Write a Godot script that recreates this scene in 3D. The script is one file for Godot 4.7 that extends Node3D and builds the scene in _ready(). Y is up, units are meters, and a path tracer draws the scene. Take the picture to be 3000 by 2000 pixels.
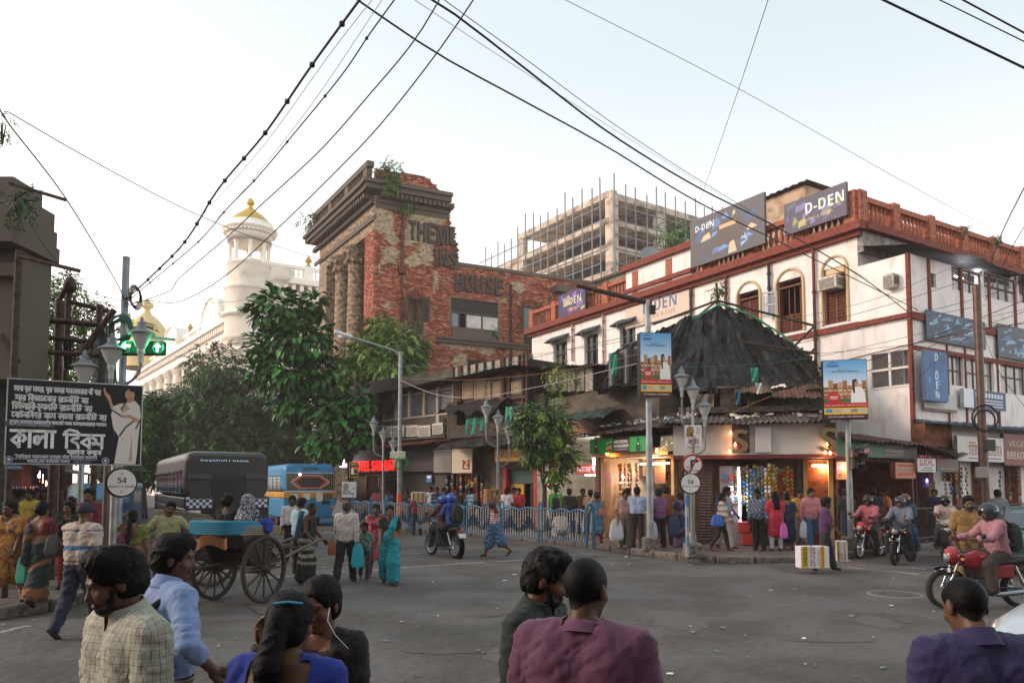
extends Node3D
# A busy street corner at dusk: helpers first, then one builder per group of things.
const UP:=Vector3(0,1,0)
const ID3:=Transform3D.IDENTITY
static func V(x:float,y:float,z:float)->Vector3:return Vector3(x,y,z)
const FPX:=1700.0
const PITCH:=3.6
const EYE:=2.0
var used:={}
var base:={}
var mats:={}
var texs:={}
var rng:=RandomNumberGenerator.new()
var SD:=V(-.522,0,-.853)
var RD:=V(.853,0,-.522)
# ---- collects triangles of one mesh, in world or local metres
class MB:
	var v:=PackedVector3Array()
	var n:=PackedVector3Array()
	var c:=PackedColorArray()
	var ix:=PackedInt32Array()
	var uv:=PackedVector2Array()
	var col:=Color.WHITE
	var xf:=ID3
	func hue(h,k:=1.0)->void:
		var l:Color=Color(h).srgb_to_linear()
		col=Color(l.r*k,l.g*k,l.b*k)
	func tri(a:Vector3,b:Vector3,d:Vector3)->void:
		a=xf*a;b=xf*b;d=xf*d
		var m:=(b-a).cross(d-a).normalized()
		var i:=v.size()
		v.append(a);v.append(b);v.append(d)
		for k in 3:n.append(m);c.append(col)
		ix.append(i);ix.append(i+2);ix.append(i+1)
	func quad(a:Vector3,b:Vector3,d:Vector3,e:Vector3)->void:
		a=xf*a;b=xf*b;d=xf*d;e=xf*e
		var m:=(d-a).cross(e-b).normalized()
		var i:=v.size()
		v.append(a);v.append(b);v.append(d);v.append(e)
		for k in 4:n.append(m);c.append(col)
		for k in [0,2,1,0,3,2]:ix.append(i+k)
	func box(at:Vector3,s:Vector3,b:=Basis())->void:
		var h:=s/2.0
		var x:=b.x*h.x
		var y:=b.y*h.y
		var z:=b.z*h.z
		quad(at-x-y+z,at+x-y+z,at+x+y+z,at-x+y+z)
		quad(at+x-y-z,at-x-y-z,at-x+y-z,at+x+y-z)
		quad(at+x-y+z,at+x-y-z,at+x+y-z,at+x+y+z)
		quad(at-x-y-z,at-x-y+z,at-x+y+z,at-x+y-z)
		quad(at-x+y+z,at+x+y+z,at+x+y-z,at-x+y-z)
		quad(at-x-y-z,at+x-y-z,at+x-y+z,at-x-y+z)
	func span(a:Vector3,b:Vector3)->void:
		box((a+b)/2.0,(b-a).abs())
	func cbox(at:Vector3,s:Vector3,r:float,b:=Basis())->void:
		var h:=s/2.0
		r=minf(r,minf(h.x,minf(h.y,h.z))*.98)
		for a in 3:
			for sg in [-1.0,1.0]:
				var ax:=Vector3.ZERO;ax[a]=sg
				var u:=Vector3.ZERO;u[(a+1)%3]=1.0
				var w:=Vector3.ZERO;w[(a+2)%3]=1.0
				var hu:float=h[(a+1)%3]-r
				var hw:float=h[(a+2)%3]-r
				var o:Vector3=ax*h[a]
				if sg>0:quad(at+b*(o-u*hu-w*hw),at+b*(o+u*hu-w*hw),at+b*(o+u*hu+w*hw),at+b*(o-u*hu+w*hw))
				else:quad(at+b*(o-u*hu+w*hw),at+b*(o+u*hu+w*hw),at+b*(o+u*hu-w*hw),at+b*(o-u*hu-w*hw))
		for a in 3:
			var p:=(a+1)%3
			var q:=(a+2)%3
			for s1 in [-1.0,1.0]:
				for s2 in [-1.0,1.0]:
					var e:=Vector3.ZERO;e[a]=h[a]-r
					var f:=Vector3.ZERO;f[p]=s1*h[p];f[q]=s2*(h[q]-r)
					var g:=Vector3.ZERO;g[p]=s1*(h[p]-r);g[q]=s2*h[q]
					if s1*s2>0:quad(at+b*(f+e),at+b*(f-e),at+b*(g-e),at+b*(g+e))
					else:quad(at+b*(f-e),at+b*(f+e),at+b*(g+e),at+b*(g-e))
		for s1 in [-1.0,1.0]:
			for s2 in [-1.0,1.0]:
				for s3 in [-1.0,1.0]:
					var A:=Vector3(s1*h.x,s2*(h.y-r),s3*(h.z-r))
					var B:=Vector3(s1*(h.x-r),s2*h.y,s3*(h.z-r))
					var C:=Vector3(s1*(h.x-r),s2*(h.y-r),s3*h.z)
					if s1*s2*s3>0:tri(at+b*A,at+b*B,at+b*C)
					else:tri(at+b*A,at+b*C,at+b*B)
	func beam(a:Vector3,b:Vector3,w:float,h:float,side:=Vector3.ZERO)->void:
		var z:=(b-a).normalized()
		var up:=UP if absf(z.y)<.95 else Vector3(1,0,0)
		var x:=(up.cross(z) if side==Vector3.ZERO else side).normalized()
		var y:=z.cross(x).normalized()
		box((a+b)/2.0,Vector3(w,h,a.distance_to(b)),Basis(x,y,z))
	func tube(pts:Array,rad,sides:=6,caps:=true)->void:
		var m:=pts.size()
		if m<2:return
		var i0:=v.size()
		var t:Vector3=(pts[1]-pts[0]).normalized()
		var x:=t.cross(UP if absf(t.y)<.9 else Vector3(1,0,0)).normalized()
		for k in m:
			var t2:Vector3=(pts[mini(k+1,m-1)]-pts[maxi(k-1,0)]).normalized()
			x=(x-t2*x.dot(t2)).normalized()
			var y:=t2.cross(x)
			var r:float=rad[k] if rad is Array else rad
			for s in sides:
				var a:=TAU*s/sides
				var d:=x*cos(a)+y*sin(a)
				v.append(xf*(pts[k]+d*r));n.append((xf.basis*d).normalized());c.append(col)
		for k in m-1:
			for s in sides:
				var a:=i0+k*sides+s
				var b:=i0+k*sides+(s+1)%sides
				for q in [a,a+sides,b,b,a+sides,b+sides]:ix.append(q)
		if caps:
			for e in [0,m-1]:
				var ce:=v.size()
				var tt:Vector3=(pts[0]-pts[1]) if e==0 else (pts[m-1]-pts[m-2])
				var nn:=(xf.basis*tt).normalized()
				v.append(xf*pts[e]);n.append(nn);c.append(col)
				for s in sides:v.append(v[i0+e*sides+s]);n.append(nn);c.append(col)
				for s in sides:
					var p:=ce+1+s
					var q:=ce+1+(s+1)%sides
					if e==0:
						for w in [ce,p,q]:ix.append(w)
					else:
						for w in [ce,q,p]:ix.append(w)
	func lathe(prof:Array,sides:=12,at:=Vector3.ZERO,b:=Basis(),arc:=TAU)->void:
		var rows:=prof.size()
		var i0:=v.size()
		for k in rows:
			var p:Vector2=Vector2(prof[k][0],prof[k][1])
			var d:Vector2=Vector2(prof[mini(k+1,rows-1)][0],prof[mini(k+1,rows-1)][1])-Vector2(prof[maxi(k-1,0)][0],prof[maxi(k-1,0)][1])
			var nn:=Vector2(d.y,-d.x).normalized()
			for s in sides+1:
				var a:=arc*s/sides
				v.append(xf*(at+b*Vector3(cos(a)*p.x,p.y,sin(a)*p.x)))
				n.append((xf.basis*(b*Vector3(cos(a)*nn.x,nn.y,sin(a)*nn.x))).normalized());c.append(col)
		for k in rows-1:
			for s in sides:
				var a:=i0+k*(sides+1)+s
				var u:=a+sides+1
				for q in [a,a+1,u,a+1,u+1,u]:ix.append(q)
	func ball(at:Vector3,r:Vector3,seg:=10,b:=Basis())->void:
		var prof:=[]
		for k in seg+1:
			var a:=-PI/2+PI*k/seg
			prof.append([cos(a),sin(a)])
		lathe(prof,seg*2,at,b*Basis.from_scale(r))
	func prism(poly:PackedVector2Array,z0:float,z1:float)->void:
		if Geometry2D.is_polygon_clockwise(poly):poly.reverse()
		var t:=Geometry2D.triangulate_polygon(poly)
		for k in range(0,t.size(),3):
			var a:=poly[t[k]];var b:=poly[t[k+1]];var d:=poly[t[k+2]]
			if (b-a).cross(d-a)<0:var sw:=b;b=d;d=sw
			tri(Vector3(a.x,a.y,z1),Vector3(b.x,b.y,z1),Vector3(d.x,d.y,z1))
			if z1-z0>.0:tri(Vector3(a.x,a.y,z0),Vector3(d.x,d.y,z0),Vector3(b.x,b.y,z0))
		if z1-z0>.0:
			for k in poly.size():
				var a:=poly[k];var b:=poly[(k+1)%poly.size()]
				quad(Vector3(a.x,a.y,z0),Vector3(b.x,b.y,z0),Vector3(b.x,b.y,z1),Vector3(a.x,a.y,z1))
	func grid(nu:int,nv:int,f:Callable)->void:
		var i0:=v.size()
		for j in nv+1:
			for i in nu+1:
				v.append(xf*(f.call(float(i)/nu,float(j)/nv) as Vector3));c.append(col)
		for j in nv+1:
			for i in nu+1:
				var a:=v[i0+j*(nu+1)+maxi(i-1,0)];var b:=v[i0+j*(nu+1)+mini(i+1,nu)]
				var d:=v[i0+maxi(j-1,0)*(nu+1)+i];var e:=v[i0+mini(j+1,nv)*(nu+1)+i]
				n.append((b-a).cross(e-d).normalized())
		for j in nv:
			for i in nu:
				var a:=i0+j*(nu+1)+i
				for q in [a,a+nu+1,a+1,a+1,a+nu+1,a+nu+2]:ix.append(q)
	func wall(l:float,h:float,holes:Array,depth:float,back:=true)->void:
		var xs:=[.0,l];var ys:=[.0,h]
		for r in holes:xs+=[r.position.x,r.end.x];ys+=[r.position.y,r.end.y]
		xs.sort();ys.sort()
		for i in xs.size()-1:
			for j in ys.size()-1:
				if xs[i+1]-xs[i]<1e-4 or ys[j+1]-ys[j]<1e-4:continue
				var m:=Vector2(xs[i]+xs[i+1],ys[j]+ys[j+1])/2
				if m.x<0 or m.x>l or m.y<0 or m.y>h:continue
				var hit:=false
				for r in holes:
					if r.has_point(m):hit=true;break
				if hit:continue
				quad(Vector3(xs[i],ys[j],0),Vector3(xs[i+1],ys[j],0),Vector3(xs[i+1],ys[j+1],0),Vector3(xs[i],ys[j+1],0))
				if back:quad(Vector3(xs[i+1],ys[j],-depth),Vector3(xs[i],ys[j],-depth),Vector3(xs[i],ys[j+1],-depth),Vector3(xs[i+1],ys[j+1],-depth))
		for r in holes:
			var a:Vector2=r.position;var e:Vector2=r.end;var z:=-depth
			quad(Vector3(a.x,a.y,z),Vector3(a.x,e.y,z),Vector3(a.x,e.y,0),Vector3(a.x,a.y,0))
			quad(Vector3(e.x,e.y,z),Vector3(e.x,a.y,z),Vector3(e.x,a.y,0),Vector3(e.x,e.y,0))
			quad(Vector3(e.x,a.y,z),Vector3(a.x,a.y,z),Vector3(a.x,a.y,0),Vector3(e.x,a.y,0))
			quad(Vector3(a.x,e.y,z),Vector3(e.x,e.y,z),Vector3(e.x,e.y,0),Vector3(a.x,e.y,0))
	func add(m:Mesh,t:Transform3D,k=null)->void:
		for sf in m.get_surface_count():
			var s:=m.surface_get_arrays(sf)
			var i0:=v.size()
			var t2:=xf*t
			var vv:PackedVector3Array=s[Mesh.ARRAY_VERTEX]
			var nn:PackedVector3Array=s[Mesh.ARRAY_NORMAL]
			v.append_array(t2*vv)
			var tb:=Transform3D(t2.basis.inverse().transposed(),Vector3.ZERO)
			for q in nn:n.append((tb*q).normalized())
			if s[Mesh.ARRAY_COLOR]!=null and k==null:c.append_array(s[Mesh.ARRAY_COLOR])
			else:
				for q in vv.size():c.append(k if k!=null else col)
			var ii=s[Mesh.ARRAY_INDEX]
			if ii==null:ii=range(vv.size())
			for q in ii:ix.append(i0+q)
	func mesh(shift:=Vector3.ZERO)->ArrayMesh:
		var a:=[];a.resize(Mesh.ARRAY_MAX)
		var vv:=v
		if shift!=Vector3.ZERO:vv=Transform3D(Basis(),shift)*v
		a[Mesh.ARRAY_VERTEX]=vv;a[Mesh.ARRAY_NORMAL]=n;a[Mesh.ARRAY_COLOR]=c;a[Mesh.ARRAY_INDEX]=ix
		var m:=ArrayMesh.new()
		if ix.size():m.add_surface_from_arrays(Mesh.PRIMITIVE_TRIANGLES,a)
		return m
# ---- a vertical plane in the world: origin, direction along it (to the right seen from outside), outward normal
class Face:
	var o:Vector3
	var x:Vector3
	var n:Vector3
	func _init(a:Vector3,b:Vector3)->void:
		o=Vector3(a.x,0,a.z);x=Vector3(b.x-a.x,0,b.z-a.z).normalized();n=x.cross(UP)
	func p(s:float,h:float,out:=.0)->Vector3:return o+x*s+UP*h+n*out
	func xf(s:=.0,h:=.0,out:=.0)->Transform3D:return Transform3D(Basis(x,UP,n),p(s,h,out))
	func basis()->Basis:return Basis(x,UP,n)
func ray(u:float,v:float)->Vector3:
	var a:=(1004.0-v)/FPX
	var t:=deg_to_rad(PITCH)
	return V((u-1176.0)/FPX,a*cos(t)+sin(t),-(cos(t)-a*sin(t)))
func P(u:float,v:float,d:float)->Vector3:
	var r:=ray(u,v)
	return V(0,EYE,0)+r*(d/-r.z)
func G(u:float,v:float,y:=.0)->Vector3:
	var r:=ray(u,v)
	return V(0,EYE,0)+r*((y-EYE)/r.y)
func FP(f:Face,u:float,v:float,out:=.0)->Vector2:
	var r:=ray(u,v)
	var o:=f.o+f.n*out
	var e:=V(0,EYE,0)
	var h:=e+r*((o-e).dot(f.n)/r.dot(f.n))
	return Vector2((h-f.o).dot(f.x),h.y)
func FR(f:Face,u0:float,v0:float,u1:float,v1:float,out:=.0)->Rect2:
	var a:=FP(f,u0,v1,out);var b:=FP(f,u1,v0,out)
	var c:=FP(f,u0,v0,out);var d:=FP(f,u1,v1,out)
	var lo:=(a.y+d.y)/2;var hi:=(b.y+c.y)/2
	return Rect2((a.x+c.x)/2,lo,(b.x+d.x-a.x-c.x)/2,hi-lo)
# ---- nodes
func numbered(s:String)->String:
	used[s]=used.get(s,-1)+1
	return s if used[s]==0 else "%s_%03d"%[s,used[s]]
func meta(o:Node,label:String,category:="",group:="",kind:="")->Node:
	if label:o.set_meta("label",label)
	if category:o.set_meta("category",category)
	if group:o.set_meta("group",group)
	if kind:o.set_meta("kind",kind)
	return o
func thing(called:String,label:String,category:String,at:=Vector3.ZERO,yaw:=.0,group:="")->Node3D:
	var o:=Node3D.new()
	o.name=numbered(called);add_child(o)
	o.position=at;o.rotation.y=yaw
	base[o]=Transform3D(Basis(UP,yaw),at)
	meta(o,label,category,group)
	return o
func part(mb:MB,called:String,m:Material,parent:Node3D,local:=false)->MeshInstance3D:
	var o:=MeshInstance3D.new()
	var b:Transform3D=base.get(parent,ID3)
	if not local and b!=ID3:
		if b.basis.is_equal_approx(Basis()):o.mesh=mb.mesh(-b.origin)
		else:
			var inv:=b.affine_inverse()
			mb.v=inv*mb.v
			mb.n=Transform3D(inv.basis,Vector3.ZERO)*mb.n
			o.mesh=mb.mesh()
	else:o.mesh=mb.mesh()
	o.material_override=m
	o.name=called
	parent.add_child(o,true)
	base[o]=b if not local else ID3
	return o
func solo(mb:MB,called:String,m:Material,label:String,category:String,at:=Vector3.ZERO,group:="",kind:="")->MeshInstance3D:
	var o:=MeshInstance3D.new()
	o.mesh=mb.mesh(-at);o.material_override=m;o.name=numbered(called)
	add_child(o);o.position=at
	base[o]=Transform3D(Basis(),at)
	meta(o,label,category,group,kind)
	return o
func ground(mb:MB,called:String,m:Material,parent:Node=self)->MeshInstance3D:
	var o:=MeshInstance3D.new()
	o.mesh=mb.mesh();o.material_override=m
	o.name=numbered(called) if parent==self else called
	parent.add_child(o,true)
	if parent==self:o.set_meta("kind","structure")
	return o
func copy(o:Node3D,label:String,at:Vector3,yaw:=.0)->Node3D:
	var r:Node3D=o.duplicate()
	r.name=numbered(String(o.name).rstrip("0123456789").rstrip("_") if String(o.name).right(4).begins_with("_") else String(o.name));add_child(r)
	r.position=at;r.rotation.y=yaw;r.set_meta("label",label)
	return r
# ---- textures and materials
func noise_tex(key:String,fr:float,stops:Array,oct:=4,kind:=FastNoiseLite.TYPE_SIMPLEX_SMOOTH,sz:=512,bump:=.0)->NoiseTexture2D:
	if texs.has(key):return texs[key]
	var f:=FastNoiseLite.new()
	f.seed=key.hash()%1000;f.frequency=fr;f.noise_type=kind
	f.fractal_octaves=oct
	var t:=NoiseTexture2D.new()
	t.width=sz;t.height=sz;t.seamless=true;t.noise=f
	if bump>.0:t.as_normal_map=true;t.bump_strength=bump
	else:
		var g:=Gradient.new()
		var off:=PackedFloat32Array();var cc:=PackedColorArray()
		for s in stops:off.append(s[0]);cc.append(Color(s[1]) if s[1] is String else Color(s[1],s[1],s[1]))
		g.offsets=off;g.colors=cc
		t.color_ramp=g
	texs[key]=t
	return t
func make_textures()->void:
	noise_tex("grain",.09,[[.2,.78],[.8,1.0]],3)
	noise_tex("grunge",.011,[[.2,"#867d73"],[.4,"#cfc9c0"],[.55,"#f4f1ec"],[1.0,"#ffffff"]],5)
	noise_tex("light_grunge",.012,[[.12,"#cdc6bd"],[.28,"#efece8"],[.42,"#fcfbfa"],[1.0,"#ffffff"]],5)
	noise_tex("stain",.02,[[.05,"#857e75"],[.3,"#b9b3aa"],[.5,"#dedad4"],[.75,"#ffffff"]],5)
	noise_tex("soft",.006,[[.2,.82],[.8,1.0]],4)
	noise_tex("asphalt",.15,[[.1,.55],[.5,.82],[.9,1.0]],3)
	noise_tex("patch",.007,[[.2,"#d2cfca"],[.45,"#e9e7e4"],[.6,"#f6f5f3"],[.8,"#ffffff"]],5)
	noise_tex("wood",.03,[[.2,.6],[.5,.9],[.8,1.0]],4)
	noise_tex("rust",.015,[[.2,"#7a4a30"],[.45,"#b98a70"],[.6,"#e8dcd2"],[1.0,"#ffffff"]],5)
	noise_tex("weave",.25,[[.2,.85],[.8,1.0]],2)
	var ck:=Image.create(64,64,false,Image.FORMAT_RGB8);ck.fill(Color.WHITE)
	for k in 4:
		for e in 64:
			for q in [[k*16,e],[e,k*16],[k*16+6,e],[k*16+1,e]]:ck.set_pixel(q[0],q[1],Color("#8f9080") if q[0]%16!=6 else Color("#c8c6ba"))
	texs["check"]=ImageTexture.create_from_image(ck)
	noise_tex("n_fine",.06,[],4,FastNoiseLite.TYPE_SIMPLEX_SMOOTH,512,3.0)
	noise_tex("n_rough",.025,[],5,FastNoiseLite.TYPE_SIMPLEX_SMOOTH,512,6.0)
	noise_tex("n_fold",.012,[],3,FastNoiseLite.TYPE_SIMPLEX_SMOOTH,512,8.0)
func M(key:String,color="#ffffff",rough:=.8,o:={})->StandardMaterial3D:
	if mats.has(key):return mats[key]
	var m:=StandardMaterial3D.new()
	m.resource_name=key
	m.albedo_color=Color(color);m.roughness=rough
	m.vertex_color_use_as_albedo=true
	m.metallic=o.get("metal",.0)
	m.metallic_specular=o.get("spec",.5)
	if o.has("tex"):
		m.albedo_texture=texs[o.tex]
		m.uv1_triplanar=true;m.uv1_world_triplanar=o.get("world",true)
		var s=o.get("ts",.3)
		m.uv1_scale=s if s is Vector3 else V(s,s,s)
	if o.has("det"):
		m.detail_enabled=true;m.detail_albedo=texs[o.det];m.detail_blend_mode=BaseMaterial3D.BLEND_MODE_MUL
		m.detail_uv_layer=BaseMaterial3D.DETAIL_UV_2
		m.uv2_triplanar=true;m.uv2_world_triplanar=o.get("world",true)
		var s=o.get("ds",1.0)
		m.uv2_scale=s if s is Vector3 else V(s,s,s)
	if o.has("nrm"):
		m.normal_enabled=true;m.normal_texture=texs[o.nrm];m.normal_scale=o.get("nk",.5)
		if not o.has("tex"):
			m.uv1_triplanar=true;m.uv1_world_triplanar=o.get("world",true)
			var s=o.get("ts",1.0)
			m.uv1_scale=s if s is Vector3 else V(s,s,s)
	if o.has("emit"):
		m.emission_enabled=true;m.emission=Color(o.emit);m.emission_energy_multiplier=o.get("ek",1.0)
	if o.has("alpha"):
		m.transparency=BaseMaterial3D.TRANSPARENCY_ALPHA;m.albedo_color.a=o.alpha
		m.vertex_color_use_as_albedo=false
	if o.has("back"):m.backlight_enabled=true;m.backlight=Color(o.back)
	if o.has("coat"):m.clearcoat_enabled=true;m.clearcoat=o.coat;m.clearcoat_roughness=.1
	if o.has("rim"):m.rim_enabled=true;m.rim=o.rim;m.rim_tint=.5
	mats[key]=m
	return m
func lin(h)->Color:return Color(h).srgb_to_linear()
func R(a:float,b:float)->float:return rng.randf_range(a,b)
# ---- lettering
func letters(s:String,h:float,font:="Droid Sans",bold:=false,depth:=.01,width:=.0)->Array:
	var t:=TextMesh.new()
	var f:=SystemFont.new()
	f.font_names=PackedStringArray([font]);f.font_weight=700 if bold else 400
	t.font=f;t.font_size=48;t.pixel_size=h/48.0*1.38
	t.text=s;t.depth=depth;t.curve_step=2.0
	var b:=t.get_aabb()
	return [t,b]
class Print:
	var mb:=MB.new()
	var z:=.002
	var w:=1.0
	var h:=1.0
	func ink(c,k:=1.0)->void:mb.hue(c,k)
	func up()->void:z+=.0012
	func rect(x:float,y:float,a:float,b:float)->void:
		mb.quad(Vector3(x*w,y*h,z),Vector3((x+a)*w,y*h,z),Vector3((x+a)*w,(y+b)*h,z),Vector3(x*w,(y+b)*h,z))
	func poly(p:Array)->void:
		var q:=PackedVector2Array()
		for k in range(0,p.size(),2):q.append(Vector2(p[k]*w,p[k+1]*h))
		mb.prism(q,z,z)
	func disc(x:float,y:float,r:float,ry:=.0,sides:=16)->void:
		var q:=PackedVector2Array()
		for k in sides:q.append(Vector2(x*w+cos(TAU*k/sides)*r,y*h+sin(TAU*k/sides)*(ry if ry>0 else r)))
		mb.prism(q,z,z)
	func line(p:Array,t:float)->void:
		for k in range(0,p.size()-3,2):
			var a:=Vector2(p[k]*w,p[k+1]*h);var b:=Vector2(p[k+2]*w,p[k+3]*h)
			if a.distance_to(b)<1e-5:continue
			var d:=(b-a).normalized();var s:=d.orthogonal()*t/2
			a-=d*t*.3;b+=d*t*.3
			mb.quad(Vector3(a.x-s.x,a.y-s.y,z),Vector3(a.x+s.x,a.y+s.y,z),Vector3(b.x+s.x,b.y+s.y,z),Vector3(b.x-s.x,b.y-s.y,z)) if (Vector2(s.x,s.y)*2).cross(b-a)>0 else mb.quad(Vector3(a.x+s.x,a.y+s.y,z),Vector3(a.x-s.x,a.y-s.y,z),Vector3(b.x-s.x,b.y-s.y,z),Vector3(b.x+s.x,b.y+s.y,z))
func ptext(p:Print,s:String,x:float,y:float,hh:float,o:={})->void:
	var r:=letters(s,hh,o.get("font","Droid Sans"),o.get("bold",false),.0)
	var b:AABB=r[1]
	var sx:=1.0
	if o.has("fit"):sx=o.fit*p.w/maxf(b.size.x,.001)
	var cx:float=x*p.w-(.0 if o.get("mid",false) else b.position.x*sx)
	var bas:=Basis.from_scale(V(sx,1,1))
	if o.has("rot"):bas=Basis(V(0,0,1),deg_to_rad(o.rot))*bas
	var at:=V(cx,y*p.h-b.position.y,p.z)
	if o.has("rot"):at=V(x*p.w,y*p.h,p.z)+bas*V(-b.position.x,-b.position.y,0)
	p.mb.add(r[0],Transform3D(bas,at),p.mb.col)
func _ready()->void:
	rng.seed=7
	var cam:=Camera3D.new()
	cam.name="camera"
	cam.projection=Camera3D.PROJECTION_FRUSTUM
	cam.near=.1;cam.far=900.0
	cam.size=.1*1568.0/FPX
	cam.frustum_offset=Vector2(0,.1*220.0/FPX)
	add_child(cam)
	cam.position=V(0,EYE,0);cam.rotation_degrees.x=PITCH
	cam.current=true
	var env:=Environment.new()
	env.background_mode=Environment.BG_SKY
	env.tonemap_mode=Environment.TONE_MAPPER_LINEAR
	env.tonemap_exposure=1.75
	env.sdfgi_enabled=true;env.ssao_enabled=true;env.ssil_enabled=true
	env.fog_enabled=true;env.fog_density=.0009;env.fog_light_color=Color("#fbeee6")
	var sky:=Sky.new()
	var pan:=PanoramaSkyMaterial.new()
	pan.panorama=ImageTexture.create_from_image(sky_image())
	sky.sky_material=pan
	env.sky=sky
	var we:=WorldEnvironment.new()
	we.name="world";we.environment=env
	add_child(we)
	var sun:=DirectionalLight3D.new()
	sun.name="sun"
	sun.light_energy=.5;sun.light_color=Color("#ffe4d2");sun.light_angular_distance=14.0
	sun.shadow_enabled=true
	add_child(sun)
	sun.look_at_from_position(Vector3.ZERO,-SUN_AT)
	var stamp:=Time.get_ticks_msec()
	make_textures()
	for job in [ground_and_kerbs,far_buildings,brick_house,white_house,shop_row,left_side,trees,street_furniture,wires,vehicles,people]:
		job.call()
		print(job.get_method()," ",Time.get_ticks_msec()-stamp)
var SUN_AT:=V(-.9,.4,.05)
func sky_image()->Image:
	var im:=Image.create(256,128,false,Image.FORMAT_RGBF)
	var s:=V(SUN_AT.x,.05,SUN_AT.z).normalized()
	for y in 128:
		var el:=PI/2-PI*(y+.5)/128.0
		for x in 256:
			var az:=TAU*(x+.5)/256.0
			var d:=V(sin(az),0,-cos(az))*cos(el)+UP*sin(el)
			var up:=clampf(d.y,.0,1.0)
			var toward:=.5+.5*V(d.x,0,d.z).normalized().dot(V(s.x,0,s.z).normalized())
			var c:=V(2.15,2.06,2.0).lerp(V(.64,.67,.68),smoothstep(.0,.34,up)).lerp(V(.43,.505,.545),smoothstep(.26,.54,up)).lerp(V(.42,.52,.6),smoothstep(.6,1.0,up))
			var glow:=pow(toward,3.0)*pow(1.0-up,2.0)
			c=c.lerp(V(2.1,1.78,1.58),.75*glow)+V(.3,.22,.18)*pow(toward,3.0)*(1.0-up)
			if d.y<0:c=c*maxf(.15,1.0+d.y*6.0)*.6
			im.set_pixel(x,y,Color(c.x,c.y,c.z))
	return im
# ---- ground
func pave(called:String,line:Array,back:Array,m:Material,km:Material)->void:
	var mb:=MB.new()
	var poly:=PackedVector2Array()
	for p in line+back:poly.append(Vector2(p.x,p.z))
	var cw:=Geometry2D.is_polygon_clockwise(poly)
	var t:=Geometry2D.triangulate_polygon(poly)
	for k in range(0,t.size(),3):
		var a:=poly[t[k]];var b:=poly[t[k+1]];var d:=poly[t[k+2]]
		if (b-a).cross(d-a)>0:var sw:=b;b=d;d=sw
		mb.tri(V(a.x,.15,a.y),V(b.x,.15,b.y),V(d.x,.15,d.y))
	var f:=ground(mb,called,m)
	var cv:=Curve3D.new()
	for p in line:cv.add_point(p)
	var ln:=cv.get_baked_length()
	var at:=.0
	while at<ln-.4:
		var step:=minf(R(.85,1.05),ln-at)
		var a:=cv.sample_baked(at+.012);var b:=cv.sample_baked(at+step-.012)
		var z:=(b-a).normalized()
		var st:=MB.new()
		var tone:=R(.75,1.1)
		st.col=Color(tone,tone*R(.96,1.0),tone*R(.92,1.0))
		st.cbox((a+b)/2+V(0,.07+R(-.008,.012),0),V(.24+R(-.02,.02),.2,a.distance_to(b)),.035,Basis(UP.cross(z),UP,z)*Basis(UP,R(-.015,.015)))
		var o:=MeshInstance3D.new()
		o.mesh=st.mesh();o.material_override=km;o.name="kerb_stone"
		f.add_child(o,true)
		at+=step
func stripe(pts:Array,w:float,gaps:=.0)->MB:
	var mb:=MB.new()
	for k in pts.size()-1:
		var a:Vector3=pts[k];var b:Vector3=pts[k+1]
		var z:=(b-a).normalized();var x:=z.cross(UP)
		var l:=a.distance_to(b);var at:=.0
		while at<l:
			var st:=minf(R(.12,.5),l-at)
			if R(0,1)>gaps:
				var k1:=.9+R(-.1,.1)
				mb.col=Color(k1,k1,k1)
				var w0:=w*R(.65,1.0)
				var e0:=a+z*at+x*R(-.012,.012);var e1:=a+z*(at+st*R(.9,1.0))+x*R(-.012,.012)
				mb.quad(e0-x*w0/2+UP*.004,e0+x*w0/2+UP*.004,e1+x*w0/2+UP*.004,e1-x*w0/2+UP*.004)
			at+=st
	return mb
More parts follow.
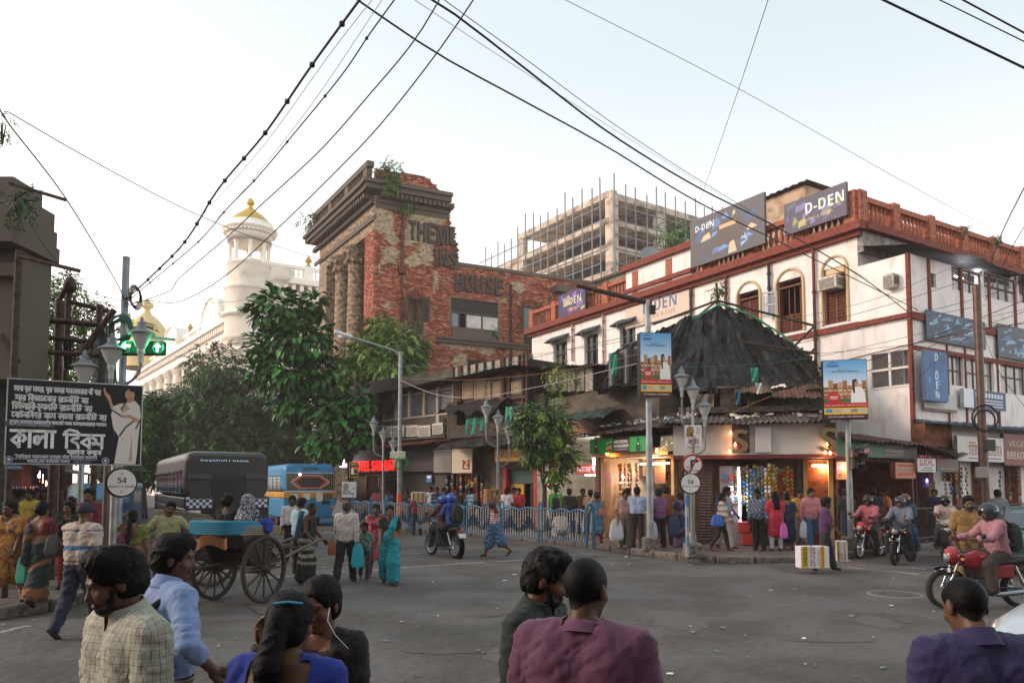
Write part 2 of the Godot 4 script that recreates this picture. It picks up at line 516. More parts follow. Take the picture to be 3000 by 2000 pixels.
func ground_and_kerbs()->void:
	var asp:=M("asphalt","#767370",.82,{"tex":"patch","ts":.13,"det":"asphalt","ds":3.0,"nrm":"n_fine","nk":.5,"spec":.35})
	var mb:=MB.new()
	mb.quad(V(-450,0,60),V(450,0,60),V(450,0,-600),V(-450,0,-600))
	var road:=ground(mb,"road",asp)
	var pav:=M("pavement","#756a5e",.9,{"tex":"grunge","ts":.5,"det":"asphalt","ds":2.0,"nrm":"n_rough","nk":.6})
	var kst:=M("kerb_stone","#8c857e",.9,{"tex":"stain","ts":.8,"det":"grain","ds":4.0,"nrm":"n_rough","nk":.6})
	var line:=[V(-46,0,-100),G(700,1196),G(780,1205),G(950,1222),G(1180,1240),G(1350,1257),G(1500,1278),G(1580,1288),G(1680,1293),G(1830,1292),G(1950,1282),G(2100,1263),G(2300,1238),V(45,0,-42)]
	pave("pavement",line,[V(60,0,-60),V(40,0,-120)],pav,kst)
	var ll:=[G(-700,1440),G(-150,1433),G(0,1424),G(110,1403),G(200,1378),G(252,1350),G(290,1305),G(312,1265),G(262,1178),V(-80,0,-110)]
	pave("pavement",ll,[V(-110,0,-100),V(-60,0,-5),V(-30,0,-8)],pav,kst)
	var wh:=M("road_paint","#b8b5ae",.7,{"tex":"stain","ts":1.2})
	for l in [[[[622,1290],[770,1281],[1057,1265],[1194,1258]],.10],[[[600,1328],[793,1314],[904,1305],[1034,1296],[1180,1287],[1255,1282],[1322,1281]],.13],[[[1333,1270],[1389,1274]],.1],[[[1360,1283],[1480,1281]],.1],[[[1948,1303],[2060,1313],[2166,1326],[2330,1348]],.14],[[[2060,1300],[2130,1308]],.12],[[[-40,1462],[64,1437]],.16],[[[480,1310],[620,1290]],.1]]:
		var pts:=[]
		for q in l[0]:pts.append(G(q[0],q[1]))
		ground(stripe(pts,l[1],.12),"painted_line",wh,road)
	var tar:=M("tar","#2c2a29",.7)
	for l in [[[1150,1500],[1215,1507],[1290,1515],[1330,1519]],[[930,1498],[1000,1503],[1080,1500],[1150,1500]],[[556,1388],[600,1413],[650,1438]],[[575,1411],[645,1407]],[[1800,1470],[1900,1476],[2010,1474]],[[690,1467],[745,1480],[800,1484]],[[1095,1421],[1175,1409]]]:
		var st:=MB.new()
		for k in l.size()-1:
			var a:=G(l[k][0],l[k][1]);var b:=G(l[k+1][0],l[k+1][1])
			for s in 6:
				var p:=a.lerp(b,s/6.0)+V(R(-.03,.03),.004,R(-.03,.03))*V(1,1,1);var q:=a.lerp(b,(s+1)/6.0)+V(0,.004,0)
				var x:=(q-p).normalized().cross(UP)*R(.008,.02)
				st.quad(p-x,p+x,q+x,q-x)
		ground(st,"crack",tar,road)
	var seam:=M("repair_patch","#6a6764",.85,{"tex":"asphalt","ts":2.0,"nrm":"n_fine"})
	for l in [[1100,1495,1300,1515],[1480,1420,1640,1440],[1950,1420,2080,1436],[860,1385,1000,1400]]:
		var st:=MB.new()
		var q:=PackedVector2Array()
		var c:=G((l[0]+l[2])/2.0,(l[1]+l[3])/2.0);var w:=(G(l[2],l[3])-G(l[0],l[1])).abs()/2
		for k in 22:q.append(Vector2(c.x+cos(TAU*k/22)*w.x*R(.7,1.1),-c.z+sin(TAU*k/22)*(w.z+.3)*R(.7,1.1)))
		st.xf=Transform3D(Basis(Vector3.RIGHT,-PI/2),V(0,.003,0))
		st.prism(q,0,0)
		ground(st,"repair_patch",seam,road)
	var mc:=G(2057,1365)
	var mt:=thing("manhole_cover","round manhole cover with a pale rim set in the road","manhole",mc)
	var rim:=MB.new();rim.lathe([[.47,.0],[.46,.014],[.415,.014],[.41,.002]],40,mc)
	part(rim,"rim",M("manhole_rim","#8b8780",.7,{"tex":"stain","ts":2.0}),mt)
	var lid:=MB.new();lid.lathe([[.41,.006],[.2,.009],[.0,.009]],40,mc)
	for a in 10:lid.box(mc+V(cos(TAU*a/10)*.25,.010,sin(TAU*a/10)*.25),V(.05,.008,.05))
	part(lid,"lid",M("manhole_lid","#5a5550",.75,{"tex":"stain","ts":2.0}),mt)
	var li:=MB.new()
	for k in 190:
		var u:=R(0,2352);var v:=R(1265,1560)
		if k%3==0:u=R(1250,2000);v=R(1268,1300)
		var p:=G(u,v)
		var s:=R(.01,.035)*(1.0+p.length()*.03)
		var tone:Color=[lin("#cfcac2"),lin("#a89f92"),lin("#8f8a80"),lin("#8a7a6a"),lin("#d9d6d0"),lin("#5d7f8a")][rng.randi()%6]
		li.col=tone
		var b:=Basis(UP,R(0,TAU))*Basis(Vector3.RIGHT,R(-.3,.3))
		p.y=.012+s*.18
		li.quad(p+b*V(-s,0,s*.6),p+b*V(s,0,s*.5),p+b*V(s*.9,s*.2,-s*.6),p+b*V(-s*.8,s*.1,-s*.5))
	solo(li,"litter",M("litter","#ffffff",.8),"scraps of paper and plastic scattered on the road","litter",Vector3.ZERO,"","stuff")
# ---- far buildings
func baluster_row(mb:MB,a:Vector3,b:Vector3,h:float,step:float,r:float,sides:=6)->void:
	var n:=maxi(1,int(a.distance_to(b)/step))
	for k in n:
		mb.lathe([[r*.9,0],[r*.9,h*.08],[r*.45,h*.14],[r,h*.36],[r*.8,h*.52],[r*.4,h*.75],[r*.42,h*.86],[r*.85,h*.92],[r*.85,h]],sides,a.lerp(b,(k+.5)/n))
func urn(called:String,at:Vector3,s:float,m:Material,parent:Node3D)->void:
	var mb:=MB.new()
	mb.lathe([[.5*s,0],[.5*s,.3*s],[.25*s,.4*s],[.2*s,.6*s],[.55*s,.9*s],[.6*s,1.2*s],[.35*s,1.45*s],[.38*s,1.55*s],[.12*s,1.75*s],[.14*s,1.9*s],[0,2.1*s]],10,at)
	part(mb,called,m,parent)
func column(mb:MB,at:Vector3,h:float,r:float,sides:=14)->void:
	mb.lathe([[r*1.4,0],[r*1.4,r*.35],[r*1.25,r*.5],[r*1.28,r*.75],[r*1.02,r*.95],[r,r*1.1],[r*1.0,h*.4],[r*.86,h-r*2.6],[r*.98,h-r*2.5],[r*.88,h-r*2.4],[r*.95,h-r*1.8],[r*1.25,h-r*.9],[r*1.15,h-r*.85],[r*1.55,h-r*.3],[r*1.6,h]],sides,at)
	for k in 8:
		var a:=TAU*k/8
		for row in 2:
			var q:=at+V(cos(a+row*.39),0,sin(a+row*.39))*r*(1.15+row*.28)+UP*(h-r*(1.75-row*.85))
			mb.ball(q,V(r*.24,r*.4,r*.24),3)
func arch_panel(mb:MB,s:float,y0:float,w:float,h:float,z:float)->void:
	var q:=PackedVector2Array([Vector2(s-w/2,y0),Vector2(s+w/2,y0)])
	for k in 9:q.append(Vector2(s+cos(PI*k/8)*w/2,y0+h-w/2+sin(PI*k/8)*w/2))
	mb.prism(q,z,z)
func arch_trim(mb:MB,s:float,y0:float,w:float,h:float,z:float,t:float)->void:
	var pts:=[V(s+w/2,y0,z)]
	for k in 11:pts.append(V(s+cos(PI*k/10)*w/2,y0+h-w/2+sin(PI*k/10)*w/2,z))
	pts.append(V(s-w/2,y0,z))
	mb.tube(pts,t,5)
func far_buildings()->void:
	var cream:=M("cream_stucco","#f0e4d2",.75,{"tex":"soft","ts":.05,"det":"light_grunge","ds":.06})
	var trim:=M("cream_trim","#f4ecdf",.7)
	var gold:=M("gilding","#c9a53e",.35,{"metal":.55})
	var dark:=M("dark_glass","#2a2c2c",.3)
	var c0:=P(572,1111,90);c0.y=0
	var lend:=P(322,1111,143);lend.y=0
	var rend:=c0+RD*40
	var t:=thing("palace","long cream building with gilded domes and corner turret beyond the trees","building",c0)
	var fl:=Face.new(lend,c0)
	var ll:=lend.distance_to(c0)
	var hl:=23.3
	var w:=MB.new();w.xf=fl.xf()
	var holes:=[]
	var bays:=11
	for k in bays:
		var s:=(k+.5)*ll/bays
		holes+=[Rect2(s-1.0,2.0,2.0,4.2),Rect2(s-.95,8.2,1.9,4.4),Rect2(s-.9,15.0,1.8,4.4)]
	w.wall(ll,hl,holes,.5,false)
	var fr:=Face.new(c0,rend)
	var w2:=MB.new();w2.xf=fr.xf()
	var holes2:=[]
	for k in 4:
		for y in [3.0,9.0,15.5]:holes2.append(Rect2(4.5+k*4.6,y,2.0,4.0))
	w2.wall(40,27.5,holes2,.5,false)
	part(w,"wall",cream,t);part(w2,"wall",cream,t)
	var back:=MB.new()
	var bk:=[lend,c0,rend,rend+SD*70,lend+RD*40]
	for k in [1,2,3]:
		var a:Vector3=bk[k+1 if k<4 else 0];var b:Vector3=bk[k]
		if k==1:continue
		back.quad(b,a,a+UP*23,b+UP*23)
	for k in range(1,4):back.tri(bk[0]+UP*23,bk[k]+UP*23,bk[k+1]+UP*23)
	part(back,"roof",cream,t)
	for hset in [[fl,holes],[fr,holes2]]:
		for r in hset[1]:
			var g:=MB.new();g.xf=hset[0].xf()
			g.quad(V(r.position.x,r.position.y,-.45),V(r.end.x,r.position.y,-.45),V(r.end.x,r.end.y,-.45),V(r.position.x,r.end.y,-.45))
			var win:=part(g,"window",dark,t)
			var tr:=MB.new();tr.xf=hset[0].xf()
			arch_trim(tr,r.get_center().x,r.position.y,r.size.x,r.size.y+.5,.05,.16)
			tr.span(V(r.position.x-.3,r.position.y-.35,0),V(r.end.x+.3,r.position.y,.35))
			tr.span(V(r.get_center().x-.05,r.position.y,-.4),V(r.get_center().x+.05,r.end.y,-.3))
			part(tr,"frame",trim,win)
	for k in bays+1:
		var cm:=MB.new()
		for e in [-.55,.55]:column(cm,fl.p(clampf(k*ll/bays+e,.6,ll-.6),7.0,.75),13.6,.45,10)
		cm.xf=fl.xf();cm.span(V(k*ll/bays-1.3,0,0),V(k*ll/bays+1.3,7.0,1.4))
		part(cm,"column",trim,t)
	for f in [[fl,ll,hl],[fr,40.0,27.5]]:
		var cn:=MB.new();cn.xf=f[0].xf()
		var hh:float=f[2];var le:float=f[1]
		cn.span(V(-.3,hh-2.6,.003),V(le+.3,hh-1.5,1.1))
		cn.span(V(-.8,hh-.6,.003),V(le+.8,hh,1.9));cn.span(V(-.6,hh,.003),V(le+.6,hh+.3,1.5))
		var nb:=int(le/1.0)
		for k in nb:cn.span(V(k*le/nb+.3,hh-1.4,.003),V(k*le/nb+.75,hh-.61,1.6))
		part(cn,"cornice",trim,t)
		var pr:=MB.new();pr.xf=f[0].xf(0,0,.2)
		pr.span(V(0,hh+1.7,-.3),V(le,hh+2.1,.3));pr.span(V(0,hh+.3,-.3),V(le,hh+.6,.3))
		var np:=int(le/6.0)
		for k in np+1:pr.span(V(k*le/np-.6,hh+.3,-.35),V(k*le/np+.6,hh+2.2,.35))
		part(pr,"parapet",trim,t)
		var bl:=MB.new()
		baluster_row(bl,f[0].p(.2,hh+.6,.2),f[0].p(le-.2,hh+.6,.2),1.1,.55,.2,5)
		meta(part(bl,"baluster",trim,t),"row of cream parapet balusters","","","stuff")
		for k in [1,2,4,6,8]:
			if k<=np:urn("urn",f[0].p(k*le/np,hh+2.2,.2),.75,M("old_gold","#b79a58",.5,{"metal":.3}),t)
	for sp in [.42,.78]:
		var pd:=MB.new();pd.xf=fl.xf(ll*sp,hl+.3,0)
		var q:=PackedVector2Array([Vector2(-4.5,0),Vector2(4.5,0)])
		for k in 13:q.append(Vector2(cos(PI*k/12)*4.2,1.0+sin(PI*k/12)*3.0))
		pd.prism(q,-1.2,1.3)
		pd.tube(range(13).map(func(k):return V(cos(PI*k/12)*4.3,1.0+sin(PI*k/12)*3.1,1.2)),.35,6)
		part(pd,"pediment",trim,t)
	var tc:=c0+V(-.4,0,.6)
	var bow:=MB.new();bow.lathe([[2.6,0],[2.6,26.6],[3.1,27.0],[3.3,27.6],[2.5,27.7],[2.5,28.9]],32,fr.p(2.7,0,-1.0))
	part(bow,"bow_front",cream,t)
	var tu:=MB.new()
	tu.lathe([[2.75,0],[2.75,19],[3.0,19.2],[3.0,19.6],[2.7,19.8],[2.7,25.2],[2.95,25.4],[2.95,25.8],[2.6,26.0],[2.6,28.4],[2.7,28.5],[2.7,28.8],[0,28.8]],28,tc)
	part(tu,"turret",cream,t)
	for y in [8.0,13.0,17.5,22.0]:var rg:=MB.new();rg.lathe([[2.7,0],[3.1,.2],[3.15,.5],[2.7,.7]],28,tc+UP*y);part(rg,"string_course",trim,t)
	for k in 7:var pz:=MB.new();var a:=-.4+k*.55;column(pz,tc+V(cos(a)*2.85,9.0,sin(a)*2.85),8.4,.28,8);part(pz,"pilaster",trim,t)
	for k in 8:
		var cm:=MB.new();var a:=TAU*(k+.5)/8
		cm.lathe([[.34,0],[.34,.25],[.26,.4],[.25,1.8],[.22,2.2],[.34,2.35],[.36,2.5]],10,tc+V(cos(a)*2.25,28.8,sin(a)*2.25))
		part(cm,"lantern_column",trim,t)
	var lc:=MB.new()
	lc.lathe([[0,31.29],[2.6,31.3],[2.6,32.3],[2.8,32.4],[3.3,32.9],[3.3,33.15],[2.75,33.3],[2.7,33.9],[0,33.9]],28,tc)
	for k in 40:lc.box(tc+V(cos(TAU*k/40)*2.95,32.6,sin(TAU*k/40)*2.95),V(.24,.3,.24),Basis(UP,-TAU*k/40))
	part(lc,"lantern_cornice",trim,t)
	var dm:=MB.new()
	dm.lathe([[2.55,33.8],[2.62,34.5],[2.5,35.2],[2.2,35.9],[1.6,36.5],[.9,37.0],[.35,37.5],[.2,37.7],[.45,37.95],[.5,38.2],[.35,38.5],[.1,38.7],[.0,38.95]],28,tc+Vector3.DOWN*1.55)
	var dome:=part(dm,"dome",gold,t)
	var t2:=P(325,1111,141);t2.y=0
	var d2:=MB.new()
	d2.lathe([[4.4,24],[4.4,26.5],[4.7,26.7],[4.5,27.2],[4.4,29.0],[3.9,31.0],[3.0,32.6],[1.9,33.8],[.9,34.6],[.6,35.2],[.5,35.6],[1.1,36.0],[1.15,36.5],[.6,37.0],[.1,37.6],[.05,39.0],[0,39.0]],24,t2)
	part(d2,"dome",M("dull_gilding","#cdb67a",.5,{"metal":.2}),t)
	var gb:=thing("grey_block","plain grey walled building behind the white house's left end","building",P(1480,1111,47)*V(1,0,1))
	var gf:=Face.new(P(1375,1111,52)*V(1,0,1),P(1600,1111,44)*V(1,0,1));var gw:=MB.new();gw.xf=gf.xf();gw.span(V(0,0,-4),V(11.5,FP(gf,1490,606).y,0));part(gw,"wall",M("grey_render","#a89c90",.9,{"tex":"grunge","ts":.15}),gb)
	var gc:=MB.new();gc.xf=gf.xf();gc.span(V(-.2,FP(gf,1490,606).y,-4.2),V(11.7,FP(gf,1490,600).y,.3));part(gc,"coping",M("sooty_stone","#5d554c",.95),gb)
	var ds:=MB.new();ds.lathe([[0,.0],[.3,.04],[.6,.16],[.62,.17]],18,P(1495,590,40),Basis(V(1,0,0),1.1));ds.tube([P(1495,590,40),P(1495,625,40)],.04,6);solo(ds,"satellite_dish",M("dish_grey","#7d8084",.5),"grey satellite dish on the roof left of the big billboard","satellite dish",P(1495,625,40))
	var con:=M("raw_concrete","#d6c6b6",.9,{"tex":"grunge","ts":.08})
	var k0:=P(1402,1111,100);k0.y=0
	var fld:=V(-.56,0,-.83).normalized()
	var frd:=V(.83,0,-.56).normalized()
	var el:=k0+fld*62
	var er:=k0+frd*30
	var tt:=thing("concrete_frame_building","unfinished concrete tower block wrapped in pole scaffolding","building",k0)
	var gl:=Face.new(el,k0);var gr:=Face.new(k0,er)
	var top:=42.4
	var fh:=3.7
	var cols_l:=[.0,12.0,19.5,24.0,28.5,33.0,36.5,40.0,61.4]
	for lv in 11:
		var sl:=MB.new()
		var hh:=top-lv*fh
		var a0:=40.0 if lv==0 else (33.0 if lv==1 else (18.0 if lv==2 else .0))
		sl.xf=gl.xf();sl.span(V(a0,hh-.9,-1.0),V(62.0,hh,.1))
		sl.xf=gr.xf();sl.span(V(-.1,hh-.9,-1.0),V(30,hh,.1))
		sl.xf=ID3
		sl.quad(gl.p(a0,hh-.3),k0+UP*(hh-.3),er+UP*(hh-.3),gl.p(a0,hh-.3)+frd*30)
		part(sl,"floor_slab",con,tt)
	for s in cols_l:
		var cm:=MB.new();cm.xf=gl.xf()
		var hh:=top if s>=40 else (top-fh if s>30 else (top-2*fh if s>15 else top-3*fh+.4))
		cm.span(V(s,0,-.9),V(s+(3.6 if s>30 and s<39 else 1.5),hh-.1,.003))
		part(cm,"pillar",con,tt)
	for s in [.3,9.5,21.0,28.5]:
		var cm:=MB.new();cm.xf=gr.xf();cm.span(V(s,0,-.9),V(s+1.6,top-.1,.003));part(cm,"pillar",con,tt)
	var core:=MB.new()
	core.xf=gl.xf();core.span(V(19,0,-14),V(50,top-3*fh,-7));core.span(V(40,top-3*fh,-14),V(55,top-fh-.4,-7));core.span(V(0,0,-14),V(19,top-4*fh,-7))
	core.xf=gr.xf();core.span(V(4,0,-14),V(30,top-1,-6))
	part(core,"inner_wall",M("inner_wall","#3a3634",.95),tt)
	var sc:=MB.new()
	for f in [[gl,62.0,31],[gr,30.0,15]]:
		for k in f[2]+1:
			var s:float=f[1]*k/f[2]
			var hh:=top+1.0
			if f[0]==gl:hh=top+1.0 if s>40 else (top-fh+2.6 if s>30 else (top-2*fh+3.0 if s>18 else top-3*fh+5.0))
			sc.tube([f[0].p(s,10,1.3+R(-.1,.1)),f[0].p(s+R(-.2,.2),hh+R(-.8,1.2),1.3)],.1,4,false)
		for y in range(12,42,2):
			var s0:=.0
			if f[0]==gl:s0=40.0 if y>top-fh+2 else (30.0 if y>top-2*fh+3 else (.0))
			sc.tube([f[0].p(s0,y,1.3),f[0].p(f[1],y+R(-.2,.2),1.3)],.1,4,false)
	for k in 30:
		var s:=R(1,40)
		var q:=gl.p([2.0,13.0,20.2,25.0][k%4]+R(-.7,.7),0,R(-2,0))
		q.y=top-fh*(3 if k%4==0 else 2)
		sc.tube([q,q+V(R(-.2,.2),R(3.0,6.5),0)],.05,4,false)
	meta(part(sc,"scaffolding",M("scaffold_pole","#747c82",.7),tt),"grid of scaffolding poles","","","stuff")
# ---- the ruined brick insurance house
func brick_fill(parent:Node3D,f:Face,poly:PackedVector2Array,holes:Array,blobs:Array,near:Vector2)->void:
	var bm:=M("brick","#ffffff",.92,{"tex":"stain","ts":.35,"det":"grain","ds":3.0})
	var pm:=M("old_plaster","#cdbb9c",.95,{"tex":"stain","ts":.3,"det":"grain","ds":2.0})
	var fn:=FastNoiseLite.new();fn.seed=5;fn.frequency=.55;fn.fractal_octaves=4
	var lo:=poly[0];var hi:=poly[0]
	for q in poly:lo=lo.min(q);hi=hi.max(q)
	var mass:=MB.new();mass.xf=f.xf()
	var pl:=MB.new();pl.xf=f.xf()
	var tones:=["#9a5038","#a85c43","#b4674d","#8a4a38","#b97c66","#985848","#bd8a72","#7a483a"]
	var own:=[]
	var by:=.105;var bx:=.30
	var row:=0
	var y:=lo.y
	while y<hi.y:
		var x:=lo.x-(bx/2 if row%2 else .0)
		while x<hi.x:
			var m:=Vector2(x+bx/2,y+by/2)
			if Geometry2D.is_point_in_polygon(m,poly):
				var hit:=false
				for r in holes:
					if r.grow_individual(.1,.02,.1,.02).has_point(m):hit=true;break
				if not hit:
					var b:=-.42+.35*fn.get_noise_2d(m.x*.5+40,m.y*.5)
					for q in blobs:b=maxf(b,1.0-Vector2((m.x-q[0])/q[2],(m.y-q[1])/q[3]).length())
					if b+fn.get_noise_2d(m.x,m.y)*.9>.12:
						pl.quad(V(x,y,.075),V(x+bx,y,.075),V(x+bx,y+by,.075),V(x,y+by,.075))
						pl.quad(V(x,y,.02),V(x+bx,y,.02),V(x+bx,y,.075),V(x,y,.075))
						pl.quad(V(x+bx,y,.075),V(x+bx,y,.02),V(x+bx,y+by,.02),V(x+bx,y+by,.075))
					elif rng.randf()>.012:
						var z:=.04+R(-.012,.014)
						var tone:=rng.randi()%8
						own.append([m,z,tone])
			x+=bx
		y+=by;row+=1
	own.sort_custom(func(a,b):return a[0].distance_squared_to(near)<b[0].distance_squared_to(near))
	var kinds:=[]
	for k in 8:
		var one:=MB.new();one.hue(tones[k],1.55);one.box(Vector3.ZERO,V(bx-.022,by-.02,.09));kinds.append(one.mesh())
	for k in own.size():
		var q=own[k]
		if k<150:
			var o:=MeshInstance3D.new()
			o.mesh=kinds[q[2]];o.material_override=bm;o.name="brick"
			parent.add_child(o,true)
			o.transform=Transform3D(f.basis(),f.p(q[0].x,q[0].y,q[1]-.02)-base[parent].origin)
		else:
			mass.hue(tones[q[2]],R(1.3,1.8))
			var a:=Vector2(q[0].x-bx/2+.011,q[0].y-by/2+.01);var e:=a+Vector2(bx-.022,by-.02);var z:float=q[1]
			mass.quad(V(a.x,a.y,z),V(e.x,a.y,z),V(e.x,e.y,z),V(a.x,e.y,z))
			mass.quad(V(a.x,e.y,z),V(e.x,e.y,z),V(e.x,e.y,0),V(a.x,e.y,0))
			mass.quad(V(a.x,a.y,0),V(e.x,a.y,0),V(e.x,a.y,z),V(a.x,a.y,z))
			mass.quad(V(e.x,a.y,z),V(e.x,a.y,0),V(e.x,e.y,0),V(e.x,e.y,z))
			mass.quad(V(a.x,a.y,0),V(a.x,a.y,z),V(a.x,e.y,z),V(a.x,e.y,0))
	meta(part(mass,"brickwork",bm,parent),"weathered red brick courses","","","stuff")
	meta(part(pl,"plaster",pm,parent),"flaking plaster left on the brick","","","stuff")
func shutter_leaf(mb:MB,t:Transform3D,w:float,h:float)->void:
	var keep:=mb.xf
	mb.xf=keep*t
	mb.span(V(0,0,-.02),V(.07,h,.02));mb.span(V(w-.07,0,-.02),V(w,h,.02))
	for y in [.0,h/2-.04,h-.08]:mb.span(V(.07,y,-.02),V(w-.07,y+.08,.02))
	var n:=int(h/.09)
	for k in n:mb.box(V(w/2,.1+(h-.2)*k/n,0),V(w-.14,.06,.012),Basis(Vector3.RIGHT,.7))
	mb.xf=keep
func brick_house()->void:
	var K:=P(855,1111,50);K.y=0
	var dr:=V(.896,0,-.444)
	var dl:=V(-.535,0,-.845)
	var E:=K+dr*26.0
	var L:=K+dl*12.3
	var fr:=Face.new(K,E);var fl:=Face.new(L,K)
	var t:=thing("brick_house","ruined red brick building with a broken corner tower and columns","building",K)
	var mort:=M("mortar","#95806f",.95,{"tex":"stain","ts":.5})
	var ston:=M("weathered_stone","#b09c86",.9,{"tex":"stain","ts":.25,"det":"grunge","ds":.4,"nrm":"n_rough"})
	var soot:=M("sooty_stone","#5d554c",.95,{"tex":"stain","ts":.3,"nrm":"n_rough"})
	var grey:=M("grey_shutter","#57544c",.85,{"tex":"wood","ts":V(3,.4,3)})
	var pix:=[[855,440],[1033,470],[1032,520],[1042,528],[1043,560],[1050,585],[1051,610],[1200,628],[1420,655],[1420,900],[855,900]]
	var poly:=PackedVector2Array()
	for q in pix:poly.append(FP(fr,q[0],q[1]))
	for k in range(1,7):poly[k]+=Vector2(R(-.1,.1),0)
	poly[0].x=.0;poly[10]=Vector2(0,.0);poly[9].y=.0
	poly[9].x=26.0;poly[8].x=26.0
	var holes:=[FR(fr,935,682,973,768),FR(fr,1036,689,1144,757),FR(fr,1202,703,1238,797),FR(fr,1073,826,1109,856)]
	var bk:=MB.new();bk.xf=fr.xf()
	bk.wall(poly[1].x,poly[0].y,holes,.5)
	bk.xf=fr.xf(poly[1].x,0,0)
	var h2:Array=[]
	for r in holes:h2.append(Rect2(r.position-Vector2(poly[1].x,0),r.size))
	bk.wall(26.0-poly[1].x,poly[7].y,h2,.5)
	bk.xf=ID3
	var top:=poly[0].y
	var low:=poly[7].y
	var B1:=K+dr*poly[1].x
	for s in [[B1,B1+dl*12.3,top],[B1+dl*12.3,L,top],[E,E+dl*20,low],[E+dl*20,B1+dl*20,low]]:
		bk.quad(s[0],s[1],s[1]+UP*s[2],s[0]+UP*s[2])
	bk.quad(K+UP*(top-.1),B1+UP*(top-.1),B1+dl*12.3+UP*(top-.1),L+UP*(top-.1))
	bk.quad(B1+UP*(low-.4),E+UP*(low-.4),E+dl*20+UP*(low-.4),B1+dl*20+UP*(low-.4))
	part(bk,"wall",mort,t)
	var bl:=[]
	for q in [[880,510,26,26],[895,545,20,14],[960,535,40,42],[985,500,50,10],[900,590,22,22],[945,600,28,22],[985,585,14,24],[1000,640,4,40],[1100,795,70,14],[1045,720,8,40],[1085,770,45,14],[1190,660,18,10],[890,700,8,12],[1060,830,30,20],[865,470,14,12]]:
		var a:=FP(fr,q[0],q[1]);var e:=FP(fr,q[0]+q[2],q[1]-q[3])
		bl.append([a.x,a.y,absf(e.x-a.x),absf(e.y-a.y)])
	brick_fill(t,fr,poly,holes,bl,FP(fr,950,620))
	var ed:=MB.new();ed.xf=fr.xf()
	for k in 46:
		var v:=455.0+k*3.4
		var q:=FP(fr,1030.0+(0 if v<520 else (10 if v<560 else 19))+R(-3,4),v)
		if q.y<low:break
		ed.hue(["#9a5038","#a85c43","#8a4a38","#5f4a3d"][k%4])
		ed.box(V(q.x-.15,q.y,-.2),V(R(.25,.6),.1,.5))
	part(ed,"broken_edge",M("brick","#ffffff"),t)
	var pp:=PackedVector2Array()
	for q in [[855,440],[862,388],[920,396],[986,409],[992,420],[1000,424],[1006,434],[1014,440],[1018,450],[1024,466]]:pp.append(FP(fr,q[0],q[1]))
	pp[0].x=.0;pp[1].x=.0
	var par:=MB.new();par.xf=fr.xf();par.prism(pp,-.5,-.02)
	par.xf=fl.xf();par.span(V(0,top,-.6),V(11.8,pp[1].y,-.15))
	part(par,"parapet",mort,t)
	brick_fill(t,Face.new(K+fr.n*-.02,E+fr.n*-.02),pp,[],[],Vector2(2,top+2))
	var co:=MB.new()
	co.xf=fr.xf()
	var cl:float=poly[1].x
	for s in [[-1.1,.12,.35],[-.75,.25,.3],[-.1,.95,.35],[.25,1.15,.25]]:
		co.span(V(-s[1] if s[1]>.5 else .0,top+s[0],.08),V(cl+R(-.25,.1),top+s[0]+s[2],s[1]))
	for k in 16:co.span(V(.2+k*cl/16,top-.45,.08),V(.45+k*cl/16,top-.11,.75))
	co.xf=fl.xf()
	for s in [[-1.9,.14,.3],[-.75,.3,.3],[-.1,.95,.35],[.25,1.15,.25]]:
		co.span(V(-1.0,top+s[0],.0),V(12.3,top+s[0]+s[2],s[1]))
	for k in 26:co.span(V(.1+k*.47,top-.45,.0),V(.35+k*.47,top-.11,.8))
	part(co,"cornice",soot,t)
	var bal:=MB.new()
	baluster_row(bal,fl.p(.3,top+.5,.35),fl.p(11.2,top+.5,.35),1.3,.42,.17,6)
	bal.xf=fl.xf();bal.span(V(0,top+1.8,.1),V(12.2,top+2.2,.6))
	for k in 4:bal.span(V(k*3.75,top+.5,.15),V(k*3.75+.7,top+1.8,.55))
	part(bal,"balustrade",soot,t)
	var cf:=MB.new();cf.xf=fl.xf()
	var ent:=top-2.6
	var hh:Array=[]
	for k in 3:hh+=[Rect2(2.6+k*2.75,8.2,1.5,4.6),Rect2(2.6+k*2.75,14.2,1.5,3.6)]
	cf.span(V(0,0,-1.2),V(1.9,ent,0));cf.span(V(10.5,0,-1.2),V(12.3,ent,0))
	cf.span(V(0,ent,-1.2),V(12.3,top,0));cf.span(V(1.9,0,-1.2),V(10.5,5.6,.2))
	cf.xf=fl.xf(1.9,0,-1.2)
	var h3:Array=[]
	for r in hh:h3.append(Rect2(r.position-Vector2(1.9,0),r.size))
	cf.wall(8.6,ent,h3,.4)
	part(cf,"column_front",ston,t)
	brick_fill(t,Face.new(fl.p(10.5,0,0),K),PackedVector2Array([Vector2(0,4),Vector2(1.75,4),Vector2(1.75,ent),Vector2(0,ent)]),[],[],Vector2(1,15))
	for r in hh:
		var ar:=MB.new();ar.xf=fl.xf(0,0,-1.15)
		arch_trim(ar,r.get_center().x,r.position.y,r.size.x+.3,r.size.y+.75,.1,.13)
		arch_trim(ar,r.get_center().x,r.position.y,r.size.x+.8,r.size.y+1.0,.05,.1)
		ar.span(V(r.position.x-.35,r.position.y-.3,0),V(r.end.x+.35,r.position.y-.02,.35))
		part(ar,"window_moulding",ston,t)
		var sh:=MB.new();sh.xf=fl.xf(0,0,-1.45)
		shutter_leaf(sh,Transform3D(Basis(UP,-.5),V(r.position.x,r.position.y,0)),r.size.x/2,r.size.y)
		part(sh,"shutter",grey,t)
	for s in [4.75,7.6]:
		var cm:=MB.new()
		column(cm,fl.p(s,7.6,-.35),ent-7.6,.62,20)
		cm.xf=fl.xf();cm.span(V(s-.95,5.6,-1.1),V(s+.95,7.2,.55));cm.span(V(s-1.1,7.2,-1.15),V(s+1.1,7.6,.7))
		part(cm,"column",ston,t)
	var w1:Rect2=holes[0]
	var f1:=MB.new();f1.xf=fr.xf()
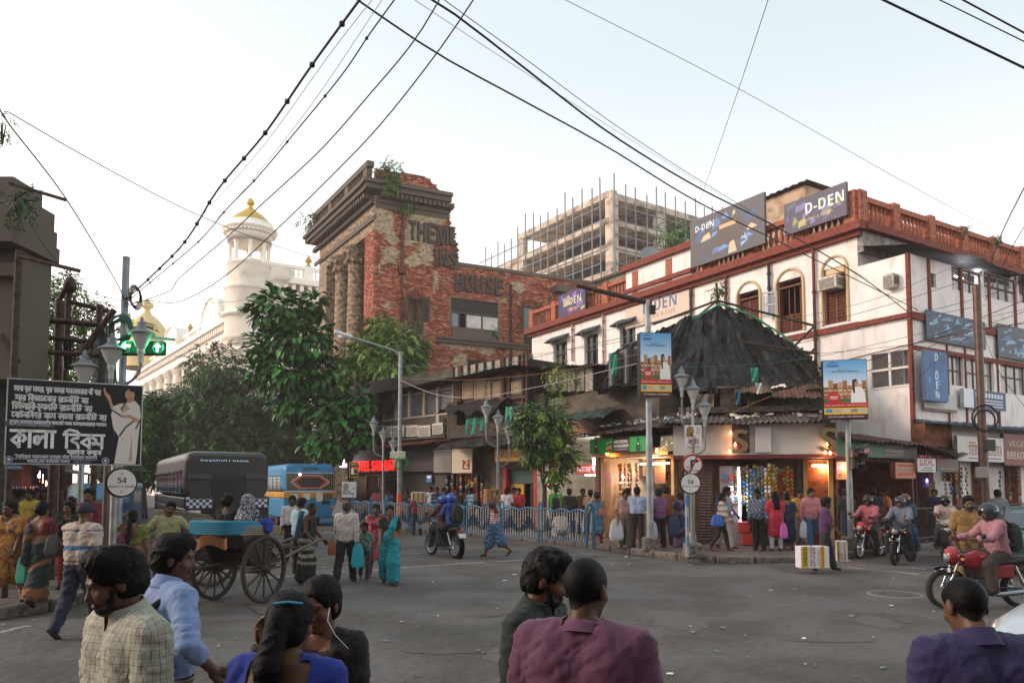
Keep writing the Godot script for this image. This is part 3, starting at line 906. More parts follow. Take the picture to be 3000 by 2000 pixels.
	f1.span(V(w1.position.x,w1.position.y,-.2),V(w1.position.x+.1,w1.end.y,.0));f1.span(V(w1.end.x-.1,w1.position.y,-.2),V(w1.end.x,w1.end.y,.0))
	f1.span(V(w1.position.x,w1.end.y-.12,-.2),V(w1.end.x,w1.end.y,.0))
	var win:=part(f1,"window",grey,t)
	var s1:=MB.new();s1.xf=fr.xf()
	shutter_leaf(s1,Transform3D(Basis(UP,-1.9),V(w1.position.x,w1.position.y+w1.size.y*.36,.03)),w1.size.x*.5,w1.size.y*.64)
	shutter_leaf(s1,Transform3D(Basis(UP,-1.2),V(w1.end.x,w1.position.y+w1.size.y*.36,.03)),w1.size.x*.5,w1.size.y*.64)
	shutter_leaf(s1,Transform3D(Basis(),V(w1.position.x+.08,w1.position.y,-.05)),w1.size.x/2-.08,w1.size.y*.36)
	shutter_leaf(s1,Transform3D(Basis(),V(w1.get_center().x,w1.position.y,-.05)),w1.size.x/2-.08,w1.size.y*.36)
	part(s1,"shutter",grey,win)
	var w2:Rect2=holes[1]
	var f2:=MB.new();f2.xf=fr.xf()
	for y in [.0,.5,.97]:f2.span(V(w2.position.x,w2.position.y+w2.size.y*y,-.12),V(w2.end.x,w2.position.y+w2.size.y*y+.1,.0))
	for k in 4:f2.span(V(w2.position.x+w2.size.x*[0,.16,.3,.65][k],w2.position.y,-.12),V(w2.position.x+w2.size.x*[0,.16,.3,.65][k]+.07,w2.position.y+w2.size.y*.5,.0))
	for k in 18:f2.box(V(w2.get_center().x,w2.position.y+w2.size.y*(.54+.42*k/18.0),-.08),V(w2.size.x,.07,.015),Basis(Vector3.RIGHT,.7))
	var win2:=part(f2,"window",grey,t)
	var wb:=MB.new();wb.xf=fr.xf();wb.hue("#d9d2c8")
	wb.span(V(w2.position.x+w2.size.x*.33,w2.position.y+.1,-.11),V(w2.position.x+w2.size.x*.64,w2.position.y+w2.size.y*.48,-.06));wb.span(V(w2.position.x+w2.size.x*.67,w2.position.y+.1,-.11),V(w2.end.x,w2.position.y+w2.size.y*.48,-.06))
	part(wb,"board",M("white_board","#ffffff",.7,{"tex":"soft","ts":.3}),win2)
	var gl:=MB.new();gl.xf=fr.xf();gl.quad(V(w2.position.x,w2.position.y,-.1),V(w2.position.x+w2.size.x*.16,w2.position.y,-.1),V(w2.position.x+w2.size.x*.16,w2.position.y+w2.size.y*.5,-.1),V(w2.position.x,w2.position.y+w2.size.y*.5,-.1))
	part(gl,"pane",M("dusty_glass","#6d7a80",.25),win2)
	for k in [2,3]:
		var r:Rect2=holes[k]
		var f3:=MB.new();f3.xf=fr.xf()
		f3.span(V(r.position.x-.05,r.end.y-.1,-.15),V(r.end.x+.05,r.end.y,.02))
		var wn:=part(f3,"window",grey,t)
		var s3:=MB.new();s3.xf=fr.xf()
		if k==2:
			shutter_leaf(s3,Transform3D(Basis(UP,-2.2),V(r.position.x,r.position.y+r.size.y*.33,.03)),r.size.x*.5,r.size.y*.66)
			shutter_leaf(s3,Transform3D(Basis(),V(r.position.x,r.position.y,-.05)),r.size.x,r.size.y*.33)
		else:shutter_leaf(s3,Transform3D(Basis(),V(r.position.x,r.position.y,-.05)),r.size.x,r.size.y)
		part(s3,"shutter",grey,wn)
		if k==2:
			var g3:=MB.new();g3.xf=fr.xf();g3.quad(V(r.position.x,r.position.y+r.size.y*.33,-.14),V(r.end.x,r.position.y+r.size.y*.33,-.14),V(r.end.x,r.end.y,-.14),V(r.position.x,r.end.y,-.14))
			part(g3,"pane",M("dusty_glass","#6d7a80",.25),wn)
	for r in holes:
		var ar:=MB.new();ar.xf=fr.xf()
		for k in 9:
			var a:=lerpf(2.2,.94,k/8.0);var rr:float=r.size.x*.85
			if r.size.x>2.5:break
			ar.hue(["#9a5038","#a85c43","#8a4a38"][k%3])
			ar.box(V(r.get_center().x+cos(a)*rr,r.end.y-rr*.72+sin(a)*rr,.05),V(.32,.11,.1),Basis(V(0,0,1),a))
		if ar.ix.size():part(ar,"window_arch",M("brick","#ffffff"),t)
	var lg:=MB.new();lg.xf=fr.xf()
	var q0:=FP(fr,1000,778)
	lg.span(V(q0.x,q0.y-.25,.08),V(26,q0.y,.35));lg.span(V(q0.x,q0.y,.08),V(26,q0.y+.12,.5))
	var rs:=FR(fr,1036,757,1144,785);lg.span(V(rs.position.x,rs.position.y,.06),V(rs.end.x,rs.end.y,.22))
	var rb:=FR(fr,1267,663,1335,678);lg.span(V(rb.position.x,rb.position.y,.05),V(rb.end.x,rb.end.y,.9))
	var rt:=poly[7]
	lg.span(V(cl,low-.1,-.4),V(26,low+.15,.12))
	part(lg,"ledge",soot,t)
	for q in [[923,472,900,"#6d3a2c"],[1171,656,870,"#40342e"]]:
		var a:=FP(fr,q[0],q[1]);var e:=FP(fr,q[0],q[2])
		var pb:=MB.new();pb.tube([fr.p(a.x,a.y,.2),fr.p(a.x,e.y,.2)],.09,8)
		for k in 6:pb.tube([fr.p(a.x,lerpf(a.y,e.y,k/6.0),.2),fr.p(a.x,lerpf(a.y,e.y,k/6.0)-.12,.2)],.12,8)
		if q[0]==923:pb.xf=fr.xf();pb.box(V(a.x,FP(fr,923,622).y,.25),V(.5,.5,.3))
		pb.xf=ID3
		part(pb,"rain_pipe",M("pipe_"+q[3],q[3],.7,{"tex":"rust","ts":.6}),t)
	var lm:=M("cement_letters","#4f4b48",.9,{"tex":"stain","ts":.8})
	for q in [["T",938,953,508,552],["H",957,976,512,556],["E",980,997,515,560],["M",1001,1028,520,564],["L",1031,1048,523,565],["I",995,1003,573,612],["N",1007,1026,573,613],["S",1031,1049,580,618],["H",1043,1061,629,670],["O",1066,1084,631,672],["U",1089,1108,634,674],["S",1114,1130,637,676],["E",1135,1153,640,680]]:
		var r:=FR(fr,q[1],q[3],q[2],q[4])
		var le:=letters(q[0],1.0,"Droid Sans",true,.16)
		var b:AABB=le[1]
		var lb:=MB.new()
		lb.xf=fr.xf(r.position.x,r.position.y,.16)*Transform3D(Basis.from_scale(V(r.size.x/b.size.x,r.size.y/b.size.y,1)),Vector3.ZERO)*Transform3D(Basis(),-V(b.position.x,b.position.y,0))
		lb.add(le[0],ID3)
		part(lb,"letter",lm,t)
	for q in [["E",890,900,585,604],["E",868,878,606,628]]:
		var r:=FR(fr,q[1],q[3],q[2],q[4])
		var le:=letters(q[0],1.0,"Droid Sans",true,.06)
		var b:AABB=le[1]
		var lb:=MB.new()
		lb.xf=fr.xf(r.position.x,r.position.y,.1)*Transform3D(Basis.from_scale(V(r.size.x/b.size.x,r.size.y/b.size.y,1)),Vector3.ZERO)*Transform3D(Basis(),-V(b.position.x,b.position.y,0))
		lb.add(le[0],ID3)
		part(lb,"letter",M("old_plaster"),t)
# ---- the white corner house with red trim
func panel_sign(called:String,label:String,f:Face,r:Rect2,out:float,thick:float,edge,draw:Callable,lit:=.0)->Node3D:
	var at:=f.p(r.get_center().x,r.position.y,out)
	var t:=thing(called,label,"sign",at)
	var bx:=MB.new();bx.xf=f.xf(0,0,out)
	bx.hue(edge);bx.span(V(r.position.x,r.position.y,0),V(r.end.x,r.end.y,thick))
	part(bx,"board",M("sign_board","#ffffff",.55,{"tex":"soft","ts":.7}),t)
	var p:=Print.new();p.w=r.size.x;p.h=r.size.y
	p.mb.xf=f.xf(r.position.x,r.position.y,out+thick)
	draw.call(p)
	var m:=M("print","#ffffff",.5)
	if lit>.0:m=M("lit_print","#ffffff",.5)
	part(p.mb,"print",m,t)
	return t
func splatter(p:Print,cols:Array,n:int,sd:int)->void:
	var g:=RandomNumberGenerator.new();g.seed=sd
	for k in n:
		p.ink(cols[g.randi()%cols.size()])
		var x:=g.randf_range(.02,.85);var y:=g.randf_range(.04,.8)
		var w:=g.randf_range(.04,.2);var h:=g.randf_range(.06,.3)
		w=minf(w,.98-x);h=minf(h,.97-y)
		p.poly([x,y,x+w,y+g.randf_range(0,h*.5),x+w*g.randf_range(.4,.9),y+h,x+w*g.randf_range(0,.3),y+h*.7])
		p.z+=.0002
	p.up()
func ac_unit(f:Face,c:Vector3,s:Vector3,label:String)->void:
	var t:=thing("air_conditioner",label,"air conditioner",c-UP*s.y/2)
	var b:=MB.new();b.cbox(c,s,.02,f.basis())
	part(b,"casing",M("ac_white","#d2cdc3",.5,{"tex":"stain","ts":.9}),t)
	var g:=MB.new()
	for k in 10:g.box(c+UP*(s.y*(-.38+.076*k))+f.n*(s.z/2+.008),V(s.x*.82,s.y*.03,.016),f.basis())
	part(g,"grille",M("ac_grille","#6b6760",.6),t)
	for sd in [-1,1]:
		var e:=MB.new()
		for k in 8:e.box(c+f.x*sd*(s.x/2+.006)+f.n*(s.z*(-.35+.1*k)),V(.012,s.y*.6,s.z*.05),f.basis())
		part(e,"side_vent",M("ac_grille"),t)
func white_house()->void:
	var C:=P(1986,1111,27);C.y=0
	var A:=C+SD*22.2
	var C2:=C-SD*1.9
	var fl:=Face.new(A,C)
	var fx:=Face.new(C,C2)
	var fr:=Face.new(C,C+RD*30)
	var fv:=Face.new(C2,C2+RD*30)
	var top:=FP(fl,1986,508).y
	var t:=thing("white_house","white two-storey corner building with red-brown cornice and balustrade","building",C)
	var wh:=M("whitewash","#ebe4e0",.85,{"tex":"light_grunge","ts":V(.28,.08,.28),"nrm":"n_rough","nk":.35})
	var red:=M("red_trim","#8a3f2e",.8,{"tex":"stain","ts":.6})
	var ter:=M("terracotta_trim","#b3684e",.8,{"tex":"stain","ts":.6})
	var brn:=M("brown_shutter","#7a4128",.75,{"tex":"wood","ts":V(4,.5,4)})
	var blk:=M("black_opening","#141312",.9)
	var holes:=[FR(fl,1697,669,1746,790),FR(fl,1787,641,1845,764),FR(fl,1893,613,1946,743),FR(fl,1271,786,1303,840),FR(fl,1342,768,1374,840),FR(fl,1424,748,1460,830),FR(fl,1284,860,1310,900)]
	holes.remove_at(6)
	var w:=MB.new();w.xf=fl.xf();w.wall(22.2,top,holes,.35)
	var fh:=[FR(fv,2187,620,2258,672),FR(fv,2262,634,2338,690),FR(fv,2342,648,2440,706),FR(fv,2180,816,2214,885),FR(fv,2222,818,2284,900),FR(fv,2300,830,2358,905),FR(fv,2138,628,2151,660)]
	var vt:=FP(fx,2104,576).y
	w.xf=fx.xf();w.wall(1.9,vt,[FR(fx,2001,806,2091,889),FR(fx,2036,632,2054,664)],.3)
	w.xf=fv.xf();w.wall(30,vt,fh,.3)
	w.xf=fr.xf();w.wall(30,top,[],.3)
	w.xf=ID3
	w.quad(A+RD*30,A,A+UP*top,A+RD*30+UP*top)
	w.quad(A+UP*(top-.2),C+UP*(top-.2),C+RD*30+UP*(top-.2),A+RD*30+UP*(top-.2))
	w.quad(C+RD*30,A+RD*30,A+RD*30+UP*top,C+RD*30+UP*top)
	part(w,"wall",wh,t)
	var q0:=FP(fl,1440,640);var q1:=FP(fl,1590,585)
	var at:=MB.new();at.xf=fl.xf()
	at.span(V(q0.x,top-.1,-.4),V(q1.x,FP(fl,1586,572).y,.06))
	part(at,"raised_parapet",wh,t)
	var atr:=MB.new();atr.xf=fl.xf()
	var rt:=FP(fl,1586,572).y
	atr.span(V(q0.x-.2,rt,-.45),V(q1.x+.2,rt+.3,.3));atr.span(V(q0.x-.1,rt-1.15,.06),V(q1.x+.1,rt-.95,.2))
	part(atr,"parapet_coping",red,t)
	var co:=MB.new()
	co.xf=fl.xf();co.span(V(-.3,top-.32,0),V(22.6,top,.42));co.span(V(-.2,top-.5,0),V(22.4,top-.32,.2))
	co.xf=fr.xf();co.span(V(0,top-.32,0),V(30,top-.05,.5))
	var cn:=part(co,"cornice",red,t)
	var sof:=MB.new();sof.xf=fr.xf();sof.span(V(0,top-1.1,.003),V(30,top-.33,.25))
	part(sof,"frieze",M("grey_plaster","#9a9792",.9,{"tex":"stain","ts":.3}),t)
	var rails:=MB.new()
	for f in [[fl,22.2],[fr,30.0]]:
		rails.xf=f[0].xf()
		rails.span(V(0,top+.95,-.35),V(f[1],top+1.15,.05));rails.span(V(0,top,-.3),V(f[1],top+.15,.0))
		var n:=int(f[1]/2.4)
		for k in n+1:rails.span(V(f[1]*k/n-.22,top,-.38),V(f[1]*k/n+.22,top+1.25,.09))
	part(rails,"balustrade",ter,t)
	for f in [[fl,22.2],[fr,30.0]]:
		var n:=int(f[1]/2.4)
		for k in n:
			for j in 7:
				var bb:=MB.new()
				var s:float=f[1]*k/n+.4+j*.27
				if s>f[1]:continue
				var pt:Vector3=f[0].p(s,top+.15,-.15)
				bb.lathe([[.09,0],[.09,.06],[.05,.1],[.11,.3],[.08,.46],[.05,.62],[.09,.72],[.09,.8]],8,pt)
				if pt.distance_to(C)<24.0:part(bb,"baluster",ter,t)
	for k in 3:
		var r:Rect2=holes[k]
		var fr1:=MB.new();fr1.xf=fl.xf()
		fr1.span(V(r.position.x,r.position.y,-.25),V(r.position.x+.09,r.end.y,-.02));fr1.span(V(r.end.x-.09,r.position.y,-.25),V(r.end.x,r.end.y,-.02))
		fr1.span(V(r.position.x,r.end.y-.32,-.25),V(r.end.x,r.end.y-.24,-.02))
		var win:=part(fr1,"window",brn,t)
		var ar:=MB.new();ar.xf=fl.xf();arch_trim(ar,r.get_center().x,r.position.y,r.size.x+.12,r.size.y+.42,.03,.06)
		arch_panel(ar,r.get_center().x,r.end.y-.24,r.size.x-.1,.24+.2,-.03)
		ar.col=lin("#c9b98f")
		part(ar,"fanlight",M("fanlight_paint","#c2ad86",.8),win)
		var sl:=MB.new();sl.xf=fl.xf(0,0,-.12)
		var hh:float=(r.size.y-.34)*(.42 if k==1 else (.98 if k==0 else .66))
		var n:=int(hh/.12)
		for j in n:sl.box(V(r.get_center().x,r.position.y+.06+hh*j/n,0),V(r.size.x-.2,.1,.02),Basis(Vector3.RIGHT,.4))
		sl.span(V(r.get_center().x-.04,r.position.y,-.02),V(r.get_center().x+.04,r.position.y+hh,.035))
		part(sl,"shutter",brn,win)
		if k==1:
			var op:=MB.new();op.xf=fl.xf();shutter_leaf(op,Transform3D(Basis(UP,-2.5),V(r.position.x,r.position.y+hh,.02)),.6,r.size.y-.35-hh)
			part(op,"shutter",M("pale_shutter","#b9bcc0",.6),win)
			var br:=MB.new();br.xf=fl.xf()
			for j in 3:br.span(V(r.position.x+r.size.x*(.35+.22*j),r.position.y+hh,-.2),V(r.position.x+r.size.x*(.35+.22*j)+.04,r.end.y-.3,-.16))
			part(br,"bar",brn,win)
	var a3:Rect2=holes[2]
	ac_unit(fl,fl.p(a3.get_center().x-.05,a3.position.y+a3.size.y*.70,.12),V(.8,.5,.65),"cream window air conditioner in the brown shuttered upper window")
	for k in [3,4,5]:
		var r:Rect2=holes[k]
		var fw:=MB.new();fw.xf=fl.xf();fw.span(V(r.get_center().x-.03,r.position.y,-.2),V(r.get_center().x+.03,r.end.y,-.12));fw.span(V(r.position.x,r.get_center().y,-.2),V(r.end.x,r.get_center().y+.06,-.12))
		var win:=part(fw,"window",M("slate_frame","#3c4246",.7),t)
		var gp:=MB.new();gp.xf=fl.xf();gp.quad(V(r.position.x,r.position.y,-.22),V(r.end.x,r.position.y,-.22),V(r.end.x,r.end.y,-.22),V(r.position.x,r.end.y,-.22))
		part(gp,"pane",M("dark_pane","#16181a",.15),win)
		var hd:=MB.new();hd.xf=fl.xf()
		hd.quad(V(r.position.x-.3,r.end.y+.06,.55),V(r.end.x+.3,r.end.y+.06,.55),V(r.end.x+.2,r.end.y+.42,.01),V(r.position.x-.2,r.end.y+.42,.01))
		hd.tri(V(r.position.x-.3,r.end.y+.06,.55),V(r.position.x-.2,r.end.y+.42,.01),V(r.position.x-.3,r.end.y+.06,.01))
		part(hd,"hood",M("slate_hood","#3b4750",.7,{"tex":"stain","ts":.8}),win)
	var bd:=MB.new()
	bd.xf=fl.xf();var b0:=FP(fl,1700,800);bd.span(V(b0.x,FP(fl,1830,768).y-.22,.002),V(22.2,FP(fl,1830,768).y,.09))
	bd.xf=fx.xf();var b1:=FP(fx,2050,727).y;bd.span(V(0,b1-.15,.002),V(1.9,b1+.02,.12))
	bd.xf=fv.xf();bd.span(V(0,b1-.2,.002),V(30,b1+.05,.1))
	for s in [1.15,3.3,5.3,7.3]:bd.span(V(s,b1+.05,.004),V(s+.14,vt,.06))
	for q in [2175,2216,2290,2360]:var s:=FP(fv,q,850).x;bd.span(V(s,4.2,.004),V(s+.07,b1-.9,.05))
	bd.span(V(0,FP(fv,2120,806).y,.004),V(30,FP(fv,2120,800).y+.06,.05))
	bd.span(V(-.09,.5,-.06),V(.06,vt,.05))
	part(bd,"trim_band",red,t)
	for q in [[1671,622,720,"#7e3527"],[1872,560,1000,"#7e3527"],[1770,594,726,"#1f1e1d"],[1591,640,780,"#3a3330"],[1389,700,840,"#c9c4bd"],[1318,730,830,"#c9c4bd"]]:
		var a:=FP(fl,q[0],q[1]);var e:=FP(fl,q[0],q[2])
		var pb:=MB.new();pb.tube([fl.p(a.x,a.y,.12),fl.p(a.x,e.y,.12)],.065,8)
		for k in 4:pb.tube([fl.p(a.x,lerpf(a.y,e.y,k/4.0),.12),fl.p(a.x,lerpf(a.y,e.y,k/4.0)-.1,.12)],.09,8)
		part(pb,"rain_pipe",M("pipe_"+q[3],q[3],.6,{"tex":"rust","ts":.8}),t)
	var cp:=MB.new()
	var cy:=vt+.1
	cp.grid(90,1,func(s:float,u:float)->Vector3:return fv.p(s*30.0-.1,cy+.55-u*.5+.03*sin(s*900.0)-.12*sin(s*40.0)*u,-1.9+u*2.5) if u>.5 else fv.p(s*30.0-.1,cy+.6+.03*sin(s*900.0),-1.7))
	part(cp,"tin_canopy",M("black_tin","#2a2a2b",.7,{"tex":"rust","ts":.3}),t)
	for r in fh:
		var fw:=MB.new();fw.xf=fv.xf()
		var nn:=maxi(2,int(r.size.x/.6))
		for k in nn+1:fw.span(V(r.position.x+r.size.x*k/nn-.025,r.position.y,-.15),V(r.position.x+r.size.x*k/nn+.025,r.end.y,-.1))
		for y in [.0,.5,1.0]:fw.span(V(r.position.x,r.position.y+r.size.y*y-.025,-.16),V(r.end.x,r.position.y+r.size.y*y+.025,-.09))
		var win:=part(fw,"window",M("brown_frame","#5d4436",.7),t)
		var gp:=MB.new();gp.xf=fv.xf();gp.quad(V(r.position.x,r.position.y,-.13),V(r.end.x,r.position.y,-.13),V(r.end.x,r.end.y,-.13),V(r.position.x,r.end.y,-.13))
		part(gp,"pane",M("window_glass","#a9b4b0",.08,{"alpha":.25}),win)
	var lr:=FR(fx,2001,806,2091,889)
	var lf:=MB.new();lf.xf=fx.xf()
	for k in 3:
		lf.span(V(lr.position.x+lr.size.x*k/2-.04,lr.position.y,-.08),V(lr.position.x+lr.size.x*k/2+.04,lr.end.y,.02));lf.span(V(lr.position.x,lr.position.y+lr.size.y*k/2-.04,-.08),V(lr.end.x,lr.position.y+lr.size.y*k/2+.04,.02))
	var lw:=part(lf,"window",M("white_frame","#cfcac4",.6),t)
	var la:=MB.new();la.xf=fx.xf()
	var ns:=26
	for k in ns:
		var s0:=lr.position.x+lr.size.x*k/ns
		la.beam(V(s0,lr.position.y,-.1),V(minf(s0+lr.size.y,lr.end.x),lr.position.y+minf(lr.size.y,lr.end.x-s0),-.1),.012,.012)
		la.beam(V(s0,lr.position.y,-.11),V(maxf(s0-lr.size.y,lr.position.x),lr.position.y+minf(lr.size.y,s0-lr.position.x),-.11),.012,.012)
	part(la,"lattice",M("lattice_metal","#3a3d3d",.6),lw)
	for q in [[2203,636],[2240,628]]:
		var p:=P(q[0],q[1],0);var s:=FP(fv,q[0],q[1],-.7)
		var tb:=MB.new();tb.tube([fv.p(s.x-.3,s.y,-.7),fv.p(s.x+.3,s.y,-.7)],.025,8)
		var lt:=thing("tube_light",["white tube light glowing behind the veranda window","dimmer tube light further along inside the veranda"][0 if q[0]==2203 else 1],"light",fv.p(s.x,s.y,-.7))
		part(tb,"tube",M("tube_glow","#ffffff",.5,{"emit":"#f4ecff","ek":6.0}),lt)
		var om:=OmniLight3D.new();om.name="lamp";om.light_energy=.5;om.light_color=Color("#eef0ff");om.shadow_enabled=true;om.light_size=.1;om.omni_range=12.0;om.omni_attenuation=2.0
		lt.add_child(om);om.position=fv.n*.06+Vector3.DOWN*.05
	var ax:=FR(fx,2034,630,2060,668)
	ac_unit(fx,fx.p(ax.get_center().x+.1,ax.get_center().y,.15),V(.4,.5,.4),"small grey air conditioner on the plain white side wall")
	var rp:=thing("roof_room","beige rooftop room with corrugated roof behind the boards","building",fl.p(16,top,-3))
	var ra:=FP(fl,1595,500,-2.5);var rb:=FP(fl,1850,424,-2.5)
	var rm:=MB.new();rm.xf=fl.xf();rm.span(V(ra.x,top-.1,-9.0),V(rb.x,rb.y,-2.5))
	part(rm,"wall",M("beige_render","#bfa98f",.9,{"tex":"grunge","ts":.2}),rp)
	var rr:=MB.new();rr.grid(60,2,func(s:float,u:float)->Vector3:return fl.p(lerpf(ra.x-.2,rb.x+.3,s),rb.y+.06+.03*sin(s*260.0),-2.2-u*7.2))
	part(rr,"corrugated_roof",M("rusty_tin","#5b4136",.8,{"tex":"rust","ts":.4}),rp)
	panel_sign("billboard","dark blue club billboard on the white house roof, left of two",fl,FR(fl,1590,478,1762,590,.3),.3,.12,"#3a3c40",func(p:Print):
		p.ink("#3b3f45");p.rect(0,0,1,1);p.up()
		splatter(p,["#5c86b8","#8fb0cc","#33517a","#2c4766","#4a6aa0","#c0b090"],26,3)
		p.ink("#40362f");p.poly([.3,.25,.75,.3,.7,.72,.45,.8]);p.up()
		p.ink("#d9a178");p.rect(.42,.6,.22,.08);p.up()
		p.ink("#c8d6e4");ptext(p,"D-DEN",.08,.72,.28,{"bold":true}))
	panel_sign("billboard","purple club billboard at the corner of the white house roof",fl,FR(fl,1806,446,1950,520,.3),.3,.12,"#58606a",func(p:Print):
		p.ink("#2e2a44");p.rect(0,0,1,1);p.up()
		splatter(p,["#4b4a86","#6d62a0","#8a8455","#2f2b58","#a39a5e","#39506e"],30,8)
		p.ink("#c9d2c8");ptext(p,"D-DEN",.36,.45,.42,{"bold":true});p.ink("#bdb58c");ptext(p,"LOUNGE & CAFE",.3,.22,.12))
	panel_sign("billboard","small purple club board on the far end of the balustrade",fl,FR(fl,1286,668,1348,725,.3),.3,.1,"#24242c",func(p:Print):
		p.ink("#2a2350");p.rect(0,0,1,1);p.up()
		splatter(p,["#4e3f8a","#7c5aa8","#c2a84a","#3a54a0","#a0505a"],24,4)
		p.ink("#b9b7a8");ptext(p,"D-DEN",.2,.45,.42,{"bold":true});p.ink("#d2d0c8");ptext(p,"LOUNGE & CAFE",.35,.24,.12))
	panel_sign("fascia_sign","cream fascia with blue letters half lost behind the mast",fl,FR(fl,1440,690,1588,738,.02),.02,.12,"#cbb8a6",func(p:Print):
		p.ink("#c8b5a2");p.rect(0,0,1,1);p.up()
		p.ink("#4a5a86");ptext(p,"D-DEN",.3,.5,.6,{"bold":true});p.ink("#8a4a3a");ptext(p,"LOUNGE & CAFE",.3,.2,.2,{"fit":.5}))
	panel_sign("banner","blue party banner under the veranda, left of two",fv,FR(fv,2127,726,2262,792,.12),.12,.03,"#2c3c50",func(p:Print):
		p.ink("#2b4257");p.rect(0,0,1,1);p.up();splatter(p,["#4f7898","#6f9ab0","#1f3044","#8fb0c0","#34586e"],46,11))
	panel_sign("banner","blue party banner under the veranda, right of two",fv,FR(fv,2292,757,2420,830,.12),.12,.03,"#2c3c50",func(p:Print):
		p.ink("#27384e");p.rect(0,0,1,1);p.up();splatter(p,["#4f6f98","#5f8ab0","#1f3044","#7fa0c0"],40,12))
	panel_sign("vertical_sign","tall blue sign with letters stacked one above another",fv,FR(fv,2118,808,2170,922,.3),.3,.12,"#1f4a74",func(p:Print):
		p.ink("#1d5f96");p.rect(0,0,1,1);p.up();splatter(p,["#2b80b8","#155080","#3f95c0","#0f3a60"],14,14)
		p.ink("#d5e2ea")
		var y:=.80
		for ch in ["D","-","D","E","N"]:ptext(p,ch,.5,y-(.03 if ch=="-" else .0),.27,{"bold":true,"mid":true});y-=.185)
	panel_sign("notice_board","weathered pale notice board below the tall blue sign",fv,FR(fv,2122,905,2196,945,.1),.1,.04,"#8c8f88",func(p:Print):
		p.ink("#b5b7ae");p.rect(0,.16,1,.84);p.ink("#6a3b34");p.rect(0,0,1,.16);p.up()
		p.ink("#5a625c")
		for k in 6:p.rect(.06,.26+k*.11,.5+.06*(k%3),.035))
	panel_sign("notice_board","navy board with rows of white lettering under the veranda windows",fv,FR(fv,2206,898,2302,940,.12),.12,.14,"#c9ccd0",func(p:Print):
		p.ink("#d7dbe2");p.rect(0,0,.22,1);p.ink("#2c3560");p.rect(.22,0,.78,1);p.up()
		p.ink("#c8cfdd")
		for k in 9:p.rect(.27+k*.075,.62,.05,.24)
		for k in 3:p.rect(.28,.14+k*.15,.64,.06))
# ---- strokes of the headline script on the banner and shop boards: letter key -> [width, strokes...], head line at height 1
const STROKES:={
	"k":[.95,[.5,1,.5,0],[.5,.78,.08,.42,.5,.1],[.5,.7,.74,.74,.88,.52,.72,.36]],
	"a":[.36,[.18,1,.18,0]],"l":[1.0,[.8,1,.8,0],[.12,.3,.12,.62,.3,.68,.42,.45,.3,.22,.16,.26],[.42,.45,.58,.68,.8,.6]],
	"d":[.8,[.62,1,.62,.74,.3,.7,.16,.56,.3,.44,.5,.4,.62,.25,.68,0]],"i":[.4,[.22,1,.22,0],[.22,1,.1,1.2,.4,1.36,.9,1.26,1.15,1.05]],
	"b":[.8,[.66,1,.66,0],[.66,.84,.08,.44,.66,.08]],"s":[.95,[.78,1,.78,0],[.08,.8,.34,.66,.3,.34,.14,.3,.12,.44],[.32,.5,.55,.3,.78,.45]],
	"r":[.8,[.66,1,.66,0],[.66,.84,.08,.44,.66,.08],[.28,-.1,.36,-.1]],"n":[.8,[.66,1,.66,0],[.66,.62,.36,.66,.34,.32,.14,.28]],
	"m":[.9,[.74,1,.74,0],[.12,.95,.26,.6,.14,.3,.06,.42],[.24,.5,.5,.28,.74,.42]],"t":[.8,[.14,.46,.34,.76,.6,.62,.58,.3,.3,.1,.12,.3]],
	"e":[.5,[.42,.9,.12,.62,.16,.2,.36,.1,.4,.26]],"I":[.55,[.22,1,.22,0],[.22,1,.34,1.3,.0,1.34,-.3,1.1]],"u":[.0,[-.3,.0,-.5,-.16,-.3,-.3,-.1,-.2]],
	"j":[1.0,[.1,.7,.4,.62,.5,.3,.3,.1,.1,.24],[.5,.5,.85,.66,.9,.3,.7,.1]],"E":[.85,[.7,1,.7,0],[.7,.5,.4,.2,.1,.5,.3,.8]],
	"A":[1.1,[.9,1,.9,0],[.12,.9,.4,.7,.36,.4,.14,.3,.1,.46],[.38,.55,.62,.3,.9,.45]],"h":[.8,[.6,1,.56,.7,.16,.6,.3,.36,.64,.42,.5,.05,.3,.0]],
	"T":[.8,[.18,1,.2,.55,.6,.62,.66,.3,.4,.08,.16,.3],[.2,1.0,.1,1.25,.55,1.3]],"y":[.85,[.7,1,.7,0],[.08,.86,.3,.6,.12,.34,.7,.1],[.3,-.12,.38,-.12]],
	"p":[.85,[.7,1,.7,0],[.1,.92,.14,.5,.42,.6,.3,.3,.7,.5]],"g":[.85,[.7,1,.7,0],[.08,.5,.25,.8,.42,.6,.3,.3]],"B":[.95,[.1,.6,.3,.78,.42,.5,.3,.25],[.42,.5,.8,.72,.8,.3,.5,.06]],
	"K":[1.1,[.55,1,.55,.5],[.55,.8,.1,.5,.55,.25,.85,.45,.7,.1,.3,.02],[.55,.8,.95,.8]],"D":[.85,[.66,1,.66,.6,.2,.5,.5,.3,.7,.1,.3,.0]],"G":[.9,[.75,1,.75,0],[.1,.8,.35,.7,.1,.45,.4,.25,.75,.4]],
	"-":[.5,[.08,.5,.42,.5]],",":[.3,[.16,.06,.08,-.14]]," ":[.5],
}
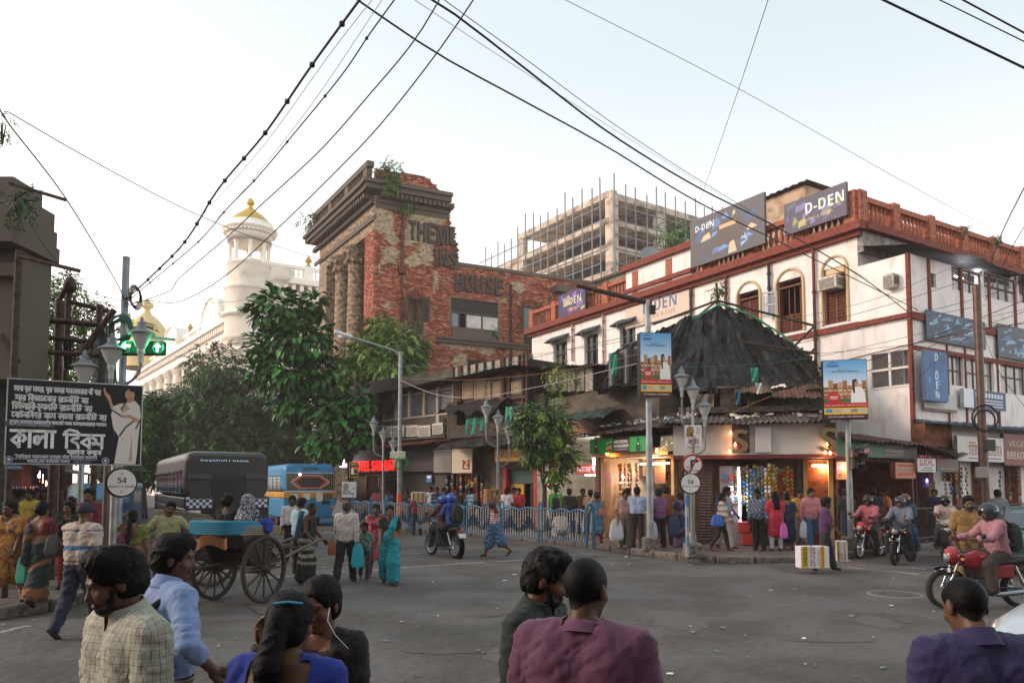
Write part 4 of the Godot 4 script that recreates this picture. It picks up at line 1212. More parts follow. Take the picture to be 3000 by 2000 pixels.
func script_line(p:Print,s:String,x:float,y:float,hh:float,wt:float,fit:=.0)->void:
	var tot:=.0
	for ch in s:tot+=STROKES.get(ch,STROKES["k"])[0]
	var k:=hh
	if fit>.0:k=fit*p.w/tot
	var at:=x*p.w
	var y0:=y*p.h
	for ch in s:
		var g:Array=STROKES.get(ch,STROKES["k"])
		for q in range(1,g.size()):
			var pts:=[]
			for j in range(0,g[q].size(),2):pts+=[(at+g[q][j]*k)/p.w,(y0+g[q][j+1]*hh)/p.h]
			p.line(pts,wt)
		if not ch in " -,u" and g[0]>.0:p.line([(at-.02*k)/p.w,(y0+hh)/p.h,(at+g[0]*k)/p.w,(y0+hh)/p.h],wt)
		at+=g[0]*k
# ---- the low shops round the corner
func tin(mb:MB,a:Vector3,b:Vector3,c:Vector3,d:Vector3,waves:float,amp:=.025,sag:=.0)->void:
	var nn:=(b-a).cross(d-a).normalized()
	mb.grid(int(waves)*4,2,func(s:float,t:float)->Vector3:return a.lerp(b,s).lerp(d.lerp(c,s),t)+nn*(amp*sin(s*waves*TAU)+.02*sin(s*23.0+t*3.0))-UP*sag*sin(s*PI)*(1.0-t))
func shop_room(called:String,label:String,f:Face,s0:float,s1:float,h:float,deep:float,wallm:Material)->Node3D:
	var t:=thing(called,label,"shop",f.p((s0+s1)/2,.15,-deep/2))
	var b:=MB.new();b.xf=f.xf()
	b.span(V(s0,.155,-deep-.15),V(s1,h,-deep));part(b,"back_wall",wallm,t)
	for s in [s0,s1-.12]:
		var w:=MB.new();w.xf=f.xf();w.span(V(s,.155,-deep+.002),V(s+.12,h,-.03));part(w,"side_wall",wallm,t)
	var c:=MB.new();c.xf=f.xf();c.span(V(s0,h+.003,-deep-.15),V(s1,h+.15,-.03));part(c,"ceiling",wallm,t)
	return t
func lamp_tube(label:String,a:Vector3,b:Vector3,r:float,col,ek:float,e:float,n:Vector3)->void:
	var t:=thing("tube_light",label,"light",(a+b)/2)
	var m:=MB.new();m.tube([a,b],r,8);part(m,"tube",M("glow_"+str(col)+str(ek),"#ffffff",.5,{"emit":col,"ek":ek}),t)
	if e>.0:
		var o:=OmniLight3D.new();o.name="lamp";o.light_color=Color(col);o.light_energy=e;o.light_size=.12;o.shadow_enabled=true;o.omni_range=15.0;o.omni_attenuation=2.0
		t.add_child(o);o.position=n
func bulb(label:String,at:Vector3,r:float,col,ek:float,e:float)->void:
	var t:=thing("light_bulb",label,"light",at)
	var m:=MB.new();m.lathe([[0,-r],[r*.7,-r*.7],[r,0],[r*.7,r*.8],[r*.35,r*1.5],[r*.35,r*2.0],[0,r*2.0]],10,at);part(m,"globe",M("glow_"+str(col)+str(ek),"#ffffff",.5,{"emit":col,"ek":ek}),t)
	var s:=MB.new();s.tube([at+UP*r*1.9,at+UP*(r*3.0)],r*.4,8);part(s,"socket",M("black_plastic","#1b1b1b",.5),t)
	if e>.0:
		var o:=OmniLight3D.new();o.name="lamp";o.light_color=Color(col);o.light_energy=e;o.light_size=r*2;o.shadow_enabled=true;o.omni_range=15.0;o.omni_attenuation=2.0
		t.add_child(o);o.position=Vector3.DOWN*r*1.3
const ORD:=["first","second","third","fourth","fifth","sixth","seventh","eighth","ninth","tenth","eleventh","twelfth","thirteenth","fourteenth","fifteenth","sixteenth"]
func packet_strip(label:String,top:Vector3,n:int,w:float,h:float,cols:Array,f:Face)->void:
	var t:=thing("packet_strip",label,"snack packets",top-UP*n*h,.0,"strips of packets hung in shop fronts")
	for k in n:
		var m:=MB.new();m.hue(cols[rng.randi()%cols.size()],.62)
		var c:=top+Vector3.DOWN*(k+.5)*h+f.n*R(-.02,.03)
		var bs:=f.basis()*Basis(UP,R(-.4,.4))
		m.ball(c,V(w*.5,h*.42,.03),4,bs)
		m.box(c+UP*h*.44,V(w*.95,h*.1,.004),bs);m.box(c-UP*h*.44,V(w*.95,h*.1,.004),bs)
		part(m,"packet",M("foil_packet","#ffffff",.3,{"metal":.15}),t)
func shelf_goods(t:Node3D,f:Face,s0:float,s1:float,ys:Array,z:float,cols:Array,jar:=true)->void:
	for y in ys:
		var b:=MB.new();b.xf=f.xf();b.span(V(s0,y,z-.3),V(s1,y+.03,z));part(b,"shelf",M("shelf_wood","#6d4a2e",.7,{"tex":"wood","ts":V(2,6,2)}),t)
		var s:=s0+.08
		while s<s1-.1:
			var w:=R(.09,.17);var h:=R(.14,.3)
			var m:=MB.new();m.hue(cols[rng.randi()%cols.size()])
			if jar and rng.randf()<.6:m.lathe([[0,y+.032],[w*.45,y+.032],[w*.46,y+h*.75],[w*.36,y+h*.85],[w*.38,y+h],[0,y+h]],8,f.p(s+w/2,0,z-.14))
			else:m.xf=f.xf();m.span(V(s,y+.032,z-.24),V(s+w*.92,y+h,z-.05))
			part(m,"jar" if jar else "box",M("goods","#ffffff",.45),t)
			s+=w+R(.005,.04)
func roller_shutter(called:String,label:String,f:Face,r:Rect2,out:float,hue:String)->void:
	var t:=thing(called,label,"shutter",f.p(r.get_center().x,r.position.y,out))
	var m:=M("shutter_"+hue,hue,.6,{"metal":.3,"tex":"stain","ts":.8})
	var n:=int(r.size.y/.09)
	for k in n:
		var b:=MB.new();b.xf=f.xf(0,0,out)
		var y:=r.position.y+r.size.y*k/n
		var hh:=r.size.y/n
		b.quad(V(r.position.x,y,0),V(r.end.x,y,0),V(r.end.x,y+hh*.5,.025),V(r.position.x,y+hh*.5,.025))
		b.quad(V(r.position.x,y+hh*.5,.025),V(r.end.x,y+hh*.5,.025),V(r.end.x,y+hh,.0),V(r.position.x,y+hh,.0))
		part(b,"slat",m,t)
	var bx:=MB.new();bx.xf=f.xf(0,0,out);bx.span(V(r.position.x-.05,r.position.y-.06,-.02),V(r.end.x+.05,r.position.y-.002,.05));part(bx,"bottom_bar",m,t)
func shop_row()->void:
	var A:=P(800,1111,41);var B:=P(1215,1111,30.5);var C:=P(1370,1111,26.5);var D:=P(1552,1111,23.3);var E:=P(1920,1111,22.0);var F:=P(2105,1111,25.0)
	var fA:=Face.new(A,B);var fB:=Face.new(B,C);var fC:=Face.new(C,D);var fD:=Face.new(D,E);var fE:=Face.new(E,F)
	var lA:=Vector2(B.x-A.x,B.z-A.z).length();var lB:=Vector2(C.x-B.x,C.z-B.z).length();var lC:=Vector2(D.x-C.x,D.z-C.z).length();var lD:=Vector2(E.x-D.x,E.z-D.z).length();var lE:=Vector2(F.x-E.x,F.z-E.z).length()
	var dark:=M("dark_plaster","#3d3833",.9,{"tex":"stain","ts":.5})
	var old:=M("old_concrete","#6b6258",.95,{"tex":"stain","ts":.13,"det":"grain","ds":1.5,"nrm":"n_rough","nk":.8})
	var soot:=M("sooty_concrete","#4e4841",.95,{"tex":"stain","ts":.35,"nrm":"n_rough","nk":.8})
	var greytin:=M("grey_tin","#6b6a68",.65,{"tex":"rust","ts":.3,"metal":.2})
	var redtin:=M("red_tin","#7c4236",.75,{"tex":"rust","ts":.4})
	var blktin:=M("black_tin")
	var cream:=M("cream_tiles","#cfc3a4",.5,{"tex":"soft","ts":.6})
	var wood:=M("shop_wood","#6b432a",.65,{"tex":"wood","ts":V(3,.6,3)})
	var t:=thing("hotel_building","low sooty two-storey building with hotel below and glazed floor above","building",fA.p(lA/2,.15,-2))
	var up:=FP(fA,1042,868).y
	var sill:=FP(fA,1042,949).y
	var s0:=FP(fA,878,970).x;var s1:=FP(fA,1042,949).x
	var wl:=MB.new();wl.xf=fA.xf()
	var holes:=[]
	for q in [[880,908],[911,938],[941,972],[975,1003],[1006,1040]]:
		var a:=FP(fA,q[0],940).x;var b:=FP(fA,q[1],940).x
		holes.append(Rect2(a,sill+.05,b-a,up-sill-.1))
	var dh:=[FR(fA,839,1088,871,1200),FR(fA,878,1092,920,1200),FR(fA,926,1085,997,1200),FR(fA,1026,1090,1112,1190),FR(fA,1165,1078,1232,1205)]
	for k in 5:dh[k].size.y=dh[k].end.y-.15;dh[k].position.y=.15
	wl.wall(lA,up+.5,holes+dh,.25)
	part(wl,"wall",old,t)
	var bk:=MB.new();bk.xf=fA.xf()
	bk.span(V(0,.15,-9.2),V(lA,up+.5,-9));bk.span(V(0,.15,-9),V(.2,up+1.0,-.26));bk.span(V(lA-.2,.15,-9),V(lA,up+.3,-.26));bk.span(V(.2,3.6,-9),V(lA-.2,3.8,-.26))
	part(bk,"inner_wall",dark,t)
	for r in holes:
		var g:=MB.new();g.xf=fA.xf();g.quad(V(r.position.x,r.position.y,-.1),V(r.end.x,r.position.y,-.1),V(r.end.x,r.end.y,-.1),V(r.position.x,r.end.y,-.1))
		var w:=MB.new();w.xf=fA.xf()
		for s in [r.position.x-.05,r.end.x-.03]:w.span(V(s,r.position.y,-.13),V(s+.09,r.end.y,.03))
		w.span(V(r.position.x,r.position.y+r.size.y*.72,-.12),V(r.end.x,r.position.y+r.size.y*.72+.06,.02));w.span(V(r.position.x-.05,r.position.y-.08,-.1),V(r.end.x+.05,r.position.y,.06))
		var win:=part(w,"window",M("cream_frame","#b9ad98",.8,{"tex":"stain","ts":.8}),t)
		part(g,"pane",M("grimy_glass","#54585a",.3,{"tex":"soft","ts":.5}),win)
	var rf:=MB.new()
	var ra:=fA.p(s0-2.6,FP(fA,824,905).y-.4,1.0);var rb:=fA.p(lA+.3,FP(fA,1225,830,1.0).y,1.0)
	tin(rf,ra,rb,rb-fA.n*10+UP*.3,ra-fA.n*10+UP*.3,60,.03)
	part(rf,"tin_roof",blktin,t)
	var cl:=MB.new()
	cl.grid(24,8,func(s:float,v:float)->Vector3:return fA.p(lerpf(s0-2.4,s0+1.6,s),lerpf(FP(fA,850,880).y,sill+.2+.5*s,v)-.25*sin(s*PI)*v,.25+.12*sin(s*17+v*4)*v))
	part(cl,"black_cloth",M("black_cloth","#211f1e",.9),t)
	for q in [[1064,1090,870,916],[1092,1118,872,917],[1120,1131,876,917],[1134,1154,876,917],[1177,1200,876,905]]:
		var r:=FR(fA,q[0],q[2],q[1],q[3])
		var dm:=MB.new();dm.xf=fA.xf(0,0,.03)
		dm.span(V(r.position.x,r.position.y,0),V(r.end.x,r.end.y,.05))
		for y in [.08,.56]:
			for e in [[.0,1.0,.0,.06],[.0,1.0,.94,1.0],[.0,.12,.06,.94],[.88,1.0,.06,.94]]:
				dm.span(V(r.position.x+r.size.x*(.1+.8*e[0]),r.position.y+r.size.y*(y+.38*e[2]),.05),V(r.position.x+r.size.x*(.1+.8*e[1]),r.position.y+r.size.y*(y+.38*e[3]),.075))
		part(dm,"panelled_door",M("flaking_paint","#94836a" if q[0]!=1120 else "#5b4334",.9,{"tex":"light_grunge","ts":1.5}),t)
	var tb:=MB.new();tb.xf=fA.xf(0,0,.02)
	for q in [1056,1060,1158,1172,1203,1212]:var s:=FP(fA,q,880).x;tb.span(V(s,sill,0),V(s+.1,up+.5,.12))
	for v in [862,921]:var y:=FP(fA,1130,v).y;tb.span(V(s1,y-.06,.002),V(lA,y+.06,.14))
	for k in 9:var s:=lerpf(s1,lA,k/9.0);tb.span(V(s,up-.1,.001),V(s+.06,up+.5,.1))
	part(tb,"timber_frame",M("dark_red_timber","#55302a",.8,{"tex":"wood","ts":V(3,.6,3)}),t)
	var pn:=MB.new();pn.xf=fA.xf(0,0,.004)
	for k in 8:var s:=lerpf(s1,lA,k/9.0);pn.span(V(s+.1,up-.05,0),V(s+(lA-s1)/9.0-.04,up+.45,.012))
	part(pn,"panel",M("grey_panel","#a8a49c",.85,{"tex":"stain","ts":.7}),t)
	var aw:=MB.new()
	tin(aw,fA.p(FP(fA,812,1040,1.6).x,FP(fA,830,1036,1.6).y,1.6),fA.p(FP(fA,1030,1012,1.3).x,FP(fA,1020,1012,1.3).y,1.3),fA.p(FP(fA,1042,1000).x,FP(fA,1030,1000).y,.05),fA.p(FP(fA,850,1022).x,FP(fA,860,1018).y,.05),44)
	meta(part(aw,"awning",redtin,t),"rusty red corrugated awning")
	var ag:=MB.new()
	tin(ag,fA.p(FP(fA,1000,1035,2.2).x,FP(fA,1000,1032,2.2).y,2.2),fA.p(FP(fA,1208,1016,1.8).x,FP(fA,1208,1016,1.8).y,1.8),fA.p(lA,FP(fA,1195,985).y+.2,.05),fA.p(FP(fA,1040,1008).x,FP(fA,1060,1004).y,.05),40,.035)
	meta(part(ag,"awning",greytin,t),"grey corrugated awning")
	var lt:=MB.new();lt.xf=fA.xf();lt.span(V(s0-.5,FP(fA,960,1010,.45).y,.002),V(s1+.3,FP(fA,960,1005,.45).y,.75));part(lt,"ledge",soot,t)
	var k:=0
	for q in [[868,886,979],[889,906,979],[908,934,978],[939,966,977],[966,995,978],[999,1024,972]]:
		var r:=FR(fA,q[0],q[2],q[1],q[2]+26)
		ac_unit(fA,fA.p(FP(fA,(q[0]+q[1])/2.0,980,.45).x,FP(fA,q[0],q[2]+14,.45).y,.45),V(r.size.x*.95,r.size.y,.36),["outdoor air conditioner unit at the left end of the ledge row","tall pale air conditioner unit second from the left on ledge","dark grey air conditioner unit beside the lamp pole","cream air conditioner unit with round fan, fourth on the ledge","cream air conditioner unit fifth on the ledge","white air conditioner unit at the right end of the ledge"][k])
		k+=1
	var pv:=MB.new()
	for j in 3:pv.tube([fA.p(FP(fA,1014+j*4,960).x,FP(fA,1014,955).y,.25+j*.05),fA.p(FP(fA,1016+j*4,1004).x,sill-1.45,.3+j*.05)],.07,8)
	part(pv,"drain_pipes",M("grey_pvc","#8d9196",.5),t)
	var fs:=MB.new();fs.xf=fA.xf()
	var h0:=FP(fA,860,1085).y;var h1:=FP(fA,860,1036).y
	fs.span(V(.1,h0,.003),V(FP(fA,1035,1060).x,h1,.3));part(fs,"fascia",M("black_fascia","#1d1b1b",.6),t)
	var ne:=thing("neon_sign","red glowing hotel sign on a black fascia","sign",fA.p(FP(fA,860,1060).x,h0,.35))
	var nr:=FR(fA,812,1046,907,1070,.35)
	var ll:=letters("HOTEL SAMRAT",nr.size.y*.95,"Droid Sans",true,.05)
	var lb:=MB.new();lb.xf=fA.xf(nr.position.x-ll[1].position.x*nr.size.x/ll[1].size.x,nr.position.y,.36)*Transform3D(Basis.from_scale(V(nr.size.x/ll[1].size.x,1,1)),Vector3.ZERO)
	lb.add(ll[0],ID3);part(lb,"lettering",M("neon_red","#ff2a20",.5,{"emit":"#ff1a12","ek":1.1}),ne)
	var nl:=AreaLight3D.new();nl.name="lamp";nl.area_size=Vector2(nr.size.x,.5);nl.light_color=Color("#ff2a1c");nl.light_energy=.12;nl.shadow_enabled=true;nl.area_range=12.0;ne.add_child(nl)
	nl.basis=Basis(-fA.x,UP,-fA.n);nl.position=fA.n*.12+UP*.6
	var hs:=thing("box_sign","small white glowing box sign left of the hotel letters","sign",fA.p(FP(fA,793,1063).x,FP(fA,793,1073).y,.6))
	var hb:=MB.new();hb.xf=fA.xf(0,0,.6);var hr:=FR(fA,786,1055,801,1073,.6);hb.span(V(hr.position.x,hr.position.y,0),V(hr.end.x,hr.end.y,.15));part(hb,"box",M("violet_glow","#ffffff",.5,{"emit":"#f0d8ff","ek":3.0}),hs)
	var hd:=MB.new();hd.xf=fA.xf();var dr:Rect2=dh[0]
	for s in [dr.position.x,dr.end.x-.1]:hd.span(V(s,.15,-.1),V(s+.1,dr.end.y,.03))
	hd.span(V(dr.position.x,dr.end.y-.1,-.1),V(dr.end.x,dr.end.y,.03));part(hd,"door_frame",M("brass_frame","#8a6a35",.4,{"metal":.6}),t)
	var hg:=MB.new();hg.xf=fA.xf();hg.quad(V(dr.position.x,.15,-.06),V(dr.end.x,.15,-.06),V(dr.end.x,dr.end.y,-.06),V(dr.position.x,dr.end.y,-.06));part(hg,"door_pane",M("bronze_glass","#3a2e22",.1),t)
	var gg:Rect2=dh[1]
	var gb:=MB.new();gb.xf=fA.xf()
	for j in 9:gb.tube([V(gg.position.x+gg.size.x*j/8,.15,-.05),V(gg.position.x+gg.size.x*j/8,gg.end.y,-.05)],.02,5)
	for y in [.3,1.2,2.2]:gb.span(V(gg.position.x,y,-.07),V(gg.end.x,y+.05,-.03))
	part(gb,"grille_gate",M("iron","#26221f",.6),t)
	roller_shutter("roller_shutter","closed dark roller shutter beside the hotel door",fA,dh[2],-.06,"#3b3a39")
	panel_sign("panel_board","grey blank panel hanging left of the bank board",fA,FR(fA,998,1032,1038,1085,.5),.5,.05,"#6f6a64",func(p:Print):p.ink("#77716a");p.rect(0,0,1,1))
	panel_sign("bank_board","cream panel with a dark red square emblem under the awning",fA,FR(fA,1040,1030,1086,1086,.6),.6,.06,"#b3a78d",func(p:Print):
		p.ink("#bcae92");p.rect(0,0,1,1);p.up();p.ink("#6e1f1c");p.rect(.54,.14,.38,.4);p.up();p.ink("#c9b08a");ptext(p,"2",.62,.2,.4,{"bold":true}))
	panel_sign("club_sign","yellow sports club sign with red letters and red frame",fA,FR(fA,1138,1027,1208,1061,.8),.8,.08,"#8c2a20",func(p:Print):
		p.ink("#c99a2c");p.rect(.04,.08,.92,.84);p.up();p.ink("#7a1d16");ptext(p,"SPORTING CLUB",.08,.3,.4,{"bold":true,"fit":.84}))
	var rr:Rect2=dh[4]
	for s in [rr.position.x-.15,rr.end.x-.05]:var cd:=MB.new();cd.xf=fA.xf(0,0,.02);cd.hue("#a2281f");cd.span(V(s,.15,-.1),V(s+.2,rr.end.y+.1,.1));part(cd,"red_post",M("painted_wood","#ffffff",.6),t)
	var cdd:=MB.new();cdd.xf=fA.xf();cdd.hue("#b58a22");cdd.span(V(rr.position.x+.06,1.1,-.2),V(rr.position.x+rr.size.x*.5,rr.end.y-.6,-.15));cdd.hue("#7a1f1a");cdd.span(V(rr.position.x+.06,.2,-.2),V(rr.position.x+rr.size.x*.5,1.09,-.15));cdd.hue("#3c5a52");cdd.span(V(rr.position.x+.06,rr.end.y-.58,-.2),V(rr.end.x,rr.end.y,-.15))
	part(cdd,"club_door",M("painted_wood"),t)
	var pc:=["#b33a2a","#c9a53a","#3f7a3a","#d8d2c0","#8a2a24","#3a6aa0","#c06a2a","#e0c860"]
	for j in 13:
		var s:=FP(fA,1030+j*6.3,1090,.3).x
		packet_strip("strip of bright snack packets in the kiosk by the shutter, %s from the left"%ORD[j],fA.p(s,FP(fA,1060,1086,.3).y-R(0,.12),.3+R(-.1,.1)),7+rng.randi()%5,.15,.17,pc,fA)
	panel_sign("notice","small blue notice on the shutter beside the kiosk",fA,FR(fA,980,1090,992,1107,.12),.12,.02,"#2d5a90",func(p:Print):p.ink("#3a6ca6");p.rect(0,0,1,1);p.up();p.ink("#e0e6ee");p.rect(.15,.55,.7,.3))
	var sh:=thing("rooftop_shanty","rooftop shanty of old cloth and boards above the club sign","shack",fA.p(FP(fA,1130,960,-.5).x,sill-1.6,-.5))
	var wa:=MB.new();wa.xf=fA.xf();var br:=FR(fA,1046,925,1062,1010);wa.span(V(br.position.x,br.position.y,.01),V(br.end.x+.2,br.end.y,.5));wa.span(V(br.end.x,br.position.y,.005),V(lA,br.position.y+.55,.9));part(wa,"brick_stub",soot,sh)
	var tc:=MB.new();tc.grid(30,10,func(s:float,v:float)->Vector3:return fA.p(lerpf(FP(fA,1055,930).x,FP(fA,1178,930).x,s),lerpf(FP(fA,1110,922).y,FP(fA,1110,945).y,v)+.12*sin(s*19+v*5)-.3*s*v,.1+v*1.3));part(tc,"black_sheet",M("black_cloth"),sh)
	var gc:=MB.new();gc.grid(20,10,func(s:float,v:float)->Vector3:return fA.p(lerpf(FP(fA,1071,980,.9).x,FP(fA,1120,980,.9).x,s),lerpf(FP(fA,1100,958,.9).y,FP(fA,1100,1002,.9).y,v*(1.0-.35*s)),.9+.06*sin(s*16+v*3)));part(gc,"green_cloth",M("green_cloth","#2b8a72",.8,{"tex":"weave","ts":4.0}),sh)
	for q in [[1162,934,1178,975,"#4aa08c","pale green cloth hung to dry on the rooftop shanty"],[1166,955,1180,975,"#26242a","dark cloth hung to dry below the green one"],[1183,948,1196,966,"#cfcac2","black and white cloth hung to dry on the shanty"]]:
		var r:=FR(fA,q[0],q[1],q[2],q[3],1.2)
		var lc:=MB.new();lc.grid(8,8,func(s:float,v:float)->Vector3:return fA.p(r.position.x+r.size.x*s,r.end.y-r.size.y*v,1.2+.05*sin(s*9+v*2)))
		solo(lc,"laundry",M("cloth_"+q[4],q[4],.85,{"tex":"weave","ts":4.0}),q[5],"laundry",fA.p(r.get_center().x,r.position.y,1.2))
	var lit:=M("white_tiles","#d9d2bf",.45,{"tex":"soft","ts":.8})
	var t2:=shop_room("sweet_shop","brightly lit white tiled sweet shop behind the railing",fB,.5,lB+.3,3.7,3.5,lit)
	panel_sign("shop_board","faded orange-brown shop board with red letters",fB,FR(fB,1208,968,1369,1010,.35),.35,.12,"#4a3522",func(p:Print):
		p.ink("#8a5c28");p.rect(0,0,1,1);p.up();p.ink("#6e2418");ptext(p,"BHANDAR",.36,.45,.45,{"font":"Droid Serif","bold":true,"fit":.6});p.ink("#5a4a38");p.rect(.3,.26,.5,.06);p.rect(.3,.12,.6,.05))
	panel_sign("red_sign","red sign with white headline script inside the lit sweet shop",fB,FR(fB,1326,1066,1392,1088,-.4),-.4,.06,"#8a1a18",func(p:Print):
		p.ink("#a81e1c");p.rect(0,0,1,1);p.up();p.ink("#efe6e0");script_line(p,"emahener grm ih",.04,.22,p.h*.5,p.h*.075,.92))
	lamp_tube("white bulb glowing above the red sign in the sweet shop",fB.p(FP(fB,1365,1060,-.2).x,FP(fB,1365,1060,-.2).y-.12,-.2),fB.p(FP(fB,1365,1050,-.2).x,FP(fB,1365,1050,-.2).y+.1,-.2),.05,"#eef2ff",7.0,.7,fB.n*.12)
	lamp_tube("tube light under the red sign in the sweet shop",fB.p(FP(fB,1345,1091,-.5).x,FP(fB,1345,1091,-.5).y,-.5),fB.p(FP(fB,1392,1091,-.5).x,FP(fB,1392,1091,-.5).y,-.5),.03,"#fff4e0",6.0,.9,Vector3.DOWN*.1)
	bulb("round white bulb hanging at the back of the sweet shop",fB.p(FP(fB,1378,1098,-1.0).x,FP(fB,1378,1098,-1.0).y,-1.0),.06,"#f4f0ff",7.0,.5)
	shelf_goods(t2,fB,lB*.72,lB+.15,[1.6,2.05,2.45],-3.0,["#c9a25a","#d9c9a0","#8a5a34","#e0d8c0","#a03a28"])
	var ct:=MB.new();ct.xf=fB.xf();ct.span(V(1.0,.16,-1.4),V(lB+.1,1.0,-.7));part(ct,"counter",M("counter_steel","#9a9c9c",.3,{"metal":.4}),t2)
	var cg:=MB.new();cg.xf=fB.xf();cg.span(V(1.0,1.003,-1.35),V(lB+.1,1.4,-.75));part(cg,"glass_case",M("case_glass","#c8d4d0",.05,{"alpha":.2}),t2)
	var gd:=MB.new()
	for j in 14:
		gd.hue(["#c98a3a","#d8b870","#e6d8b0","#a86a2a"][j%4]);gd.ball(fB.p(1.2+j*lB*.055,1.06,-1.05),V(.09,.06,.14),4)
	meta(part(gd,"sweets",M("goods","#ffffff",.45),t2),"trays of sweets in the glass case","","","stuff")
	for q in [[1250,1108,1283,1170,"#c4bfae","pale kathi roll poster on the white shop wall"],[1368,1095,1380,1130,"#a83228","red menu poster inside the sweet shop"]]:
		panel_sign("poster",q[5],fB,FR(fB,q[0],q[1],q[2],q[3],-.15),-.15,.02,q[4],func(p:Print):
			p.ink(q[4]);p.rect(0,0,1,1);p.up();p.ink("#8a2a22" if q[0]==1250 else "#e8d8c8");p.rect(.1,.82,.8,.1)
			for j in 6:p.rect(.15,.12+j*.1,.5+.05*(j%3),.03))
	var t3:=shop_room("snack_shop","warmly lit corner snack shop under green drink signs",fC,.25,lC-.1,2.9,3.0,M("warm_wall","#c9a878",.7,{"tex":"soft","ts":.5}))
	var post:=MB.new();post.xf=fC.xf();post.span(V(.0,.155,-.4),V(.22,3.1,.05));part(post,"door_post",wood,t3)
	var bxs:=MB.new();bxs.xf=fC.xf();bxs.span(V(.1,2.92,.02),V(lC,3.16,.32));part(bxs,"shutter_box",M("brass_strip","#8c7350",.4,{"metal":.5}),t3)
	bottle_sign("green drinks sign with dark bottles over the snack shop",fC,FR(fC,1360,1005,1495,1039,.4),.4,false)
	panel_sign("picture_panel","picture panel of flowers at the end of the snack shop sign",fC,FR(fC,1520,1000,1552,1036,.3),.3,.05,"#8a9a80",func(p:Print):
		p.ink("#5a6a52");p.rect(0,0,1,1);p.up();splatter(p,["#b8c4a8","#d8d4c0","#7a8a6a","#c98a7a"],16,21))
	shelf_goods(t3,fC,.5,lC-.4,[.95,1.35,1.75,2.15],-2.6,["#b3402a","#d0a040","#d8c8a0","#8a5a30","#c8642a","#7a8a4a"])
	bulb("orange bulb at the left corner of the snack shop sign",fC.p(FP(fC,1395,1042,.45).x,FP(fC,1395,1042,.45).y,.45),.06,"#ff9a50",6.0,.35)
	bulb("orange bulb at the right part of the snack shop sign",fC.p(FP(fC,1509,1036,.45).x,FP(fC,1509,1036,.45).y,.45),.05,"#ff9a50",5.0,.3)
	lamp_tube("warm tube light inside the snack shop",fC.p(1.0,2.7,-1.2),fC.p(2.4,2.7,-1.2),.03,"#ffe6c0",6.0,1.3,Vector3.DOWN*.1)
	bulb("small violet bulb above the snack shop counter",fC.p(FP(fC,1432,1094,-.6).x,FP(fC,1432,1094,-.6).y,-.6),.05,"#d8d0ff",7.0,.3)
	for j in 6:packet_strip("strip of orange packets inside the snack shop, %s from the left"%ORD[j],fC.p(.55+j*.17,2.72,-.5-R(0,.2)),8,.14,.16,["#c9602a","#d8a040","#b33a22","#e0d0a0"],fC)
	for q in [[1478,1052,1500,1092,"#b8a070"],[1505,1056,1530,1110,"#6a4426"],[1400,1060,1425,1085,"#c8b890"],[1440,1130,1470,1150,"#a87838"]]:
		panel_sign("price_board","price board inside the snack shop "+("beside the mast" if q[0]==1478 else ("in dark wood at its right" if q[0]==1505 else ("at its left" if q[0]==1400 else "low over the counter"))),fC,FR(fC,q[0],q[1],q[2],q[3],-1.6),-1.6,.03,q[4],func(p:Print):
			p.ink(q[4]);p.rect(0,0,1,1);p.up();p.ink("#4a2a18")
			for j in 6:p.rect(.12,.1+.14*j,.5+.12*(j%3),.05))
	var c3:=MB.new();c3.xf=fC.xf();c3.span(V(.6,.16,-1.1),V(lC-.5,1.0,-.5));part(c3,"counter",wood,t3)
	var g3:=MB.new();g3.xf=fC.xf();g3.span(V(.6,1.003,-1.05),V(lC-.5,1.4,-.55));part(g3,"glass_case",M("case_glass"),t3)
	var t4:=shop_room("corner_shop","open-fronted corner grocer under a long white fascia",fD,.1,FP(fD,1843,1150).x,2.75,3.2,M("dark_interior","#4a4038",.85,{"tex":"stain","ts":.6}))
	var fy0:=FP(fD,1700,1044,.5).y;var fy1:=FP(fD,1700,974,.5).y
	var fa:=MB.new();fa.xf=fD.xf();fa.span(V(-.02,fy0,.2),V(lD+.02,fy1,.5))
	part(fa,"fascia",M("white_fascia","#bcb8b2",.35,{"tex":"soft","ts":.3}),t4)
	var ft:=MB.new();ft.xf=fD.xf();ft.hue("#5b1f1e");ft.span(V(-.02,fy0-.12,.2),V(lD+.02,fy0-.003,.52));part(ft,"fascia_trim",M("painted_wood"),t4)
	for q in[[1682,1722],[1896,1920]]:
		var a:=FP(fD,q[0],1000,.52).x;var b:=FP(fD,q[1],1000,.52).x
		var mp:=MB.new();mp.xf=fD.xf();mp.hue("#4f2120");mp.span(V(a,fy0+.05,.502),V(b,fy1-.03,.52));part(mp,"maroon_panel",M("gloss_paint","#ffffff",.25),t4)
	for q in [1700,1903]:
		var se:=letters("S",.86,"Droid Sans",true,.12)
		var sb:=MB.new();var c:=FP(fD,q,1036,.55);sb.xf=fD.xf(c.x,fy0+.06-se[1].position.y*.8,.6)*Transform3D(Basis.from_scale(V(.9,.8,1)),Vector3.ZERO);sb.add(se[0],ID3)
		part(sb,"letter",M("brushed_gold","#8d8360",.25,{"metal":.85}),t4)
	var ip:=MB.new();ip.xf=fD.xf();var ir:=FR(fD,1735,978,1771,1040,.55);ip.cbox(V(ir.get_center().x,ir.get_center().y,.56),V(ir.size.x,ir.size.y,.1),.03);part(ip,"letter",M("silver_letter","#c4c2be",.35,{"metal":.3}),t4)
	var k2:=0
